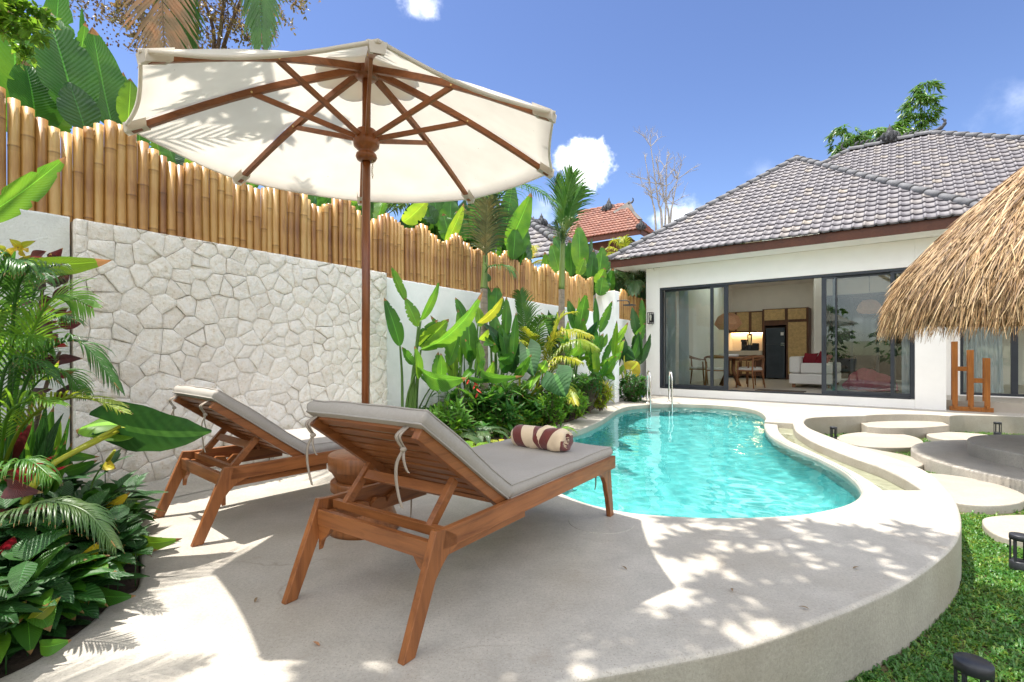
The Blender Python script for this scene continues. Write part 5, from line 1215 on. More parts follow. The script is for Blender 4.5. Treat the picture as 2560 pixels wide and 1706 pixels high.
# pool brush leaning by the house corner
t=thing('pool_brush','yellow and blue pool brush pole leaning among plants at the house corner','pool brush',gp(1600,992))
o_=t.location; p1=at(1588,926,o_.y+.1)-o_
b=MB(); b.tube([p1*.16,p1],.017,10); b.build('pole',mat('yellow_paint',(.75,.50,.03),rough=.4,var=.05),t)
M['blue']=mat('blue_plastic',(.02,.09,.55),rough=.4,var=.1)
b=MB(); b.tube([p1*.98,p1*1.16],.021,10); b.tube([p1*1.1+V((-.01,0,0)),p1*1.18+V((.04,0,.02))],.018,8); b.build('grip',M['blue'],t)
b=MB(); b.box(V((.03,0,.04)),(.09,.06,.10)); b.tube([V((.02,0,.05)),p1*.9+V((.02,.02,0))],.006,8); b.build('brush_head',M['blue'],t)
# ---- neighbours' roofs behind the fence
def roofplane(b,eL,eR,apex,rng,w=.2,c=.28,extra=None):
    ex=(eR-eL).normalized(); ey=apex-eL; ey=ey-ex*ey.dot(ex); S_=ey.length; ey.normalize(); W_=(eR-eL).length; ax=(apex-eL).dot(ex)
    ax2=ax if extra is None else (extra-eL).dot(ex)
    lo,hi=min(ax,ax2),max(ax,ax2)
    def ins(a,y): f=y/S_; return 0<f<1 and lo*f<a<W_-(W_-hi)*f
    tiles(b,eL,ex,ey,ins,(0,int(W_/w)+1),int(S_/c)+1,w=w,c=c,rng=rng)
    b.face([b.vert(p+V((0,0,-.02))) for p in((eL,eR,apex) if extra is None else (eL,eR,extra,apex))],None,False,.2)
A0=at(1306,545,15.0); A1=V((at(1396,584,16.8).x,16.8,A0.z)); er=at(1430,632,11.6); el_=at(1190,700,13.2); el_.z=er.z
t=thing('grey_roofed_house','neighbouring house with a pale grey tiled hip roof and spiky ridge behind the bamboo','house',V((A0.x,A0.y,0))); o_=t.location
b=MB(); roofplane(b,el_-o_,er-o_,A0-o_,RR); fr=er+(A1-A0)*3.2; fr.z=er.z; roofplane(b,er-o_,fr-o_,A0-o_,RR,extra=A1-o_); b.build('roof',M['tile'],t,fixn=False)
b=MB(); caps(b,er-o_+V((0,0,.05)),A0-o_+V((0,0,.05)),r=.1); caps(b,A0-o_+V((0,0,.05)),A1-o_+V((0,0,.05)),r=.1); b.build('ridge_cap',M['cap'],t,fixn=False)
for f,s in((.06,.5),(.28,.36),(.5,.72),(.74,.36),(.95,.4)):
    b=MB(); crown(b,A0.lerp(A1,f)-o_,s*.62); b.build('roof_ornament',M['carved'],t)
b=MB(); pts=[el_*.95+er*.05,er+(A0-er)*.12,fr*.9+er*.1]; pts=[V((p.x,p.y+.5,-.3)) for p in pts]; 
b.prism([p-o_ for p in pts]+[V((A0.x+2,20,-.3))-o_,V((A0.x-2,19,-.3))-o_],(0,0,er.z-.1)); b.build('wall',M['plaster_house'],t)
# red roofed temple house
C_=at(1603,571,22); eL=at(1405,596,24.5); eL.z=C_.z; eR=at(1668,592,25); eR.z=C_.z; pk=at(1560,513,25.2); rl=at(1447,540,26.6); rl.z=pk.z
t=thing('red_roofed_house','neighbouring house with an orange red tiled roof and dark carved ridge ends','house',V((C_.x,C_.y+2,0))); o_=t.location
b=MB(); roofplane(b,eL-o_,C_-o_,rl-o_,RR,w=.19,c=.26,extra=pk-o_); roofplane(b,C_-o_,eR-o_,pk-o_,RR,w=.19,c=.26,extra=pk+(eR-C_)*.05-o_); b.build('roof',M['redtile'],t,fixn=False)
b=MB(); caps(b,C_-o_+V((0,0,.05)),pk-o_,r=.1); caps(b,rl-o_+V((0,0,.05)),pk-o_+V((0,0,.05)),r=.1); b.build('ridge_cap',mat('red_ridge',(.34,.15,.10),rough=.8,var=.3),t,fixn=False)
gA=pk+V((.15,.1,.45)); g1=at(1532,530,24.6); g2=at(1606,548,24.2)
b=MB(); b.prism([g1-o_,at(1574,502,24.6)-o_,at(1588,530,24.4)-o_,g2-o_,at(1560,545,24.0)-o_],(.2,.8,-.05)); b.build('canvas_cover',mat('grey_cover',(.27,.25,.23),rough=.9,var=.2,scale=4),t)
b=MB(); crown(b,at(1522,530,25.4)-o_,.8); b.tube([at(1522,520,25.4)-o_,at(1524,494,25.4)-o_],[.03,.008],6); b.build('roof_ornament',M['carved'],t)
b=MB(); crown(b,at(1603,572,22)-o_,.5); b.build('roof_ornament',M['carved'],t)
for p_,d_,s_ in((at(1570,510,24.6),V((.8,.1,0)),.6),(rl,V((-.8,0,0)),.55)):
    b=MB(); horn(b,p_-o_,d_,s_); b.build('roof_ornament',M['carved'],t)
bl=lambda p: V((p.x,p.y,p.z-.05))-o_
ins=.9; b=MB(); fx=[eL.lerp(C_,.06)+V((.3,1,0)),C_+V((-.2,1.2,0)),eR+V((-.8,1,0)),V((eR.x-.8,29,C_.z)),V((eL.x+.5,29,C_.z))]; b.prism([V((p.x,p.y,-.3))-o_ for p in fx],(0,0,C_.z+.2)); b.build('wall',mat('brown_wall',(.16,.07,.045),rough=.8,var=.2),t)
b=MB(); b.beam(eL-o_+V((0,.1,-.12)),C_-o_+V((0,.1,-.12)),.05,.26); b.beam(C_-o_+V((0,.1,-.12)),eR-o_+V((0,.1,-.12)),.05,.26); b.build('fascia',mat('dark_red_wood',(.13,.045,.025),rough=.6,var=.2),t)
b=MB(); q=eL.lerp(C_,.62); b.box(V((q.x+.1,q.y+1.0,C_.z-1.25))-o_,(1.7,.1,.9)); b.build('window_blind',mat('blind',(.5,.42,.34),rough=.8,var=.1,scale=60,stretch=(.1,.1,1)),t)
# ================================================================ vegetation
LM=dict(
 deep=leafmat('banana_leaf_deep',(.045,.205,.022),trans=.40),
 mid=leafmat('heliconia_leaf',(.085,.30,.025),trans=.42),
 bright=leafmat('young_leaf',(.17,.40,.028),trans=.42),
 yellow=leafmat('yellow_green_leaf',(.42,.50,.035),trans=.36),
 dark=leafmat('dark_broad_leaf',(.022,.110,.020),trans=.22,veins=12,tip=1.5,rough=.45),
 aloc=leafmat('alocasia_leaf',(.017,.105,.017),vein=(.06,.20,.03),trans=.2,veins=8,tip=1.5,rough=.75),
 red=leafmat('cordyline_red',hue=.5,col=(.34,.018,.035),vein=(.3,.03,.04),trans=.3,veins=20),
 maroon=leafmat('croton_maroon',hue=.5,col=(.10,.018,.020),vein=(.2,.03,.02),trans=.2),
 dry=leafmat('dry_frond',(.36,.25,.145),vein=(.35,.26,.15),trans=.25,hue=.51,rough=.8,veins=3),
 palm=leafmat('palm_leaflet',(.055,.20,.025),vein=(.06,.2,.03),trans=.28,veins=2),
 palmy=leafmat('golden_palm_leaflet',(.27,.38,.025),vein=(.35,.38,.05),trans=.34,veins=2),
 palmd=leafmat('dark_palm_leaflet',(.055,.135,.04),vein=(.05,.13,.03),trans=.25,veins=2),
 bamb=leafmat('bamboo_leaf',(.085,.25,.022),vein=(.1,.25,.03),trans=.34,veins=2),
 olive=leafmat('olive_leaf',(.17,.18,.055),vein=(.12,.14,.05),trans=.25,veins=3),
 tipped=leafmat('browned_tip_leaf',(.12,.26,.02),trans=.36,tip=.90))
SM=dict(green=mat('green_stem',(.09,.19,.03),rough=.45,var=.25,scale=6,stretch=(4,4,.6)),yellow=mat('yellow_petiole',(.42,.44,.03),rough=.4,var=.12),
 bark=mat('palm_bark',(.30,.245,.19),rough=.9,var=.3,scale=9,bump=.01,bscale=30,stretch=(1,1,4)),wood=mat('tree_bark',(.17,.125,.09),rough=.95,var=.35,scale=14,bump=.01,bscale=30),
 pale=mat('pale_bark',(.42,.38,.33),rough=.9,var=.3,scale=8),crown=mat('crownshaft',(.17,.24,.06),rough=.4,var=.3,scale=5,stretch=(3,3,.5)),dry=mat('dry_rachis',(.34,.25,.13),rough=.8,var=.2))
def hw_ban(t): return max(.012,(math.sin(PI*min(1,max(0,t))**.74))**.80)
def hw_lan(t): return max(.015,math.sin(PI*t**.72)**.9)
def hw_obl(t): return max(.015,math.sin(PI*t**.9)**.75)
HW=dict(ban=hw_ban,lan=hw_lan,obl=hw_obl)
def leaf(mb,base,tip,width,nrm,arch=0,fold=.2,shape='ban',n=12,twist=0,wavy=.075,curl=0,seed=0,na=2):
    """one blade from base to tip, nrm = which way its upper face looks"""
    base,tip,nrm=V(base),V(tip),V(nrm); d=tip-base; Ln=d.length; up=nrm-d*(nrm.dot(d)/d.length_squared); rag=random.Random(int(seed*977)); tear=shape=='ban' and width>.11
    if tear: n=max(n,34); na=3
    if up.length<1e-5: up=V((0,0,1))
    up.normalize(); rows=[]; f=HW[shape]
    for i in range(n+1):
        t=i/n; c=base+d*t+up*(arch*4*t*(1-t)); tg=(d+up*(arch*4*(1-2*t))).normalized(); s=tg.cross(up).normalized(); u=s.cross(tg)
        if twist:
            a=twist*t; s,u=s*math.cos(a)+u*math.sin(a),u*math.cos(a)-s*math.sin(a)
        h=width*.5*f(t); row=[]
        nt_=[rag.uniform(.10,.34) if tear and .12<t<.93 and rag.random()<.08 else 0 for _ in(0,1)]
        for j in range(-na,na+1):
            k=j/na; k*=(1-nt_[j>0]) if abs(j)==na else 1; wv=wavy*width*noise.noise(V((t*7,j*1.7,seed*3.1)))*abs(k)
            row.append((mb.vert(c+s*(h*k*(1-curl*abs(k)*.3))+u*(h*(fold*abs(k)-curl*k*k)+wv)),(.5+.5*k,t)))
        rows.append(row)
    for a,c in zip(rows,rows[1:]):
        for j in range(len(a)-1): mb.face((a[j][0],a[j+1][0],c[j+1][0],c[j][0]),(a[j][1],a[j+1][1],c[j+1][1],c[j][1]),True)
def heart(mb,base,tip,width,nrm,arch=.0,fold=.1,n=14,wavy=.05,seed=0):
    """elephant-ear blade: two halves with lobes behind the stalk"""
    base,tip,nrm=V(base),V(tip),V(nrm); d=tip-base; up=(nrm-d*(nrm.dot(d)/d.length_squared)).normalized(); s0=d.normalized().cross(up)
    for sg in(-1,1):
        rows=[]
        for i in range(n+1):
            t=-.30+1.30*i/n; tt=max(0,min(1,(t+.30)/1.30)); h=width*.5*(math.sin(PI*tt**.62))**.72*(1 if t>0 else 1)
            g=0 if t>=0 else width*.20*(-t/.30)**.8
            h=max(h,g+.004) if i<n else .004
            c=base+d*t+up*(arch*(1-(2*max(t,0)-1)**2)); row=[]
            for j in range(5):
                k=j/4; x=g+(h-g)*k; wv=wavy*width*noise.noise(V((t*5,k*2+sg,seed)))*k
                row.append((mb.vert(c+s0*sg*x+up*(fold*x*(1-.7*k)+wv-.05*width*k*k)),(.5+.5*sg*k*(x/(width*.5)) if t>0 else .5+.5*sg*(.1+.9*k),max(0,t))))
            rows.append(row)
        for a,c in zip(rows,rows[1:]):
            for j in range(4): mb.face((a[j][0],a[j+1][0],c[j+1][0],c[j][0]),(a[j][1],a[j+1][1],c[j+1][1],c[j][1]),True)
def facing(p,q,turn=0,lift=.0):
    """normal of a blade p-q turned from facing the garden path by an angle about its own axis"""
    m=(V(p)+V(q))/2; v=(V((0,0,1))-m).normalized(); d=(V(q)-V(p)).normalized(); s=d.cross(v).normalized(); n=s.cross(d)
    return (n*math.cos(turn)+s*math.sin(turn)+V((0,0,lift))).normalized()
VR=random.Random(99)
def frond(mb,pts,ll,n=34,ang=.9,droop=.5,side=None,w=.022,t0=.16,vee=.5,jit=.12,matsplit=None,up=V((0,0,1))):
    """feather leaf along pts; ll = longest leaflet"""
    P=spline([V(p) for p in pts],10,closed=False); L_=[0]
    for a,c in zip(P,P[1:]): L_.append(L_[-1]+(c-a).length)
    tot=L_[-1]
    mb.tube(P,[.011*(1-.8*i/len(P))*(tot/1.2)**.5 for i in range(len(P))],6)
    def pos(t):
        s=t*tot
        for i in range(len(P)-1):
            if L_[i+1]>=s:
                k=(s-L_[i])/max(1e-6,L_[i+1]-L_[i]); return P[i].lerp(P[i+1],k),(P[i+1]-P[i]).normalized()
        return P[-1],(P[-1]-P[-2]).normalized()
    for i in range(n):
        t=t0+(1-t0)*(i+.5)/n; p,tg=pos(t)
        s=side if side is not None else tg.cross(up)
        s=(s-tg*s.dot(tg)); 
        if s.length<1e-3: s=V((1,0,0))
        s.normalize(); u=s.cross(tg)
        if u.z<0: u=-u
        ln=ll*(math.sin(PI*(.16+.80*(t-t0)/(1-t0)))**.7); a=ang*(1-.45*t)
        for sg in(-1,1):
            l_=ln*VR.uniform(.85,1.1); d=(tg*math.cos(a+VR.uniform(-jit,jit))+s*sg*math.sin(a)+u*vee*VR.uniform(.5,1.2)*.6).normalized()
            q=p; rows=[]; m=4
            wn=(d.cross(tg)).normalized() if abs(d.dot(tg))<.98 else u; sd=d.cross(wn).normalized()
            for k in range(m+1):
                ww=w*(.55,1,.95,.65,.06)[k]*.5; rows.append(((mb.vert(q-sd*ww),(0,k/m)),(mb.vert(q+sd*ww),(1,k/m))))
                d=(d+V((0,0,-droop*(.25+.35*k)*VR.uniform(.7,1.2)))).normalized(); q=q+d*(l_/m)
            for r1,r2 in zip(rows,rows[1:]): mb.face((r1[0][0],r1[1][0],r2[1][0],r2[0][0]),(r1[0][1],r1[1][1],r2[1][1],r2[0][1]),True)
def rel(o,p): return V(p)-o
def wm_(px,Y): return px*Y/FP
def plant(name,label,cat,base,group=None): return thing(name,label,cat,base,group=group)
def put_leaf(t,spec,m,shape='ban',n=12):
    """spec: base px,py,Y, tip px,py,Y, width px, turn, arch, [fold]"""
    bx,by,bY,tx,ty,tY,w,turn,arch=spec[:9]; fold=spec[9] if len(spec)>9 else .30
    p,q=at(bx,by,bY),at(tx,ty,tY); b=MB(); nr=facing(p,q,turn)
    leaf(b,p-t.location,q-t.location,wm_(w,(bY+tY)/2)/max(.45,abs(math.cos(turn))),nr,arch*(q-p).length,fold,shape,n,seed=bx*.13+ty*.07); o=b.build('leaf',m,t,fixn=False); return p
def stems(t,lst,r=.013,m=None,name='stem'):
    for pts in lst:
        b=MB(); P=[at(*p)-t.location for p in pts]; P=spline(P,4,closed=False) if len(P)>2 else P; b.tube(P,[r*(1-.45*i/len(P)) for i in range(len(P))],8); b.build(name,m or SM['green'],t)
# ---- heliconias and bananas along the white wall
Y=5.3; t=plant('heliconia','tall thin heliconia with long leaves on bare stems right of the stone wall','plant',gp(1020,1095,0)*1.0,'heliconias along the white wall')
for s,m in(((1045,818,Y,1012,745,Y,32,.35,.03),'mid'),((1013,752,Y,977,664,Y-.05,22,.7,-.02),'mid'),((1052,802,Y,1098,702,Y,20,.6,.05),'mid'),((1000,866,Y-.1,960,744,Y-.2,36,.25,.08),'deep'),((1052,875,Y,1206,729,Y-.3,34,.9,.12),'mid'),((1050,868,Y+.05,1122,798,Y,46,.15,.04),'bright'),((1042,866,Y+.06,1095,800,Y+.04,30,-.5,.03),'deep'),((1036,912,Y-.05,1005,868,Y-.2,22,.6,-.1),'mid'),((1048,915,Y-.1,1168,944,Y-.5,46,.9,.16),'mid'),((1050,936,Y,1131,958,Y-.3,18,.8,.1),'deep')): put_leaf(t,s,LM[m])
stems(t,[[(1006,1040,Y),(1005,940,Y),(1000,866,Y-.1)],[(1020,1060,Y),(1030,950,Y),(1040,870,Y),(1045,818,Y)],[(1022,1060,Y),(1036,930,Y),(1045,850,Y),(1052,802,Y)],[(1034,1060,Y),(1042,950,Y),(1052,875,Y)],[(1012,1060,Y),(1022,980,Y),(1048,915,Y-.1)],[(1030,1060,Y),(1034,990,Y),(1036,912,Y)]],.017)
Y=5.9; t=plant('heliconia','heliconia with a broad upright pale green leaf left of the near palm trunk','plant',gp(1165,1060,0),'heliconias along the white wall')
for s,m in(((1176,908,Y,1169,775,Y,43,.1,.04),'mid'),((1201,818,Y+.2,1195,766,Y+.2,24,.2,.05),'bright'),((1195,808,Y,1258,740,Y-.2,22,.8,.1),'yellow'),((1163,808,Y+.2,1138,744,Y+.2,24,.3,.05),'deep'),((1141,884,Y,1102,830,Y-.2,15,.5,-.08),'deep'),((1149,918,Y,1156,821,Y,9,.2,.0,.8),'mid'),((1201,850,Y-.1,1222,822,Y-.2,18,.4,.2),'bright'),((1216,850,Y-.3,1240,862,Y-.5,22,.3,.25),'mid'),((1210,902,Y-.1,1308,940,Y-.6,26,.7,.32),'mid'),((1170,942,Y-.2,1234,950,Y-.5,14,.6,.1),'deep'),((1185,925,Y,1150,960,Y-.3,20,.4,.1),'mid')): put_leaf(t,s,LM[m])
stems(t,[[(1160,1050,Y),(1166,960,Y),(1176,908,Y)],[(1170,1050,Y),(1172,950,Y),(1190,860,Y),(1195,808,Y)],[(1150,1040,Y),(1150,960,Y),(1163,808,Y+.2)],[(1140,1040,Y),(1144,950,Y),(1141,884,Y)],[(1175,1050,Y),(1185,980,Y),(1201,818,Y+.2)],[(1148,1050,Y),(1149,980,Y),(1149,918,Y)],[(1180,1040,Y),(1195,960,Y),(1210,902,Y-.1)]],.015)
b=MB()
for k,(x,y) in enumerate(((1172,950),(1184,955),(1188,962),(1191,972),(1194,984))): leaf(b,at(x,y,Y-.3)-t.location,at(x+14*(1 if k%2 else -.4),y+12,Y-.4)-t.location,.022,facing(at(x,y,5.6),at(x+10,y+10,5.6)),.0,.6,'lan',5)
b.build('flower',mat('red_bract',(.55,.03,.02),rough=.4,var=.1),t,fixn=False)
Y=6.5; t=plant('banana_plant','banana plant with dark broad leaves behind the near palm trunk','plant',gp(1240,1035,0),'heliconias along the white wall')
for s,m in(((1236,797,Y,1242,714,Y,42,.2,.05),'deep'),((1262,845,Y,1266,742,Y,27,.3,.04),'deep'),((1238,884,Y-.1,1237,784,Y-.1,38,.1,.06),'deep'),((1224,790,Y+.1,1216,710,Y+.1,26,.3,.03),'deep'),((1250,905,Y-.2,1284,880,Y-.3,30,.6,.1),'deep'),((1222,705,Y+.2,1218,683,Y+.2,15,.2,.02),'dark')): put_leaf(t,s,LM[m])
stems(t,[[(1238,1000,Y),(1238,930,Y),(1238,884,Y-.1)],[(1242,1000,Y),(1240,900,Y),(1236,797,Y)],[(1246,1000,Y),(1256,920,Y),(1262,845,Y)],[(1232,1000,Y),(1228,880,Y),(1224,790,Y+.1)]],.018)
Y=8.6; t=plant('banana_plant','banana plant with two broad upright leaves right of the far palm trunk','plant',gp(1432,990,0),'heliconias along the white wall')
for s,m in(((1443,832,Y,1419,747,Y,26,.1,.06),'deep'),((1448,826,Y-.1,1466,732,Y-.2,34,.15,-.06),'mid'),((1446,810,Y+.1,1448,740,Y+.1,10,.4,.02),'bright'),((1390,830,Y,1362,772,Y,18,.4,.08),'deep'),((1378,830,Y,1398,775,Y,18,.4,.08),'deep'),((1440,908,Y,1478,892,Y-.2,10,.6,-.2),'mid'),((1430,890,Y-.1,1470,830,Y-.3,26,.5,.08),'mid')): put_leaf(t,s,LM[m])
stems(t,[[(1432,960,Y),(1438,900,Y),(1443,832,Y)],[(1436,960,Y),(1444,900,Y),(1448,826,Y-.1)],[(1424,960,Y),(1420,900,Y),(1425,880,Y)]],.02)
Y=8.5; t=plant('heliconia','bright green heliconia fan in front of the white pier','plant',gp(1492,1000,0),'heliconias along the white wall')
for s,m in(((1491,828,Y,1488,740,Y,16,.2,.02),'deep'),((1499,832,Y,1531,752,Y-.1,22,.2,-.05),'deep'),((1488,885,Y,1505,836,Y,24,.3,.05),'mid'),((1505,870,Y,1518,834,Y,14,.3,.05),'mid'),((1528,868,Y,1570,806,Y-.2,18,.5,.05),'bright'),((1505,905,Y,1534,838,Y,16,.4,.05),'deep'),((1500,915,Y-.1,1556,878,Y-.3,22,.5,.1),'mid'),((1510,935,Y-.2,1540,890,Y-.3,22,.3,.08),'bright'),((1490,940,Y-.2,1480,850,Y-.2,20,.4,.08),'bright'),((1500,945,Y-.2,1520,900,Y-.3,18,.3,.04),'mid'),((1487,915,Y-.1,1462,862,Y-.2,16,.5,.12),'mid')): put_leaf(t,s,LM[m])
stems(t,[[(1484,1000,Y),(1490,900,Y),(1491,828,Y)],[(1490,1000,Y),(1495,920,Y),(1499,832,Y)],[(1496,1000,Y),(1508,940,Y),(1528,868,Y)],[(1492,1000,Y),(1488,950,Y),(1488,885,Y)],[(1498,1000,Y),(1502,960,Y),(1500,915,Y)]],.016)
Y=11.3; t=plant('banana_plant','shaded banana plant with dark leaves between the pier and the villa','plant',at(1585,985,Y),'heliconias along the white wall')
for s,m in(((1592,840,Y,1580,768,Y,24,.2,.05),'dark'),((1605,820,Y,1604,745,Y,18,.2,.05),'deep'),((1582,860,Y,1612,808,Y-.1,24,.4,.1),'mid'),((1560,890,Y,1548,818,Y,20,.2,.05),'dark'),((1580,900,Y-.2,1600,830,Y-.2,22,.5,.1),'deep')): put_leaf(t,s,LM[m])
stems(t,[[(1585,985,Y),(1590,900,Y),(1592,840,Y)],[(1590,985,Y),(1600,900,Y),(1605,820,Y)],[(1575,985,Y),(1565,930,Y),(1560,890,Y)]],.022)
def fillbed(t,n,x0,x1,yb0,yb1,yt0,yt1,Y,w,ms,seed):
    r=random.Random(seed)
    for k in range(n):
        x=r.uniform(x0,x1); yb=r.uniform(yb0,yb1); yt=yb-r.uniform(yt0,yt1); d=r.gauss(0,26); yy=Y+r.uniform(-.35,.35)
        p=put_leaf(t,(x,yb,yy,x+d,yt,yy-r.uniform(-.1,.3),w*r.uniform(.6,1.2),r.uniform(-.8,.8),r.uniform(-.03,.14),.3),LM[r.choice(ms)])
        b=MB(); g=V((t.location.x+r.uniform(-.12,.12),t.location.y+r.uniform(-.1,.1),.03)); b.tube(spline([g-t.location,g.lerp(p,.6)+V((0,0,.08))-t.location,p-t.location],4,closed=False),[.011-.0007*i for i in range(9)],6); b.build('stem',SM['green'],t)
T=[o for o in C.objects if o.type=='EMPTY' and o.get('group')=='heliconias along the white wall']
fillbed(T[1],9,1120,1215,870,965,50,110,6.0,30,['mid','deep','mid','bright'],1); fillbed(T[2],8,1205,1290,850,955,60,120,6.5,32,['deep','dark','mid'],2)
fillbed(T[3],9,1375,1470,850,950,50,95,8.5,26,['deep','mid','dark'],3); fillbed(T[4],9,1460,1550,870,960,50,95,8.5,22,['mid','bright','deep'],4); fillbed(T[5],6,1545,1612,850,940,50,90,11.2,22,['dark','deep'],5); fillbed(T[0],3,1040,1110,900,960,50,90,5.3,26,['mid','deep'],6)
# alocasias
def aloc(label,base,lst,grp='elephant ear plants'):
    t=plant('elephant_ear',label,'plant',base,grp)
    for (bx,by,bY,tx,ty,tY,w,turn,arch),st,m in lst:
        p,q=at(bx,by,bY),at(tx,ty,tY); b=MB(); heart(b,p-t.location,q-t.location,wm_(w,bY)/max(.4,math.cos(turn)),facing(p,q,turn),arch,seed=bx); lf=b.build('leaf',LM[m],t,fixn=False)
        b=MB(); P=spline([at(*x)-t.location for x in st]+[p-t.location],5,closed=False); b.tube(P,[.016*(1-.5*i/len(P))*(bY/3)**.3 for i in range(len(P))],8); b.build('petiole',SM['yellow'] if m!='deep' else SM['green'],t)
    return t
Y=7.0
aloc('elephant ear with two big ribbed dark leaves in the middle of the bed',gp(1330,1035,0),[((1318,870,Y,1333,940,Y-.3,66,.1,.03),[(1300,1010,Y),(1300,940,Y)],'aloc'),((1388,935,Y-.5,1412,990,Y-.9,86,.1,.04),[(1290,1015,Y),(1330,985,Y-.2),(1360,960,Y-.4)],'aloc'),((1336,942,Y-.2,1325,978,Y-.4,30,.8,.03),[(1298,1015,Y),(1310,970,Y)],'bright'),((1352,925,Y-.2,1366,900,Y-.2,28,.4,.03),[(1310,1015,Y),(1340,970,Y)],'bright')])
Y=10.6
aloc('elephant ear with a glowing yellow green leaf by the villa corner',gp(1565,1000,0),[((1578,925,Y,1596,905,Y,46,.1,.02),[(1560,985,Y),(1568,950,Y)],'yellow'),((1560,880,Y+.3,1586,900,Y,38,.2,.02),[(1570,985,Y),(1562,930,Y)],'aloc'),((1548,920,Y,1536,950,Y-.2,26,.5,.02),[(1560,985,Y),(1556,940,Y)],'bright')])
# ---- palms
def palm(name,label,base,trunk,r,fr,grp,shaft=None):
    t=plant(name,label,'palm',base,grp); o=t.location
    P=[at(*p)-o for p in trunk]; P=spline(P,14,closed=False) if len(P)>2 else [P[0].lerp(P[1],i/28) for i in range(29)]
    b=MB(); b.tube(P,[r*(1.15-.25*i/len(P))*(1+.05*(i%3==0)) for i in range(len(P))],14); b.build('trunk',SM['bark'],t)
    if shaft:
        Q=[at(*p)-o for p in shaft]; Q=spline(Q,6,closed=False); b=MB(); b.tube(Q,[r*(1.0-.45*i/len(Q)) for i in range(len(Q))],12); b.build('crownshaft',SM['crown'],t)
    for pts,ll,n,kw,m in fr:
        b=MB(); frond(b,[at(*p)-o for p in pts],ll,n,**kw); b.build('frond',LM[m],t,fixn=False)
    return t
Y=6.35
palm('palm_tree','slim palm with ringed grey trunk nearest the stone wall and a drooping brown frond',at(1210,1075,Y),[(1209,1075,Y),(1210,900,Y),(1210,720,Y)],.050,[
 ([(1211,690,Y),(1217,600,Y),(1226,478,Y-.05)],.50,40,dict(ang=.75,droop=.55,side=V((1,.1,0)),w=.022,t0=.25),'palmd'),
 ([(1213,680,Y),(1214,590,Y-.1),(1218,500,Y-.2)],.50,30,dict(ang=.8,droop=.6,side=V((1,.2,0)),w=.018,t0=.25),'olive'),
 ([(1214,660,Y),(1232,520,Y+.1),(1300,462,Y-.2),(1392,508,Y-.6)],.46,34,dict(ang=.9,droop=.6,w=.022,t0=.2),'palm'),
 ([(1212,690,Y),(1222,668,Y-.1),(1262,665,Y-.3),(1285,690,Y-.4)],.26,16,dict(ang=.8,droop=.5,w=.016),'palm')],'palms in the planting bed',[(1210,722,Y),(1211,690,Y),(1214,640,Y)])
Y=8.3
palm('palm_tree','slim palm farther along the bed with an upright tuft of fronds against the cloud',at(1404,1000,Y),[(1404,1000,Y),(1404,860,Y),(1404,722,Y)],.055,[
 ([(1407,600,Y),(1414,520,Y),(1432,434,Y)],.55,34,dict(ang=.55,droop=.25,side=V((1,0,0)),w=.026,t0=.12),'palm'),
 ([(1407,600,Y),(1403,520,Y+.1),(1390,450,Y+.1)],.5,28,dict(ang=.5,droop=.35,side=V((1,.2,0)),w=.024,t0=.15),'palm'),
 ([(1408,600,Y),(1425,530,Y-.1),(1452,470,Y-.2)],.5,28,dict(ang=.5,droop=.35,side=V((.8,-.4,0)),w=.024,t0=.15),'palm'),
 ([(1406,615,Y),(1398,580,Y-.2),(1388,556,Y-.3)],.32,16,dict(ang=.6,droop=.8,side=V((1,.2,0)),w=.02),'palmd'),
 ([(1407,615,Y),(1418,575,Y-.2),(1430,548,Y-.3)],.32,16,dict(ang=.6,droop=.8,side=V((1,.2,0)),w=.02),'palmd')],'palms in the planting bed',[(1404,724,Y),(1406,650,Y),(1408,570,Y)])
Y=7.7
palm('areca_palm','golden areca palm with arching yellow fronds in the middle of the bed',at(1350,1005,Y),[(1350,1005,Y),(1350,975,Y),(1352,960,Y)],.05,[
 ([(1350,985,Y),(1322,860,Y),(1300,730,Y-.1)],.42,34,dict(ang=.8,droop=.3,side=V((1,0,0)),w=.027,t0=.3),'palm'),
 ([(1350,985,Y),(1340,860,Y),(1352,800,Y-.2),(1382,790,Y-.4)],.36,30,dict(ang=.9,droop=.5,w=.027,t0=.3),'palm'),
 ([(1350,985,Y),(1368,880,Y),(1410,828,Y-.2),(1476,838,Y-.7)],.40,36,dict(ang=.9,droop=.6,w=.027,t0=.25),'palmy'),
 ([(1350,985,Y),(1388,900,Y-.2),(1440,850,Y-.6),(1492,870,Y-1.0)],.34,34,dict(ang=.9,droop=.8,w=.025,t0=.25),'palmy'),
 ([(1350,985,Y),(1380,930,Y-.3),(1410,895,Y-.6),(1450,905,Y-.9)],.32,30,dict(ang=.9,droop=.6,w=.025,t0=.25),'palmy'),
 ([(1350,985,Y),(1318,900,Y-.2),(1292,855,Y-.4),(1256,868,Y-.7)],.32,28,dict(ang=.9,droop=.5,w=.025,t0=.25),'palmy'),
 ([(1350,985,Y),(1400,960,Y-.4),(1420,978,Y-.8),(1438,1010,Y-1.1)],.28,24,dict(ang=.9,droop=.4,w=.022,t0=.2),'palmy'),
 ([(1350,985,Y),(1330,900,Y-.1),(1330,860,Y-.2),(1310,820,Y-.4)],.34,28,dict(ang=.8,droop=.5,w=.025,t0=.25),'palmy'),
 ([(1350,985,Y),(1375,890,Y+.1),(1400,800,Y+.1),(1440,780,Y)],.36,28,dict(ang=.8,droop=.5,w=.025,t0=.25),'palmy')],'palms in the planting bed')
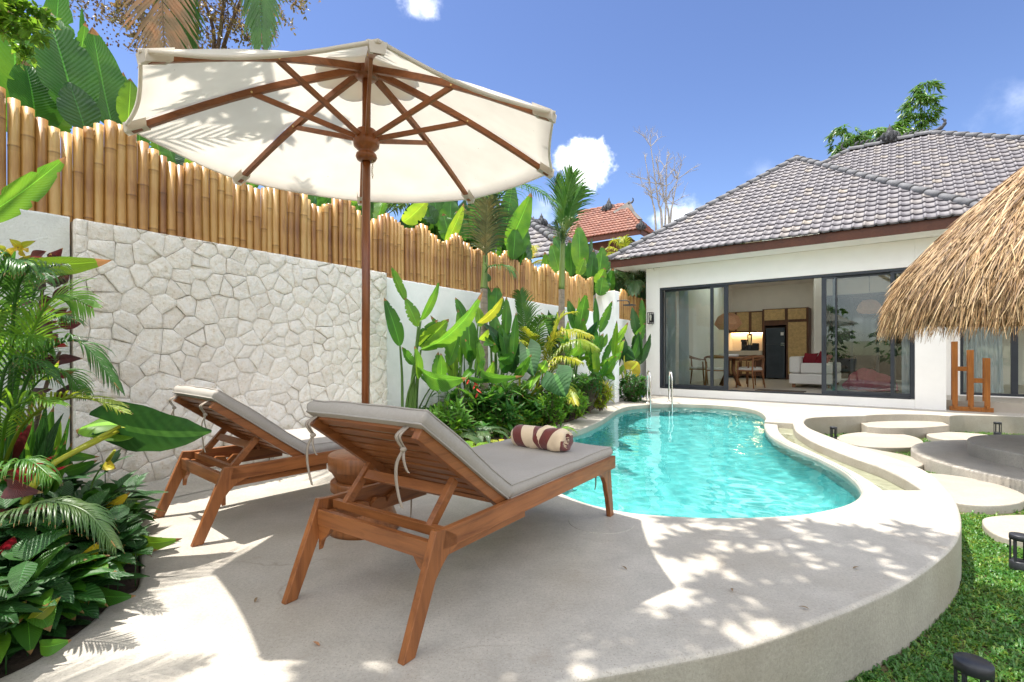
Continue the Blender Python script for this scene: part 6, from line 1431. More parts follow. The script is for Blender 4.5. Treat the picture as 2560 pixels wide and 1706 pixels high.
# ---- plants behind the fence
def banana(label,base,specs,name='banana_plant',grp='banana plants behind the fence',stem=True,fill=None):
    t=plant(name,label,'plant',V((base.x,base.y,0)),grp); r=random.Random(label)
    if fill:
        n,x0,x1,yt0,yt1,yb,Y,w=fill
        for k in range(n):
            x=r.uniform(x0,x1); y=r.uniform(yt0,yt1)+(yb-yt0)*.25*abs(2*(x-x0)/(x1-x0)-1); put_leaf(t,(x+r.uniform(-18,18),yb,Y+r.uniform(0,.5),x+r.uniform(-30,30),y,Y+r.uniform(-.1,.6),w*r.uniform(.6,1.2),r.uniform(-.9,.9),r.uniform(-.04,.10),.35),LM[r.choice(('deep','deep','dark','mid','dark'))],n=14)
    for s,m in specs: put_leaf(t,s,LM[m],n=14)
    if stem: b=MB(); b.tube([V((0,0,-.3)),V((.02,0,base.z*.6)),V((0,0,base.z))],[.11,.09,.06],12); b.build('stem',SM['green'],t)
    return t
Y=3.75
banana('big banana clump with broad dark leaves over the fence at the left edge',at(190,420,Y+.3),[((40,330,Y,30,20,Y-.1,125,.15,.05),'deep'),((195,300,Y-.1,112,20,Y-.15,118,.2,.07),'deep'),((282,320,Y,231,68,Y,98,.15,-.06),'deep'),((118,230,Y+.2,150,-60,Y+.2,70,.3,.03),'deep'),((186,200,Y+.3,214,56,Y+.3,42,.4,.03),'mid'),((318,320,Y,326,196,Y,56,.3,.03),'bright'),((215,330,Y-.2,172,205,Y-.25,82,.1,.05),'dark'),((206,120,Y+.4,204,14,Y+.4,12,.2,0,.7),'deep'),((90,330,Y-.1,60,150,Y-.1,100,.5,.05),'deep'),((300,330,Y+.2,308,180,Y+.2,42,.5,.03),'mid'),((345,420,Y+.3,352,215,Y+.3,40,.2,.03),'deep'),((15,330,Y+.3,-20,120,Y+.3,110,.4,.05),'mid'),((140,345,Y+.1,130,250,Y+.1,60,.3,.03),'mid')])
Y=5.0
banana('dark leaved banana plant showing between the umbrella and the fence',at(430,420,Y),[((440,420,Y,410,345,Y,46,.3,.05),'deep'),((470,420,Y,505,375,Y,40,.4,.05),'bright'),((400,400,Y,385,330,Y,36,.3,.05),'mid'),((560,440,Y,590,405,Y,50,.4,.05),'deep'),((480,430,Y,452,372,Y,50,.2,.05),'dark')],stem=False,fill=(14,380,680,350,430,470,Y,46))
Y=6.4
banana('banana plant just right of the umbrella pole over the fence',at(800,560,Y),[((770,520,Y,742,455,Y,44,.3,.05),'deep'),((800,525,Y,838,470,Y,44,.3,.05),'deep'),((870,500,Y,905,470,Y,36,.4,.05),'mid'),((845,510,Y,860,470,Y,40,.4,.05),'dark'),((720,475,Y,690,445,Y,40,.4,.05),'deep'),((905,505,Y,925,455,Y,26,.3,.05),'deep')],stem=False,fill=(20,690,960,430,500,570,Y,44))
Y=7.2
banana('banana clump with a bright bent leaf over the fence beside the umbrella',at(1080,640,Y),[((1008,556,Y,1071,496,Y-.1,44,.3,.12),'bright'),((1120,590,Y+.2,1128,492,Y+.2,58,.2,.05),'deep'),((1098,570,Y+.3,1080,480,Y+.3,60,.4,.05),'deep'),((1150,600,Y+.1,1142,528,Y+.1,46,.2,.05),'deep'),((1113,610,Y-.1,1160,508,Y-.2,28,.5,.05),'bright'),((1172,560,Y+.3,1186,470,Y+.3,28,.4,.03),'dark'),((1090,560,Y+.2,1050,505,Y+.2,40,.3,.05),'dark'),((1125,605,Y,1108,535,Y,50,.3,.05),'mid'),((1175,600,Y+.3,1160,520,Y+.3,40,.3,.05),'deep'),((1200,600,Y+.2,1196,480,Y+.2,60,.3,.05),'mid')],fill=(30,1000,1240,455,560,640,Y+.5,50))
banana('banana clump with a long pale midrib leaf leaning right behind the near palm',at(1265,690,Y+.6),[((1268,620,Y+.5,1328,482,Y+.3,52,.3,.05),'mid'),((1255,610,Y+.7,1282,452,Y+.7,50,.3,.04),'deep'),((1282,650,Y+.4,1288,568,Y+.4,44,.3,.04),'mid'),((1245,620,Y+.6,1248,530,Y+.6,40,.2,.04),'deep'),((1225,600,Y+.7,1215,520,Y+.7,40,.2,.04),'bright'),((1290,640,Y+.8,1306,540,Y+.8,46,.5,.03),'deep')],fill=(12,1220,1305,490,590,690,Y+1,40))
Y=10.0
banana('banana clump behind the fence left of the villa eaves with pale upright leaves',at(1440,720,Y+.3),[((1450,676,Y,1446,560,Y,44,.15,.05),'mid'),((1400,690,Y,1378,608,Y,40,.2,.05),'mid'),((1475,705,Y+.2,1484,625,Y+.2,30,.2,.04),'deep'),((1444,690,Y-.2,1462,645,Y-.2,26,.2,.04),'bright'),((1428,690,Y+.1,1424,600,Y+.1,36,.3,.04),'deep'),((1497,690,Y+.3,1506,615,Y+.3,36,.3,.04),'mid'),((1410,650,Y+.4,1384,590,Y+.4,34,.4,.05),'deep'),((1470,690,Y+.4,1436,620,Y+.4,36,.4,.05),'deep'),((1490,710,Y+.1,1512,670,Y,30,.3,.05),'bright'),((1500,740,Y,1507,690,Y,36,.2,.03),'mid')],fill=(20,1370,1515,585,660,740,Y+.6,36))
Y=13.2
banana('dark banana clump in the shade behind the short bamboo fence',at(1555,780,Y),[((1545,740,Y,1535,655,Y,40,.2,.05),'dark'),((1570,745,Y,1590,680,Y,38,.3,.05),'deep'),((1600,760,Y,1602,690,Y,34,.2,.05),'dark'),((1528,730,Y,1520,650,Y,38,.3,.05),'deep'),((1556,740,Y+.3,1560,670,Y+.3,46,.3,.05),'dark'),((1585,760,Y-.2,1572,700,Y-.2,36,.3,.05),'deep'),((1560,720,Y+.5,1530,690,Y+.4,50,.6,.05),'dark')],fill=(22,1520,1612,640,720,810,Y+.6,36))
def smallpalm(label,base,cx,cy,Y,n,R,m,grp,seed,name='palm_tree'):
    r=random.Random(seed); t=plant(name,label,'palm',V((base[0],base[1],0)),grp); o=t.location; c=at(cx,cy,Y)-o
    b=MB(); b.tube([V((0,0,-.3)),c*.5+V((.04,0,0)),c],[.1,.08,.06],12); b.build('trunk',SM['bark'],t)
    for k in range(n):
        a=k*2*PI/n+r.uniform(-.3,.3); e=r.uniform(.2,1.1); d=V((math.cos(a)*math.cos(e),math.sin(a)*math.cos(e),math.sin(e))); b=MB(); L_=R*r.uniform(.8,1.1)
        frond(b,[c,c+d*L_*.4,c+d*L_*.75+V((0,0,-.10*L_)),c+d*L_+V((0,0,-.42*L_))],L_*.34,28,ang=.95,droop=.6,w=.022*L_); b.build('frond',LM[m],t,fixn=False)
    return t
smallpalm('green palm behind the fence filling the gap below the umbrella edge',(at(960,600,8.2).x,8.2),955,545,8.2,11,1.25,'palm','palms behind the fence',1)
smallpalm('yellow green palm against the eaves of the villa roof',(at(1570,640,14.5).x,14.5),1572,652,14.5,12,1.15,'palmy','palms behind the fence',2)
smallpalm('shaded palm behind the shower fence beside the villa wall',(at(1590,740,12.8).x,12.8),1588,725,12.8,11,1.2,'palmd','palms behind the fence',3)
smallpalm('pale tufted palm beside the grey neighbouring roof',(at(1318,690,12).x,12),1322,662,12,9,.75,'palmy','palms behind the fence',4)
# tall coconut palm: one browned hanging frond and one green frond under the picture's upper edge
Y=5.6; t=plant('coconut_palm','tall coconut palm whose brown dry frond hangs above the umbrella','palm',V((at(430,300,Y).x,Y+.3,0)),'palms behind the fence'); o=t.location
top=at(455,-200,Y+.2)-o; b=MB(); b.tube([V((0,0,-.3)),V((.05,0,2.5)),top],[.15,.12,.09],14); b.build('trunk',SM['bark'],t)
for pts,ll,n,kw,m in(([(455,-200,Y+.2),(420,-150,Y-.2),(404,-40,Y-.35),(412,130,Y-.3),(430,240,Y-.2)],.62,44,dict(ang=.95,droop=.12,side=V((1,.15,0)),w=.036,t0=.1,vee=.1),'dry'),
  ([(455,-200,Y+.2),(450,-140,Y-.1),(448,-20,Y-.15),(470,110,Y-.1)],.55,34,dict(ang=.8,droop=.12,side=V((1,.1,0)),w=.03,t0=.1,vee=.1),'palm'),
  ([(455,-200,Y+.2),(560,-230,Y),(640,-90,Y),(655,110,Y)],.60,42,dict(ang=.8,droop=.2,side=V((1,.1,0)),w=.03,t0=.15,vee=.1),'palm'),
  ([(455,-200,Y+.2),(330,-300,Y-.1),(180,-260,Y-.3),(60,-100,Y-.4)],.6,36,dict(ang=.9,droop=.7,w=.03),'palm'),
  ([(455,-200,Y+.2),(470,-420,Y-.5),(480,-600,Y-1.2),(520,-620,Y-2)],.6,36,dict(ang=.9,droop=.5,w=.03),'palm'),
  ([(455,-200,Y+.2),(560,-380,Y+.3),(720,-420,Y+.5),(860,-300,Y+.6)],.6,36,dict(ang=.9,droop=.6,w=.03),'palm')):
    b=MB(); frond(b,[at(*p)-o for p in pts],ll,n,**kw); b.build('frond',LM[m],t,fixn=False)
# ---- trees
def twigs(mb,leaves,p,d,L_,r,depth,rng,spread=.55,leafsize=(.05,.02),leafn=3,grav=0,levels=None):
    n=4; pts=[p]; dd=d.copy()
    for k in range(n):
        dd=(dd+V((rng.uniform(-.2,.2),rng.uniform(-.2,.2),rng.uniform(-.15,.15)-grav))).normalized(); pts.append(pts[-1]+dd*L_/n)
    mb.tube(pts,[r*(1-.4*k/n) for k in range(n+1)],5 if r<.02 else 8,cap=False)
    if depth<=1 and leaves is not None:
        for k in range(leafn):
            q=pts[rng.randint(1,n)]; a=V((rng.gauss(0,1),rng.gauss(0,1),rng.gauss(-.2,.8))).normalized(); leaf(leaves,q,q+a*leafsize[0]*rng.uniform(.7,1.3),leafsize[1],V((rng.gauss(0,.5),rng.gauss(0,.5),1)),.0,.2,'obl',3,na=1)
    if depth>0:
        for k in range(rng.choice((2,3,3))):
            a=rng.uniform(0,6.283); s=V((math.cos(a),math.sin(a),rng.uniform(-.3,.5))); twigs(mb,leaves,pts[rng.choice((2,3,4))],(dd+s*spread*1.3).normalized(),L_*rng.uniform(.62,.82),r*.58,depth-1,rng,spread,leafsize,leafn,grav)
r=random.Random(14)
base=V((-4.6,7.2,-.3)); t=plant('tree','twiggy tree with small olive leaves and brown pods in the upper left sky','tree',base); o=t.location
b=MB(); lv=MB(); b.tube([V((0,0,0)),V((.1,-.1,3)),V((.2,-.2,4.6))],[.14,.10,.07],10)
for k,(px,py,Y_) in enumerate(((300,-60,6.8),(400,-30,6.6),(500,-20,6.7),(560,-60,6.6),(240,-90,6.9),(620,-40,6.8),(450,-120,6.5),(350,-120,7))):
    s=V((.2,-.2,4.6)); e=at(px,py,Y_)-o; m_=s.lerp(e,.5)+V((r.uniform(-.2,.2),0,.25)); P=spline([s,m_,e],5,closed=False); b.tube(P,[.035*(1-.6*i/len(P)) for i in range(len(P))],7,cap=False)
    for j in range(5): twigs(b,lv,e,V((r.uniform(-1,1),r.uniform(-.5,.5),r.uniform(-1.1,.3))).normalized(),.42,.011,3,r,.6,(.055,.028),4,.06)
b.build('trunk',SM['wood'],t,fixn=False); lv.build('crown',LM['olive'],t,fixn=False)
bb=MB()
for k in range(420):
    p=at(r.uniform(205,660),r.uniform(-30,128),r.uniform(6.3,7.1))-o; rr=r.uniform(.006,.015); bb.lathe([(0,-rr*1.5),(rr,-rr*.5),(rr,rr*.5),(0,rr*1.5)],5,p,cap=False)
pods=bb.build('pods',mat('brown_pod',(.14,.075,.035),rough=.8,var=.4),t,fixn=False); pods['kind']='stuff'
# leafy climber at the far upper left corner
t=plant('climbing_vine','fresh green small leaved climber hanging in the upper left corner','vine',at(20,70,2.9)); b=MB(); lv=MB()
for k in range(16): twigs(b,lv,at(r.uniform(-60,40),r.uniform(-60,40),2.9)-t.location,V((r.uniform(-.2,1),r.uniform(-.4,.4),r.uniform(-.9,.3))).normalized(),.12,.003,2,r,.5,(.055,.026),5,.08)
b.build('stem',SM['green'],t,fixn=False); lv.build('foliage',LM['bright'],t,fixn=False)
# bare tree behind the roofs
r=random.Random(8); base=at(1655,560,21); t=plant('bare_tree','leafless pale barked tree standing behind the villa roof','tree',V((base.x,base.y,-.3))); o=t.location; b=MB()
for px,tx,ty,rr in((1640,1612,392,.05),(1655,1625,352,.06),(1663,1668,380,.05),(1672,1640,400,.05),(1675,1700,420,.05)):
    P=spline([V((0,0,0)),at(px,575,21)-o,at((px*2+tx)/3,500,21)-o,at(tx,ty,21)-o],7,closed=False); b.tube(P,[rr*(1.3-1.15*i/len(P)) for i in range(len(P))],7,cap=False)
    for k in range(9):
        i=r.randint(len(P)//2,len(P)-2); twigs(b,None,P[i],V((r.uniform(-1,1),r.uniform(-.6,.6),r.uniform(.2,1.2))).normalized(),r.uniform(.32,.6),.018,2,r,.5)
b.build('trunk',SM['pale'],t,fixn=False)
# feathery bamboo behind the villa
def foliage_tree(label,base,clumps,n,m,seed,size=(.42,.075),name='bamboo_tree',grp='bamboo behind the villa roof',down=.9,stemr=.06):
    r=random.Random(seed); t=plant(name,label,'tree',base,grp); o=t.location; b=MB(); s=MB()
    for c,(rx,ry,rz) in clumps:
        c=c-o; s.tube([V((0,0,0)),V((c.x*.5,c.y*.5,c.z*.5)),c+V((0,0,rz*.5))],[stemr,stemr*.7,stemr*.25],7)
        for k in range(n):
            # leaves gathered on drooping sprays
            a=r.uniform(0,6.283); h=r.uniform(-1,1); q=math.sqrt(max(0,1-h*h))*r.uniform(.35,1.0)**.5
            p=c+V((rx*q*math.cos(a),ry*q*math.sin(a),rz*h))
            if noise.noise(p*1.9)<-.12: continue
            for j in range(4):
                d=V((math.cos(a)*.6+r.gauss(0,.4),math.sin(a)*.6+r.gauss(0,.4),-down*r.uniform(.2,1.1))).normalized(); leaf(b,p,p+d*size[0]*r.uniform(.6,1.1),size[1],V((r.gauss(0,.6),r.gauss(0,.6)-.4,1)),.02,.15,'lan',4,na=1)
    s.build('trunk',SM['green'],t,fixn=False); b.build('crown',LM[m],t,fixn=False); return t
def bt(px,py,Y): return at(px,py,Y)
g0=V((bt(2120,400,24).x,24,-.3)); foliage_tree('low bushy bamboo clump at the left end of the villa ridge',g0,[(bt(2110,352,24),(.75,.7,.7)),(bt(2140,372,24),(.7,.6,.6))],210,'bamb',1)
g0=V((bt(2200,400,24.5).x,24.5,-.3)); foliage_tree('middle bamboo clump behind the crown ornament on the ridge',g0,[(bt(2185,350,24.5),(.75,.6,.55)),(bt(2228,338,24.5),(.6,.5,.4))],190,'bamb',2)
g0=V((bt(2300,400,25).x,25,-.3)); foliage_tree('tall bamboo plume rising highest behind the villa ridge',g0,[(bt(2313,238,25),(.62,.6,.65)),(bt(2300,275,25),(.85,.7,.7)),(bt(2288,315,25),(.8,.6,.6)),(bt(2255,325,25),(.5,.5,.45))],190,'bamb',3)
# shade trees whose crowns spread above the deck, out of the picture
def shade_tree(label,base,tipz,blobs,seed,rosettes,leafL=(.17,.055),per=9):
    r=random.Random(seed); t=plant('frangipani_tree',label,'tree',base,'shade trees over the deck'); o=t.location; b=MB(); lv=MB(); fork=V((0,0,tipz*.6)); b.tube([V((0,0,0)),V((.1,.05,tipz*.25)),fork],[.13,.11,.09],10)
    for c,rad,cnt in blobs:
        c=V(c)-o; P=spline([fork,fork.lerp(c,.5)+V((0,0,.5)),c],6,closed=False); b.tube(P,[.05*(1-.6*i/len(P)) for i in range(len(P))],7,cap=False)
        for k in range(cnt):
            e=c+V((r.gauss(0,rad*.5),r.gauss(0,rad*.5),r.gauss(0,.22))); b.tube([c,c.lerp(e,.6)+V((0,0,-.05)),e],[.018,.014,.010],5,cap=False)
            for j in range(per):
                a=j*2*PI/per+r.uniform(-.3,.3); d=V((math.cos(a),math.sin(a),r.uniform(-.1,.5))).normalized(); L_=leafL[0]*r.uniform(.7,1.25); leaf(lv,e,e+d*L_,leafL[1]*r.uniform(.8,1.2),V((0,0,1)),.01,.15,'obl',5,na=1)
    b.build('trunk',SM['wood'],t,fixn=False); lv.build('crown',LM['mid'],t,fixn=False)
shade_tree('frangipani whose crown casts leaf shadows across the front of the deck',V((-.25,-1.3,-.3)),5.6,[((-1.15,1.85,5.0),.55,16),((-.55,2.05,5.3),.5,14),((-.15,2.75,5.2),.55,13),((.35,2.2,5.4),.45,9),((-.6,1.55,5.4),.6,13),((-1.75,1.95,5.0),.42,10),((-1.35,2.05,5.0),.4,7),((-2.15,2.6,5.0),.34,6),((-2.0,3.1,4.9),.3,5),((.25,3.1,5.0),.4,9),((.8,2.85,5.0),.42,11),((.5,2.35,5.1),.42,12),((.05,2.45,5.0),.4,9),((.2,1.5,5.2),.5,10)],5,0)
shade_tree('frangipani shading the right end of the deck and the lawn from off the path',V((3.6,-.6,-.3)),4.8,[((1.35,1.9,4.6),.55,13),((1.0,2.7,4.9),.4,8),((1.7,1.3,4.7),.5,13),((2.3,1.6,4.6),.5,12),((.75,1.5,4.8),.4,9)],6,0)
t=plant('areca_palm','tall areca palm beyond the left edge that throws feathery shade on the deck','palm',V((-3.0,1.2,-.2)),'foreground plants at the left edge'); o=t.location
b=MB(); b.tube([V((0,0,0)),V((.05,0,1.2)),V((.1,.05,2.3))],[.05,.04,.03],10); b.build('trunk',SM['bark'],t)
for pts in([(-2.9,1.25,2.1),(-2.6,1.4,2.75),(-2.1,1.6,2.85),(-1.6,1.75,2.5)],[(-2.9,1.25,2.1),(-2.7,1.25,2.8),(-2.3,1.35,3.0),(-1.7,1.45,2.75)],[(-2.9,1.25,2.1),(-2.8,1.7,2.9),(-2.5,2.3,3.4),(-1.8,3.0,3.7)],[(-2.9,1.25,2.1),(-2.7,1.1,2.8),(-2.2,1.1,2.95),(-1.75,1.2,2.6)],[(-2.9,1.25,2.1),(-3.1,1.8,2.8),(-3.1,2.3,2.95),(-3.0,2.8,2.7)]):
    b=MB(); frond(b,[V(p)-o for p in pts],.34,38,ang=.8,droop=.3,w=.018); b.build('frond',LM['palm'],t,fixn=False)
# trees behind the viewpoint, seen in the villa's glass
for k,(x,y,hh,lab) in enumerate(((-5.2,-1.5,3.2,'bushy garden tree beyond the near end of the wall'),(-3.2,-4.6,3.4,'bushy garden tree mirrored in the sliding doors'),(-.4,-6.2,3.6,'bushy garden tree far behind the viewpoint'),(3.0,-6.0,3.4,'bushy garden tree behind the lawn'))):
    foliage_tree(lab,V((x,y,-.3)),[(V((x,y,hh*.45)),(1.5,1.4,1.1)),(V((x+.4,y+.2,hh*.72)),(1.3,1.2,.9))],170,'deep',60+k,size=(.34,.12),name='garden_tree',grp='garden trees behind the viewpoint',down=.5)
# ---- left foreground planting
b=MB(); pts=[wl(-3,-.02),wl(.9,-.02)]+[p for p in bed_left[::-1]]+[V((-1.9,.6,0)),V((-3.8,.2,0))]
o=slab('planting_bed',[(p.x,p.y) for p in pts],[],-.02,-.4,M['soil'],r=.01); prop(o,kind='structure')
mb_=[wl(2.6,-.03)]+coping+[wl(9.45,-.03)]
o=slab('planting_bed',[(p.x,p.y) for p in mb_],[],.03,-.4,M['soil'],r=.01); prop(o,kind='structure')
Y=2.15
t=plant('areca_palm','feathery areca palm drooping over the left edge in front of the grey wall','palm',V((-2.35,2.2,0)),'foreground plants at the left edge'); o=t.location
for pts,ll,n,kw,m in(
 ([(20,1150,Y),(28,900,Y),(40,740,Y-.05),(75,672,Y-.1),(112,690,Y-.15)],.21,30,dict(ang=.75,droop=.75,w=.0095,t0=.5),'palm'),
 ([(0,1150,Y),(-10,900,Y-.05),(-10,740,Y-.1),(30,655,Y-.12),(68,660,Y-.2)],.22,30,dict(ang=.75,droop=.8,w=.0095,t0=.5),'palm'),
 ([(20,1160,Y),(45,950,Y),(95,800,Y),(150,738,Y),(232,770,Y-.05)],.19,32,dict(ang=.95,droop=.25,side=V((.35,.3,.85)),w=.0105,t0=.42,vee=0),'mid'),
 ([(20,1160,Y),(50,1000,Y-.05),(105,890,Y-.1),(200,855,Y-.1),(298,975,Y-.15)],.16,36,dict(ang=.8,droop=.55,w=.009,t0=.38),'palm'),
 ([(10,1160,Y),(60,1060,Y-.1),(150,1000,Y-.15),(235,1000,Y-.15),(308,1032,Y-.2)],.15,28,dict(ang=.7,droop=.2,w=.008,t0=.3),'palmy'),
 ([(0,1160,Y),(20,1040,Y-.2),(80,1000,Y-.2),(140,1010,Y-.25)],.17,22,dict(ang=.8,droop=.3,w=.009,t0=.3),'bright'),
 ([(10,1160,Y),(40,920,Y+.1),(90,820,Y+.15),(130,790,Y+.15),(190,800,Y+.1)],.18,28,dict(ang=.8,droop=.5,w=.009,t0=.42),'palm'),
 ([(20,1160,Y),(35,1000,Y+.15),(60,860,Y+.2),(100,690,Y+.2),(160,660,Y+.15)],.17,28,dict(ang=.8,droop=.5,w=.009,t0=.42),'palmd'),
 ([(10,1160,Y),(40,1060,Y+.1),(90,960,Y+.15),(160,930,Y+.15),(215,990,Y+.1)],.16,28,dict(ang=.8,droop=.5,w=.009,t0=.35),'mid'),
 ([(-10,1160,Y),(0,980,Y-.1),(30,900,Y-.12),(90,905,Y-.15),(150,960,Y-.15)],.15,26,dict(ang=.8,droop=.5,w=.008,t0=.35),'palm'),
 ([(-30,1160,Y),(-30,1000,Y),(10,870,Y),(70,840,Y-.05),(120,880,Y-.1)],.18,26,dict(ang=.8,droop=.6,w=.009,t0=.4),'mid')):
    b=MB(); frond(b,[at(*p)-o for p in pts],ll,n,**kw); b.build('frond',LM[m],t,fixn=False)
Y=1.85
t=plant('areca_palm','low areca palm with a grey green frond bowing over the deck edge','palm',V((-1.95,1.75,0)),'foreground plants at the left edge'); o=t.location
for pts,ll,n,kw,m in(
 ([(-80,1380,Y),(0,1300,Y-.05),(110,1258,Y-.1),(215,1280,Y-.12),(290,1370,Y-.15)],.155,46,dict(ang=.95,droop=.55,w=.0085,t0=.2),'palmd'),
 ([(-80,1330,Y),(-20,1210,Y),(60,1150,Y-.05),(130,1195,Y-.1)],.15,26,dict(ang=.9,droop=.7,w=.008,t0=.3),'palm')):
    b=MB(); frond(b,[at(*p)-o for p in pts],ll,n,**kw); b.build('frond',LM[m],t,fixn=False)
Y=2.0
t=plant('banana_plant','young banana leaf thrust up across the bamboo from the left edge','plant',V((-2.3,1.9,0)),'foreground plants at the left edge')
put_leaf(t,(-70,560,Y,165,392,Y+.15,62,.45,.05,.3),LM['mid'],n=16); put_leaf(t,(60,660,2.55,280,651,2.6,46,.5,.05,.35),LM['tipped'],n=16); put_leaf(t,(50,668,2.57,270,656,2.63,34,-.4,.02,.3),LM['mid'],n=14)
stems(t,[[(-100,1300,Y),(-110,800,Y),(-70,560,Y)],[(-60,1300,2.4),(-20,900,2.5),(60,660,2.55)]],.018)
t=plant('spider_lily','strappy green leaves filling the gap under the areca fronds by the grey wall','plant',V((-2.45,2.45,0)),'foreground plants at the left edge')
for k in range(46):
    x=VR.uniform(-30,190); y=VR.uniform(1000,1190); put_leaf(t,(x*.6+20,1230,2.45,x,y,2.45+VR.uniform(-.2,.15),VR.uniform(14,30),VR.uniform(-.8,.8),VR.uniform(-.05,.15)),LM[VR.choice(('deep','mid','dark','deep'))],'lan',8)
aloc('huge dark elephant ear leaf held on a long yellow stalk before the stone wall',V((-2.15,2.05,0)),[((300,1066,2.35,528,1082,2.5,118,.75,.03),[(60,1260,2.05),(120,1170,2.1)],'aloc'),((330,1062,2.45,190,1075,2.4,70,1.0,.02),[(60,1260,2.05),(120,1170,2.1),(240,1105,2.25)],'bright')],'foreground plants at the left edge')
# cordyline and croton
Y=2.2; t=plant('cordyline','red and pink cordyline among the green plants at the left edge','plant',V((-2.25,2.1,0)),'foreground plants at the left edge')
for s,m in(((15,1185,Y,145,1136,Y-.05,22,.3,.1),'red'),((10,1200,Y-.05,182,1160,Y-.1,18,.4,.1),'red'),((20,1215,Y-.1,108,1232,Y-.15,48,.2,.2),'maroon'),((0,1160,Y,48,1062,Y,44,.4,.05),'red'),((30,1275,Y-.1,148,1256,Y-.1,18,.4,.1),'red'),((0,1280,Y-.1,90,1270,Y-.2,24,.5,.05),'maroon'),((-20,1200,Y,82,1050,Y,26,.5,.05),'maroon'),((5,1400,1.85,36,1340,1.85,34,.3,-.1),'red')): put_leaf(t,s,LM[m],'lan')
t=plant('dracaena','fresh green dracaena leaves against the grey wall behind the areca fronds','plant',V((-2.7,2.6,0)),'foreground plants at the left edge')
for k in range(34):
    x,y=VR.uniform(-30,100),VR.uniform(650,1020); a=VR.uniform(-2.0,.2); L_=VR.uniform(45,90); put_leaf(t,(x,y,2.6,x+L_*math.cos(a),y+L_*math.sin(a)*.9,2.6+VR.uniform(-.2,.1),VR.uniform(14,26),VR.uniform(-.8,.8),.08),LM[VR.choice(('mid','deep','bright','deep'))],'lan',7)
stems(t,[[(30,1150,2.65),(40,900,2.62),(45,720,2.6)]],.014,SM['wood'])
t=plant('croton','dark maroon croton in front of the grey plaster wall','plant',V((-2.6,2.75,0)),'foreground plants at the left edge')
for k in range(52):
    x,y=VR.uniform(35,150),VR.uniform(640,1010); a=VR.uniform(-.8,1.2); L_=VR.uniform(35,62); put_leaf(t,(x,y,2.75,x+L_*math.cos(a),y+L_*math.sin(a)*.8-8,2.75+VR.uniform(-.2,.1),VR.uniform(17,30),VR.uniform(-.8,.8),.06),LM['maroon' if VR.random()<.75 else 'red'],'lan',6)
stems(t,[[(70,1100,2.8),(90,850,2.78),(110,700,2.75)],[(80,1100,2.8),(120,950,2.78),(150,880,2.75)]],.012,SM['wood'])
for k in range(12):
    x,y=VR.uniform(0,70),VR.uniform(612,660); put_leaf(t,(x,y,2.75,x+VR.uniform(-30,45),y-VR.uniform(5,30),2.7,VR.uniform(10,20),VR.uniform(-.6,.6),.05),LM['yellow'],'lan',6)
def rosette(label,base,n,L_,w,mats,seed,name='peace_lily',tilt=(.15,1.0),grp='foreground plants at the left edge',shape='lan',stalk=.5):
    r=random.Random(seed); t=plant(name,label,'plant',base,grp)
    for k in range(n):
        a=r.uniform(0,6.283); e=r.uniform(*tilt); d=V((math.cos(a)*math.cos(e),math.sin(a)*math.cos(e),math.sin(e))); s=L_*r.uniform(.7,1.15)
        p=d*s*stalk+V((0,0,.06)); q=p+(d+V((0,0,-r.uniform(.3,.9)))).normalized()*s; b=MB()
        leaf(b,p,q,w*r.uniform(.75,1.2),V((-d.x*.5,-d.y*.5,1)),.09*s,.22,shape,12,seed=k+seed*7,wavy=.07); b.tube([V((0,0,0)),p*.6+V((0,0,.03)),p],[.005,.0045,.004],6); b.build('leaf',LM[r.choice(mats)],t,fixn=False)
    return t
P_=[(60,1545,1.75,'dark glossy peace lily lowest in the left corner'),(110,1455,1.86,'dark peace lily clump at the deck curve under the bowing frond'),(205,1410,2.05,'peace lily clump with big ribbed leaves beside the deck notch'),(30,1440,1.9,'peace lily deep in the shade at the left edge'),(165,1330,2.25,'peace lily clump standing below the elephant ear leaf'),(120,1350,2.1,'peace lily half hidden behind the low areca frond'),(-30,1640,1.62,'peace lily cut by the bottom left corner'),(225,1245,2.6,'peace lily at the foot of the grey wall'),(120,1230,2.5,'leafy peace lily behind the red cordyline'),(165,1500,1.93,'low peace lily with leaves lying on the curved deck edge'),(75,1560,1.78,'broad leaved peace lily at the lower curve of the deck'),(30,1560,1.72,'peace lily behind the lowest one in the left corner')]
for k,(x,y,Y,lab) in enumerate(P_):
    p=at(x,y,Y); p.z=max(-.02,min(.05,p.z)); rosette(lab,p,20,.175 if Y<2.3 else .22,.10,['dark','dark','deep','mid'] if k%3 else ['dark','deep','mid','bright','mid'],40+k)
t=plant('peace_lily','bright yellow green leaves and a spathe catching the sun at the deck edge','plant',gp(300,1330,0)+V((-.05,.0,0)),'foreground plants at the left edge')
for s,m in(((235,1292,2.4,326,1230,2.4,34,.3,.06),'yellow'),((345,1340,2.3,456,1346,2.25,40,.5,.22),'bright'),((300,1350,2.3,395,1375,2.2,34,.6,.15),'mid'),((185,1438,1.95,248,1352,1.95,44,.2,.05),'yellow'),((300,1330,2.3,350,1300,2.3,26,.3,.1),'dark'),((70,1555,1.6,152,1492,1.65,30,.4,.08),'yellow'),((5,1555,1.6,68,1500,1.62,40,.2,.15),'yellow'),((215,1250,2.6,322,1205,2.6,46,.4,.12),'deep'),((225,1262,2.6,270,1212,2.6,50,.2,.1),'deep'),((160,1180,2.7,245,1150,2.7,30,.3,.1),'deep'),((150,1130,2.8,250,1142,2.8,26,.4,.12),'deep'),((240,1480,1.95,340,1490,1.9,44,.4,.15),'deep'),((100,1615,1.6,180,1600,1.6,40,.4,.15),'mid')): put_leaf(t,s,LM[m],'lan')
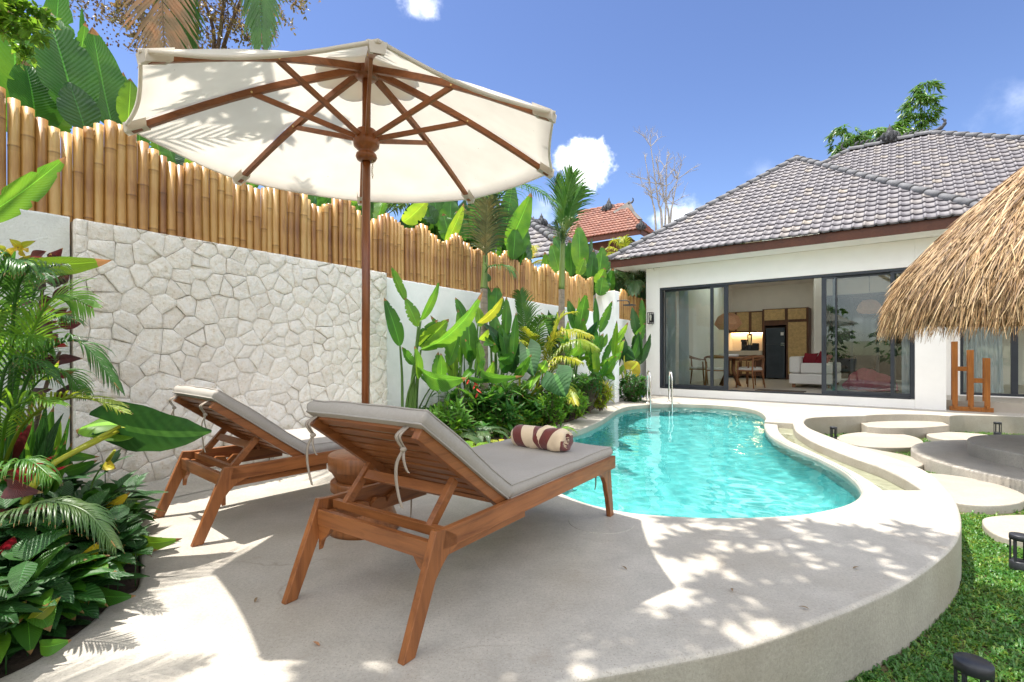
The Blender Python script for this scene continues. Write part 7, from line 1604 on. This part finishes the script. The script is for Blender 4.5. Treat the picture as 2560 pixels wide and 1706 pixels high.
put_leaf(t,(262,1158,2.6,290,1172,2.55,26,.2,.1),LM['yellow'],'obl'); stems(t,[[(222,1290,2.55),(230,1210,2.6),(262,1158,2.6)],[(120,1640,1.75),(140,1540,1.9),(185,1438,1.95)]],.006)
b=MB(); b.tube([at(270,1152,2.58)-t.location,at(287,1126,2.56)-t.location],[.012,.006],8); b.build('spadix',SM['yellow'],t)
for k,(x,y) in enumerate(((700,1203),(1180,1300),(1560,1420),(2010,1520),(790,1610),(1830,1475),(2140,1420),(640,1500))):
    b=MB(); a=VR.uniform(0,6.28); d=V((math.cos(a),math.sin(a),.1))*.018; leaf(b,-d,d,.011,V((0,0,1)),.004,.3,'lan',5); o=b.build('fallen_leaf',LM['dry'],loc=gp(x,y,.006),fixn=False); prop(o,'small dry fallen leaf lying on the pale deck','leaf',group='dry leaves fallen on the deck')
# ---- undergrowth of the long bed, grass
GV=random.Random(31)
def cover(name,poly,n,L_,w,m,h=(.03,.18),bias=None,zb=.03,lv=7,shape='lan'):
    xs=[p.x for p in poly]; ys=[p.y for p in poly]; b=MB(); k=0; tries=0
    while k<n and tries<n*40:
        tries+=1; x=GV.uniform(min(xs),max(xs)); y=GV.uniform(min(ys),max(ys))
        if not inside((x,y),poly) or (bias and not bias(x,y)): continue
        k+=1; hh=GV.uniform(*h); c=V((x,y,zb+hh))
        for j in range(lv):
            a=GV.uniform(0,6.283); e=GV.uniform(-.1,.9); d=V((math.cos(a)*math.cos(e),math.sin(a)*math.cos(e),math.sin(e))); q=c+d*L_*GV.uniform(.6,1.2)+V((0,0,-.2*L_)); leaf(b,c,q,w*GV.uniform(.7,1.2),V((0,0,1)),.05*L_,.15,shape,4,na=1)
        b.tube([V((x,y,zb-.02)),c],.003,4,cap=False)
    return prop(b.build(name,m,fixn=False),kind='stuff')
bedp=mb_
def edge_d(x,y): return min((V((x,y,0))-p).length for p in coping[4:])
cover('ground_cover',bedp,420,.15,.05,LM['deep'],(.04,.30))
def near_wall(x,y): return .1<(V((x,y,0))-W0).dot(WN)<.75 and (V((x,y,0))-W0).dot(WD)>3.3
cover('ground_cover',bedp,110,.30,.065,LM['deep'],(.10,.50),near_wall,lv=6)
cover('ground_cover',bedp,70,.34,.040,LM['palm'],(.10,.55),near_wall,lv=9)
cover('ground_cover',bedp,50,.26,.055,LM['mid'],(.10,.45),near_wall,lv=6)
cover('ground_cover',bedp,420,.13,.042,LM['mid'],(.03,.26))
cover('ground_cover',bedp,330,.11,.032,LM['bright'],(.03,.15),lambda x,y: edge_d(x,y)<.5)
cover('ground_cover',bedp,130,.10,.028,LM['yellow'],(.03,.16),lambda x,y: edge_d(x,y)<.45)
lb=[V((-3.6,.3,0)),V((-1.75,1.0,0))]+bed_left[4:]+[wl(.6,.25),wl(-2.5,.05)]
cover('ground_cover',lb,420,.17,.07,LM['dark'],(.03,.34),zb=-.02)
# fern and shrub individuals in the bed
def shrub(label,px,py,Y,n,rad,m,seed,size=(.09,.035),cat='plant',name='shrub',grp='small plants in the bed'):
    r=random.Random(seed); g=at(px,py,Y); base=V((g.x,g.y,.03)); t=plant(name,label,cat,base,grp); b=MB(); s=MB(); cz=max(.12,g.z-.03)
    for k in range(n):
        d=V((r.gauss(0,1),r.gauss(0,1),r.gauss(0,.9))).normalized()*rad*r.uniform(.4,1.0)**.6; p=V((0,0,cz*.85))+d*.8
        s.tube([V((0,0,0)),V((d.x*.3,d.y*.3,p.z*.5)),p],.003,4,cap=False)
        for j in range(6): a=V((r.gauss(0,1),r.gauss(0,1),r.gauss(.2,.7))).normalized(); leaf(b,p,p+a*size[0]*r.uniform(.7,1.3),size[1],V((0,-.3,1)),.01,.15,'lan',4,na=1)
    b.build('foliage',LM[m],t,fixn=False); s.build('stem',SM['wood'],t,fixn=False)
shrub('small leaved dark shrub in front of the white wall right of the golden palm',1475,945,8.0,60,.30,'deep',1,(.07,.03))
shrub('yellow green shrub at the pool edge near the far end of the bed',1500,985,8.2,44,.22,'yellow',2)
shrub('dense green shrub at the villa corner under the yellow leaf',1580,970,10.3,120,.42,'deep',3,(.10,.045))
shrub('bushy dark shrub below the near palm trunk',1240,1020,5.9,90,.30,'deep',4,(.13,.04))
shrub('dark bush between the two elephant ear stalks',1380,1010,6.6,80,.30,'mid',5,(.10,.03))
shrub('bright low shrub in front of the golden palm',1440,1005,7.2,60,.25,'bright',6,(.09,.03))
shrub('dark leafy bush at the left end of the long bed',1120,1050,5.2,80,.26,'mid',7,(.14,.035))
shrub('bromeliad like shrub with orange touches by the pier',1505,975,8.3,40,.22,'yellow',8,(.14,.02))
def fern(label,px,py,Y,L_,n,m,seed):
    g=at(px,py,Y); t=plant('fern',label,'fern',V((g.x,g.y,.04)),'ferns along the pool coping'); r=random.Random(seed)
    for k in range(n):
        a=r.uniform(0,6.283); d=V((math.cos(a),math.sin(a),0)); b=MB(); frond(b,[V((0,0,0)),d*L_*.35+V((0,0,L_*.5)),d*L_*.75+V((0,0,L_*.5)),d*L_+V((0,0,L_*.28))],L_*.16,22,ang=1.2,droop=.15,w=.016,t0=.15,vee=.1); b.build('frond',LM[m],t,fixn=False)
fern('yellow fern close to the striped towel',1330,1052,5.0,.26,9,'yellow',1); fern('bright fern at the coping left of the pool',1395,1040,5.6,.22,9,'bright',2); fern('small bright fern behind the near lounger cushion',1170,1080,4.4,.28,10,'bright',3); fern('dark fern under the near palm',1200,1060,5.0,.36,12,'palmd',4); fern('dark spiky fern at the left end of the bed',1130,1055,4.7,.34,12,'palmd',5); fern('light fern beside the coping curve',1255,1072,4.7,.22,9,'yellow',6)
# lawn
lawn_poly=[V((x,y,0)) for x,y in((-.6,.2),(9,.2),(11,7.6),(2.5,8.6),(1.0,3.0))]
M['lawn']=mat('lawn_soil',(.075,.125,.03),rough=.95,var=.5,scale=18,detail=8,col2=(.16,.12,.06),bump=.02,bscale=40)
hole=None
lw=[p for p in dedupe(rim,.02)]
def lawn_ok(x,y): return not inside((x,y),OUT)
OUT=[(p.x,p.y) for p in outer]
lo_=[gp(1380,1712)+V((-.35,-.05,0))]+[p+V((-.03,.03,0)) for p in rim]+step+[p for p in rim2]+[V((13,5,0)),V((13,-3,0)),V((-2,-3,0)),V((-1.4,.6,0)),V((-.5,1.0,0))]
o=slab('lawn',[(p.x,p.y) for p in dedupe(lo_,.03)],[],LZ-.008,-.42,M['lawn'],r=.004); prop(o,kind='structure')
def grass(name,n,xr,yr,L_,w,m,dens,seed):
    r=random.Random(seed); b=MB(); k=0
    for _ in range(n):
        x,y=r.uniform(*xr),r.uniform(*yr)
        if abs(x)/max(.1,y)>1.75 or not lawn_ok(x,y) or noise.noise(V((x*2.3,y*2.3,4)))<dens-.25*r.random(): continue
        for j in range(3):
            a=r.uniform(0,6.283); e=r.uniform(.1,1.1); d=V((math.cos(a)*math.cos(e),math.sin(a)*math.cos(e),math.sin(e))); p=V((x+r.uniform(-.012,.012),y+r.uniform(-.012,.012),LZ-.006)); s=d.cross(V((0,0,1))).normalized(); l_=L_*r.uniform(.6,1.25); ww=w*r.uniform(.7,1.2)
            m1=p+d*l_*.55; q=p+d*l_+V((0,0,-.35*l_)); i=[b.vert(v) for v in(p-s*ww*.3,p+s*ww*.3,m1+s*ww*.5,m1-s*ww*.5,q)]
            b.face((i[0],i[1],i[2],i[3]),((0.2,0),(.8,0),(1,.5),(0,.5)),True); b.face((i[3],i[2],i[4]),((0,.5),(1,.5),(.5,1)),True)
    return prop(b.build(name,m,fixn=False),kind='stuff')
LM['grass']=leafmat('broad_grass',(.050,.19,.022),vein=(.05,.2,.02),trans=.25,veins=1); LM['grass2']=leafmat('light_grass',(.16,.31,.04),vein=(.15,.3,.04),trans=.3,veins=1)
grass('grass',40000,(.4,4.2),(.5,3.9),.042,.0085,LM['grass'],-.55,1); grass('grass',12000,(.4,4.2),(.5,3.9),.040,.0085,LM['grass2'],-.35,2)
grass('grass',14000,(2.2,9),(3.2,9),.05,.012,LM['grass'],-.45,3); grass('grass',7000,(2.2,9),(3.2,9),.05,.012,LM['grass2'],-.3,4)
# ================================================================ light, sky, camera
SC=bpy.context.scene
SUN=V((-.24,.06,1)).normalized()
el=math.asin(SUN.z); az=math.atan2(SUN.x,SUN.y)
l=bpy.data.lights.new('sun','SUN'); l.energy=SUN_E; l.angle=math.radians(.55); l.color=(1,.955,.88)
l.cycles.is_caustics_light=True; lo=bpy.data.objects.new('sun',l); C.objects.link(lo); lo.rotation_euler=SUN.to_track_quat('Z','Y').to_euler(); lo.location=(0,0,30)
w=bpy.data.worlds.new('World'); SC.world=w; w.use_nodes=True; nt=w.node_tree; N=nt.nodes; L=nt.links; N.clear()
out=N.new('ShaderNodeOutputWorld'); bg=N.new('ShaderNodeBackground'); bg.inputs['Strength'].default_value=SKY_E
sky=N.new('ShaderNodeTexSky'); sky.sky_type='NISHITA'; sky.sun_disc=False; sky.sun_elevation=el; sky.sun_rotation=az; sky.air_density=1.0; sky.dust_density=.35; sky.ozone_density=2.2
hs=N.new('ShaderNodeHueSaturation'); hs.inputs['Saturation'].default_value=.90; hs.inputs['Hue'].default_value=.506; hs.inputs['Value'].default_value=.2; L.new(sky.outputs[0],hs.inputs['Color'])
# clouds: puffs of noise kept to a few directions
tc=N.new('ShaderNodeTexCoord'); nz=N.new('ShaderNodeTexNoise'); nz.inputs['Scale'].default_value=16; nz.inputs['Detail'].default_value=9; nz.inputs['Roughness'].default_value=.58; L.new(tc.outputs['Generated'],nz.inputs[0])
def vdir(px,py): return V(((px-1280)/FP,1,-(py-EYE)/FP)).normalized()
acc=None
def wm(op,a,b=None,c=None):
    x=N.new('ShaderNodeMath'); x.operation=op
    for i,q in enumerate((a,b,c)):
        if q is None: continue
        if isinstance(q,(int,float)): x.inputs[i].default_value=q
        else: L.new(q,x.inputs[i])
    return x.outputs[0]
for px,py,rad,sx_,amt in((1462,405,.066,1.25,1.0),(1425,392,.042,1.5,.8),(1048,8,.030,2.2,.5),(1700,560,.05,1.8,.45),(1915,425,.03,2.2,.12),(2550,245,.05,1.8,.16),(1340,530,.07,2.2,.16),(1490,565,.06,2.4,.16)):
    d=vdir(px,py); r=V((0,0,1)); ax=d.cross(r).normalized(); ay=ax.cross(d)
    def dot(v):
        x=N.new('ShaderNodeVectorMath'); x.operation='DOT_PRODUCT'; L.new(tc.outputs['Generated'],x.inputs[0]); x.inputs[1].default_value=v; return x.outputs['Value']
    a=wm('DIVIDE',dot(ax),rad*sx_*.72); b_=wm('DIVIDE',dot(ay),rad*.9)
    q=wm('SUBTRACT',1,wm('SQRT',wm('ADD',wm('MULTIPLY',a,a),wm('MULTIPLY',b_,b_))))
    front=wm('GREATER_THAN',dot(d),0)
    v=wm('MULTIPLY',wm('MULTIPLY_ADD',wm('SUBTRACT',nz.outputs[0],.5),2.6,q),amt)
    v=wm('MULTIPLY',wm('MAXIMUM',v,0),front); acc=v if acc is None else wm('MAXIMUM',acc,v)
# broken white cloud added overhead and behind, out of view, as fill light
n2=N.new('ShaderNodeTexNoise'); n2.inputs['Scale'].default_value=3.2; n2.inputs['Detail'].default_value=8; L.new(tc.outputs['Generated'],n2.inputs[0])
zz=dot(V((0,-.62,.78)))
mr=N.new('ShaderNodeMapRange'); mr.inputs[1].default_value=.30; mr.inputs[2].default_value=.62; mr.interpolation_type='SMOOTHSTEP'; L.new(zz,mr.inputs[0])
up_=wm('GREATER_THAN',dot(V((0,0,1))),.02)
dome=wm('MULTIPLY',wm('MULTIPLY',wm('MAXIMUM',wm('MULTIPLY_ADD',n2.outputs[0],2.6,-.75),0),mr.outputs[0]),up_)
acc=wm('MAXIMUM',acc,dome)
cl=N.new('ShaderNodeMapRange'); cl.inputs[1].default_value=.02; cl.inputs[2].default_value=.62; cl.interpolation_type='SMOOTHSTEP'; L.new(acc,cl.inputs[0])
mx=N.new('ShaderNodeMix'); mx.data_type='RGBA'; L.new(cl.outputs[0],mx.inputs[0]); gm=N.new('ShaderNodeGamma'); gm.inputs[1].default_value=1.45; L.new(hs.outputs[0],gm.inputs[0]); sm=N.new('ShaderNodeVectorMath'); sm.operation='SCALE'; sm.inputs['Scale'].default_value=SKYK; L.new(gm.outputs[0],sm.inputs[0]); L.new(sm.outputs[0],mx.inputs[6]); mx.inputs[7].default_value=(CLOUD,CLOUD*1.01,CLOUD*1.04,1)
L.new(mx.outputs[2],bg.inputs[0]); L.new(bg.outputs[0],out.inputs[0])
cam=bpy.data.cameras.new('camera'); co=bpy.data.objects.new('camera',cam); C.objects.link(co); co.location=(0,0,1); co.rotation_euler=(PI/2,0,0)
cam.sensor_fit='HORIZONTAL'; cam.sensor_width=36; cam.lens=36*FP/2560; cam.shift_x=0; cam.shift_y=(EYE-853)/2560; cam.clip_start=.05; cam.clip_end=2000
SC.camera=co
SC.view_settings.view_transform='Standard'; SC.view_settings.look='None'; SC.view_settings.exposure=EXPO; SC.view_settings.gamma=1; SC.view_settings.use_curve_mapping=False
SC.cycles.max_bounces=12; SC.cycles.diffuse_bounces=5; SC.cycles.glossy_bounces=4; SC.cycles.transmission_bounces=8; SC.cycles.transparent_max_bounces=12
SC.cycles.sample_clamp_indirect=6; SC.cycles.use_denoising=True
SC.cycles.caustics_refractive=True; SC.cycles.caustics_reflective=False
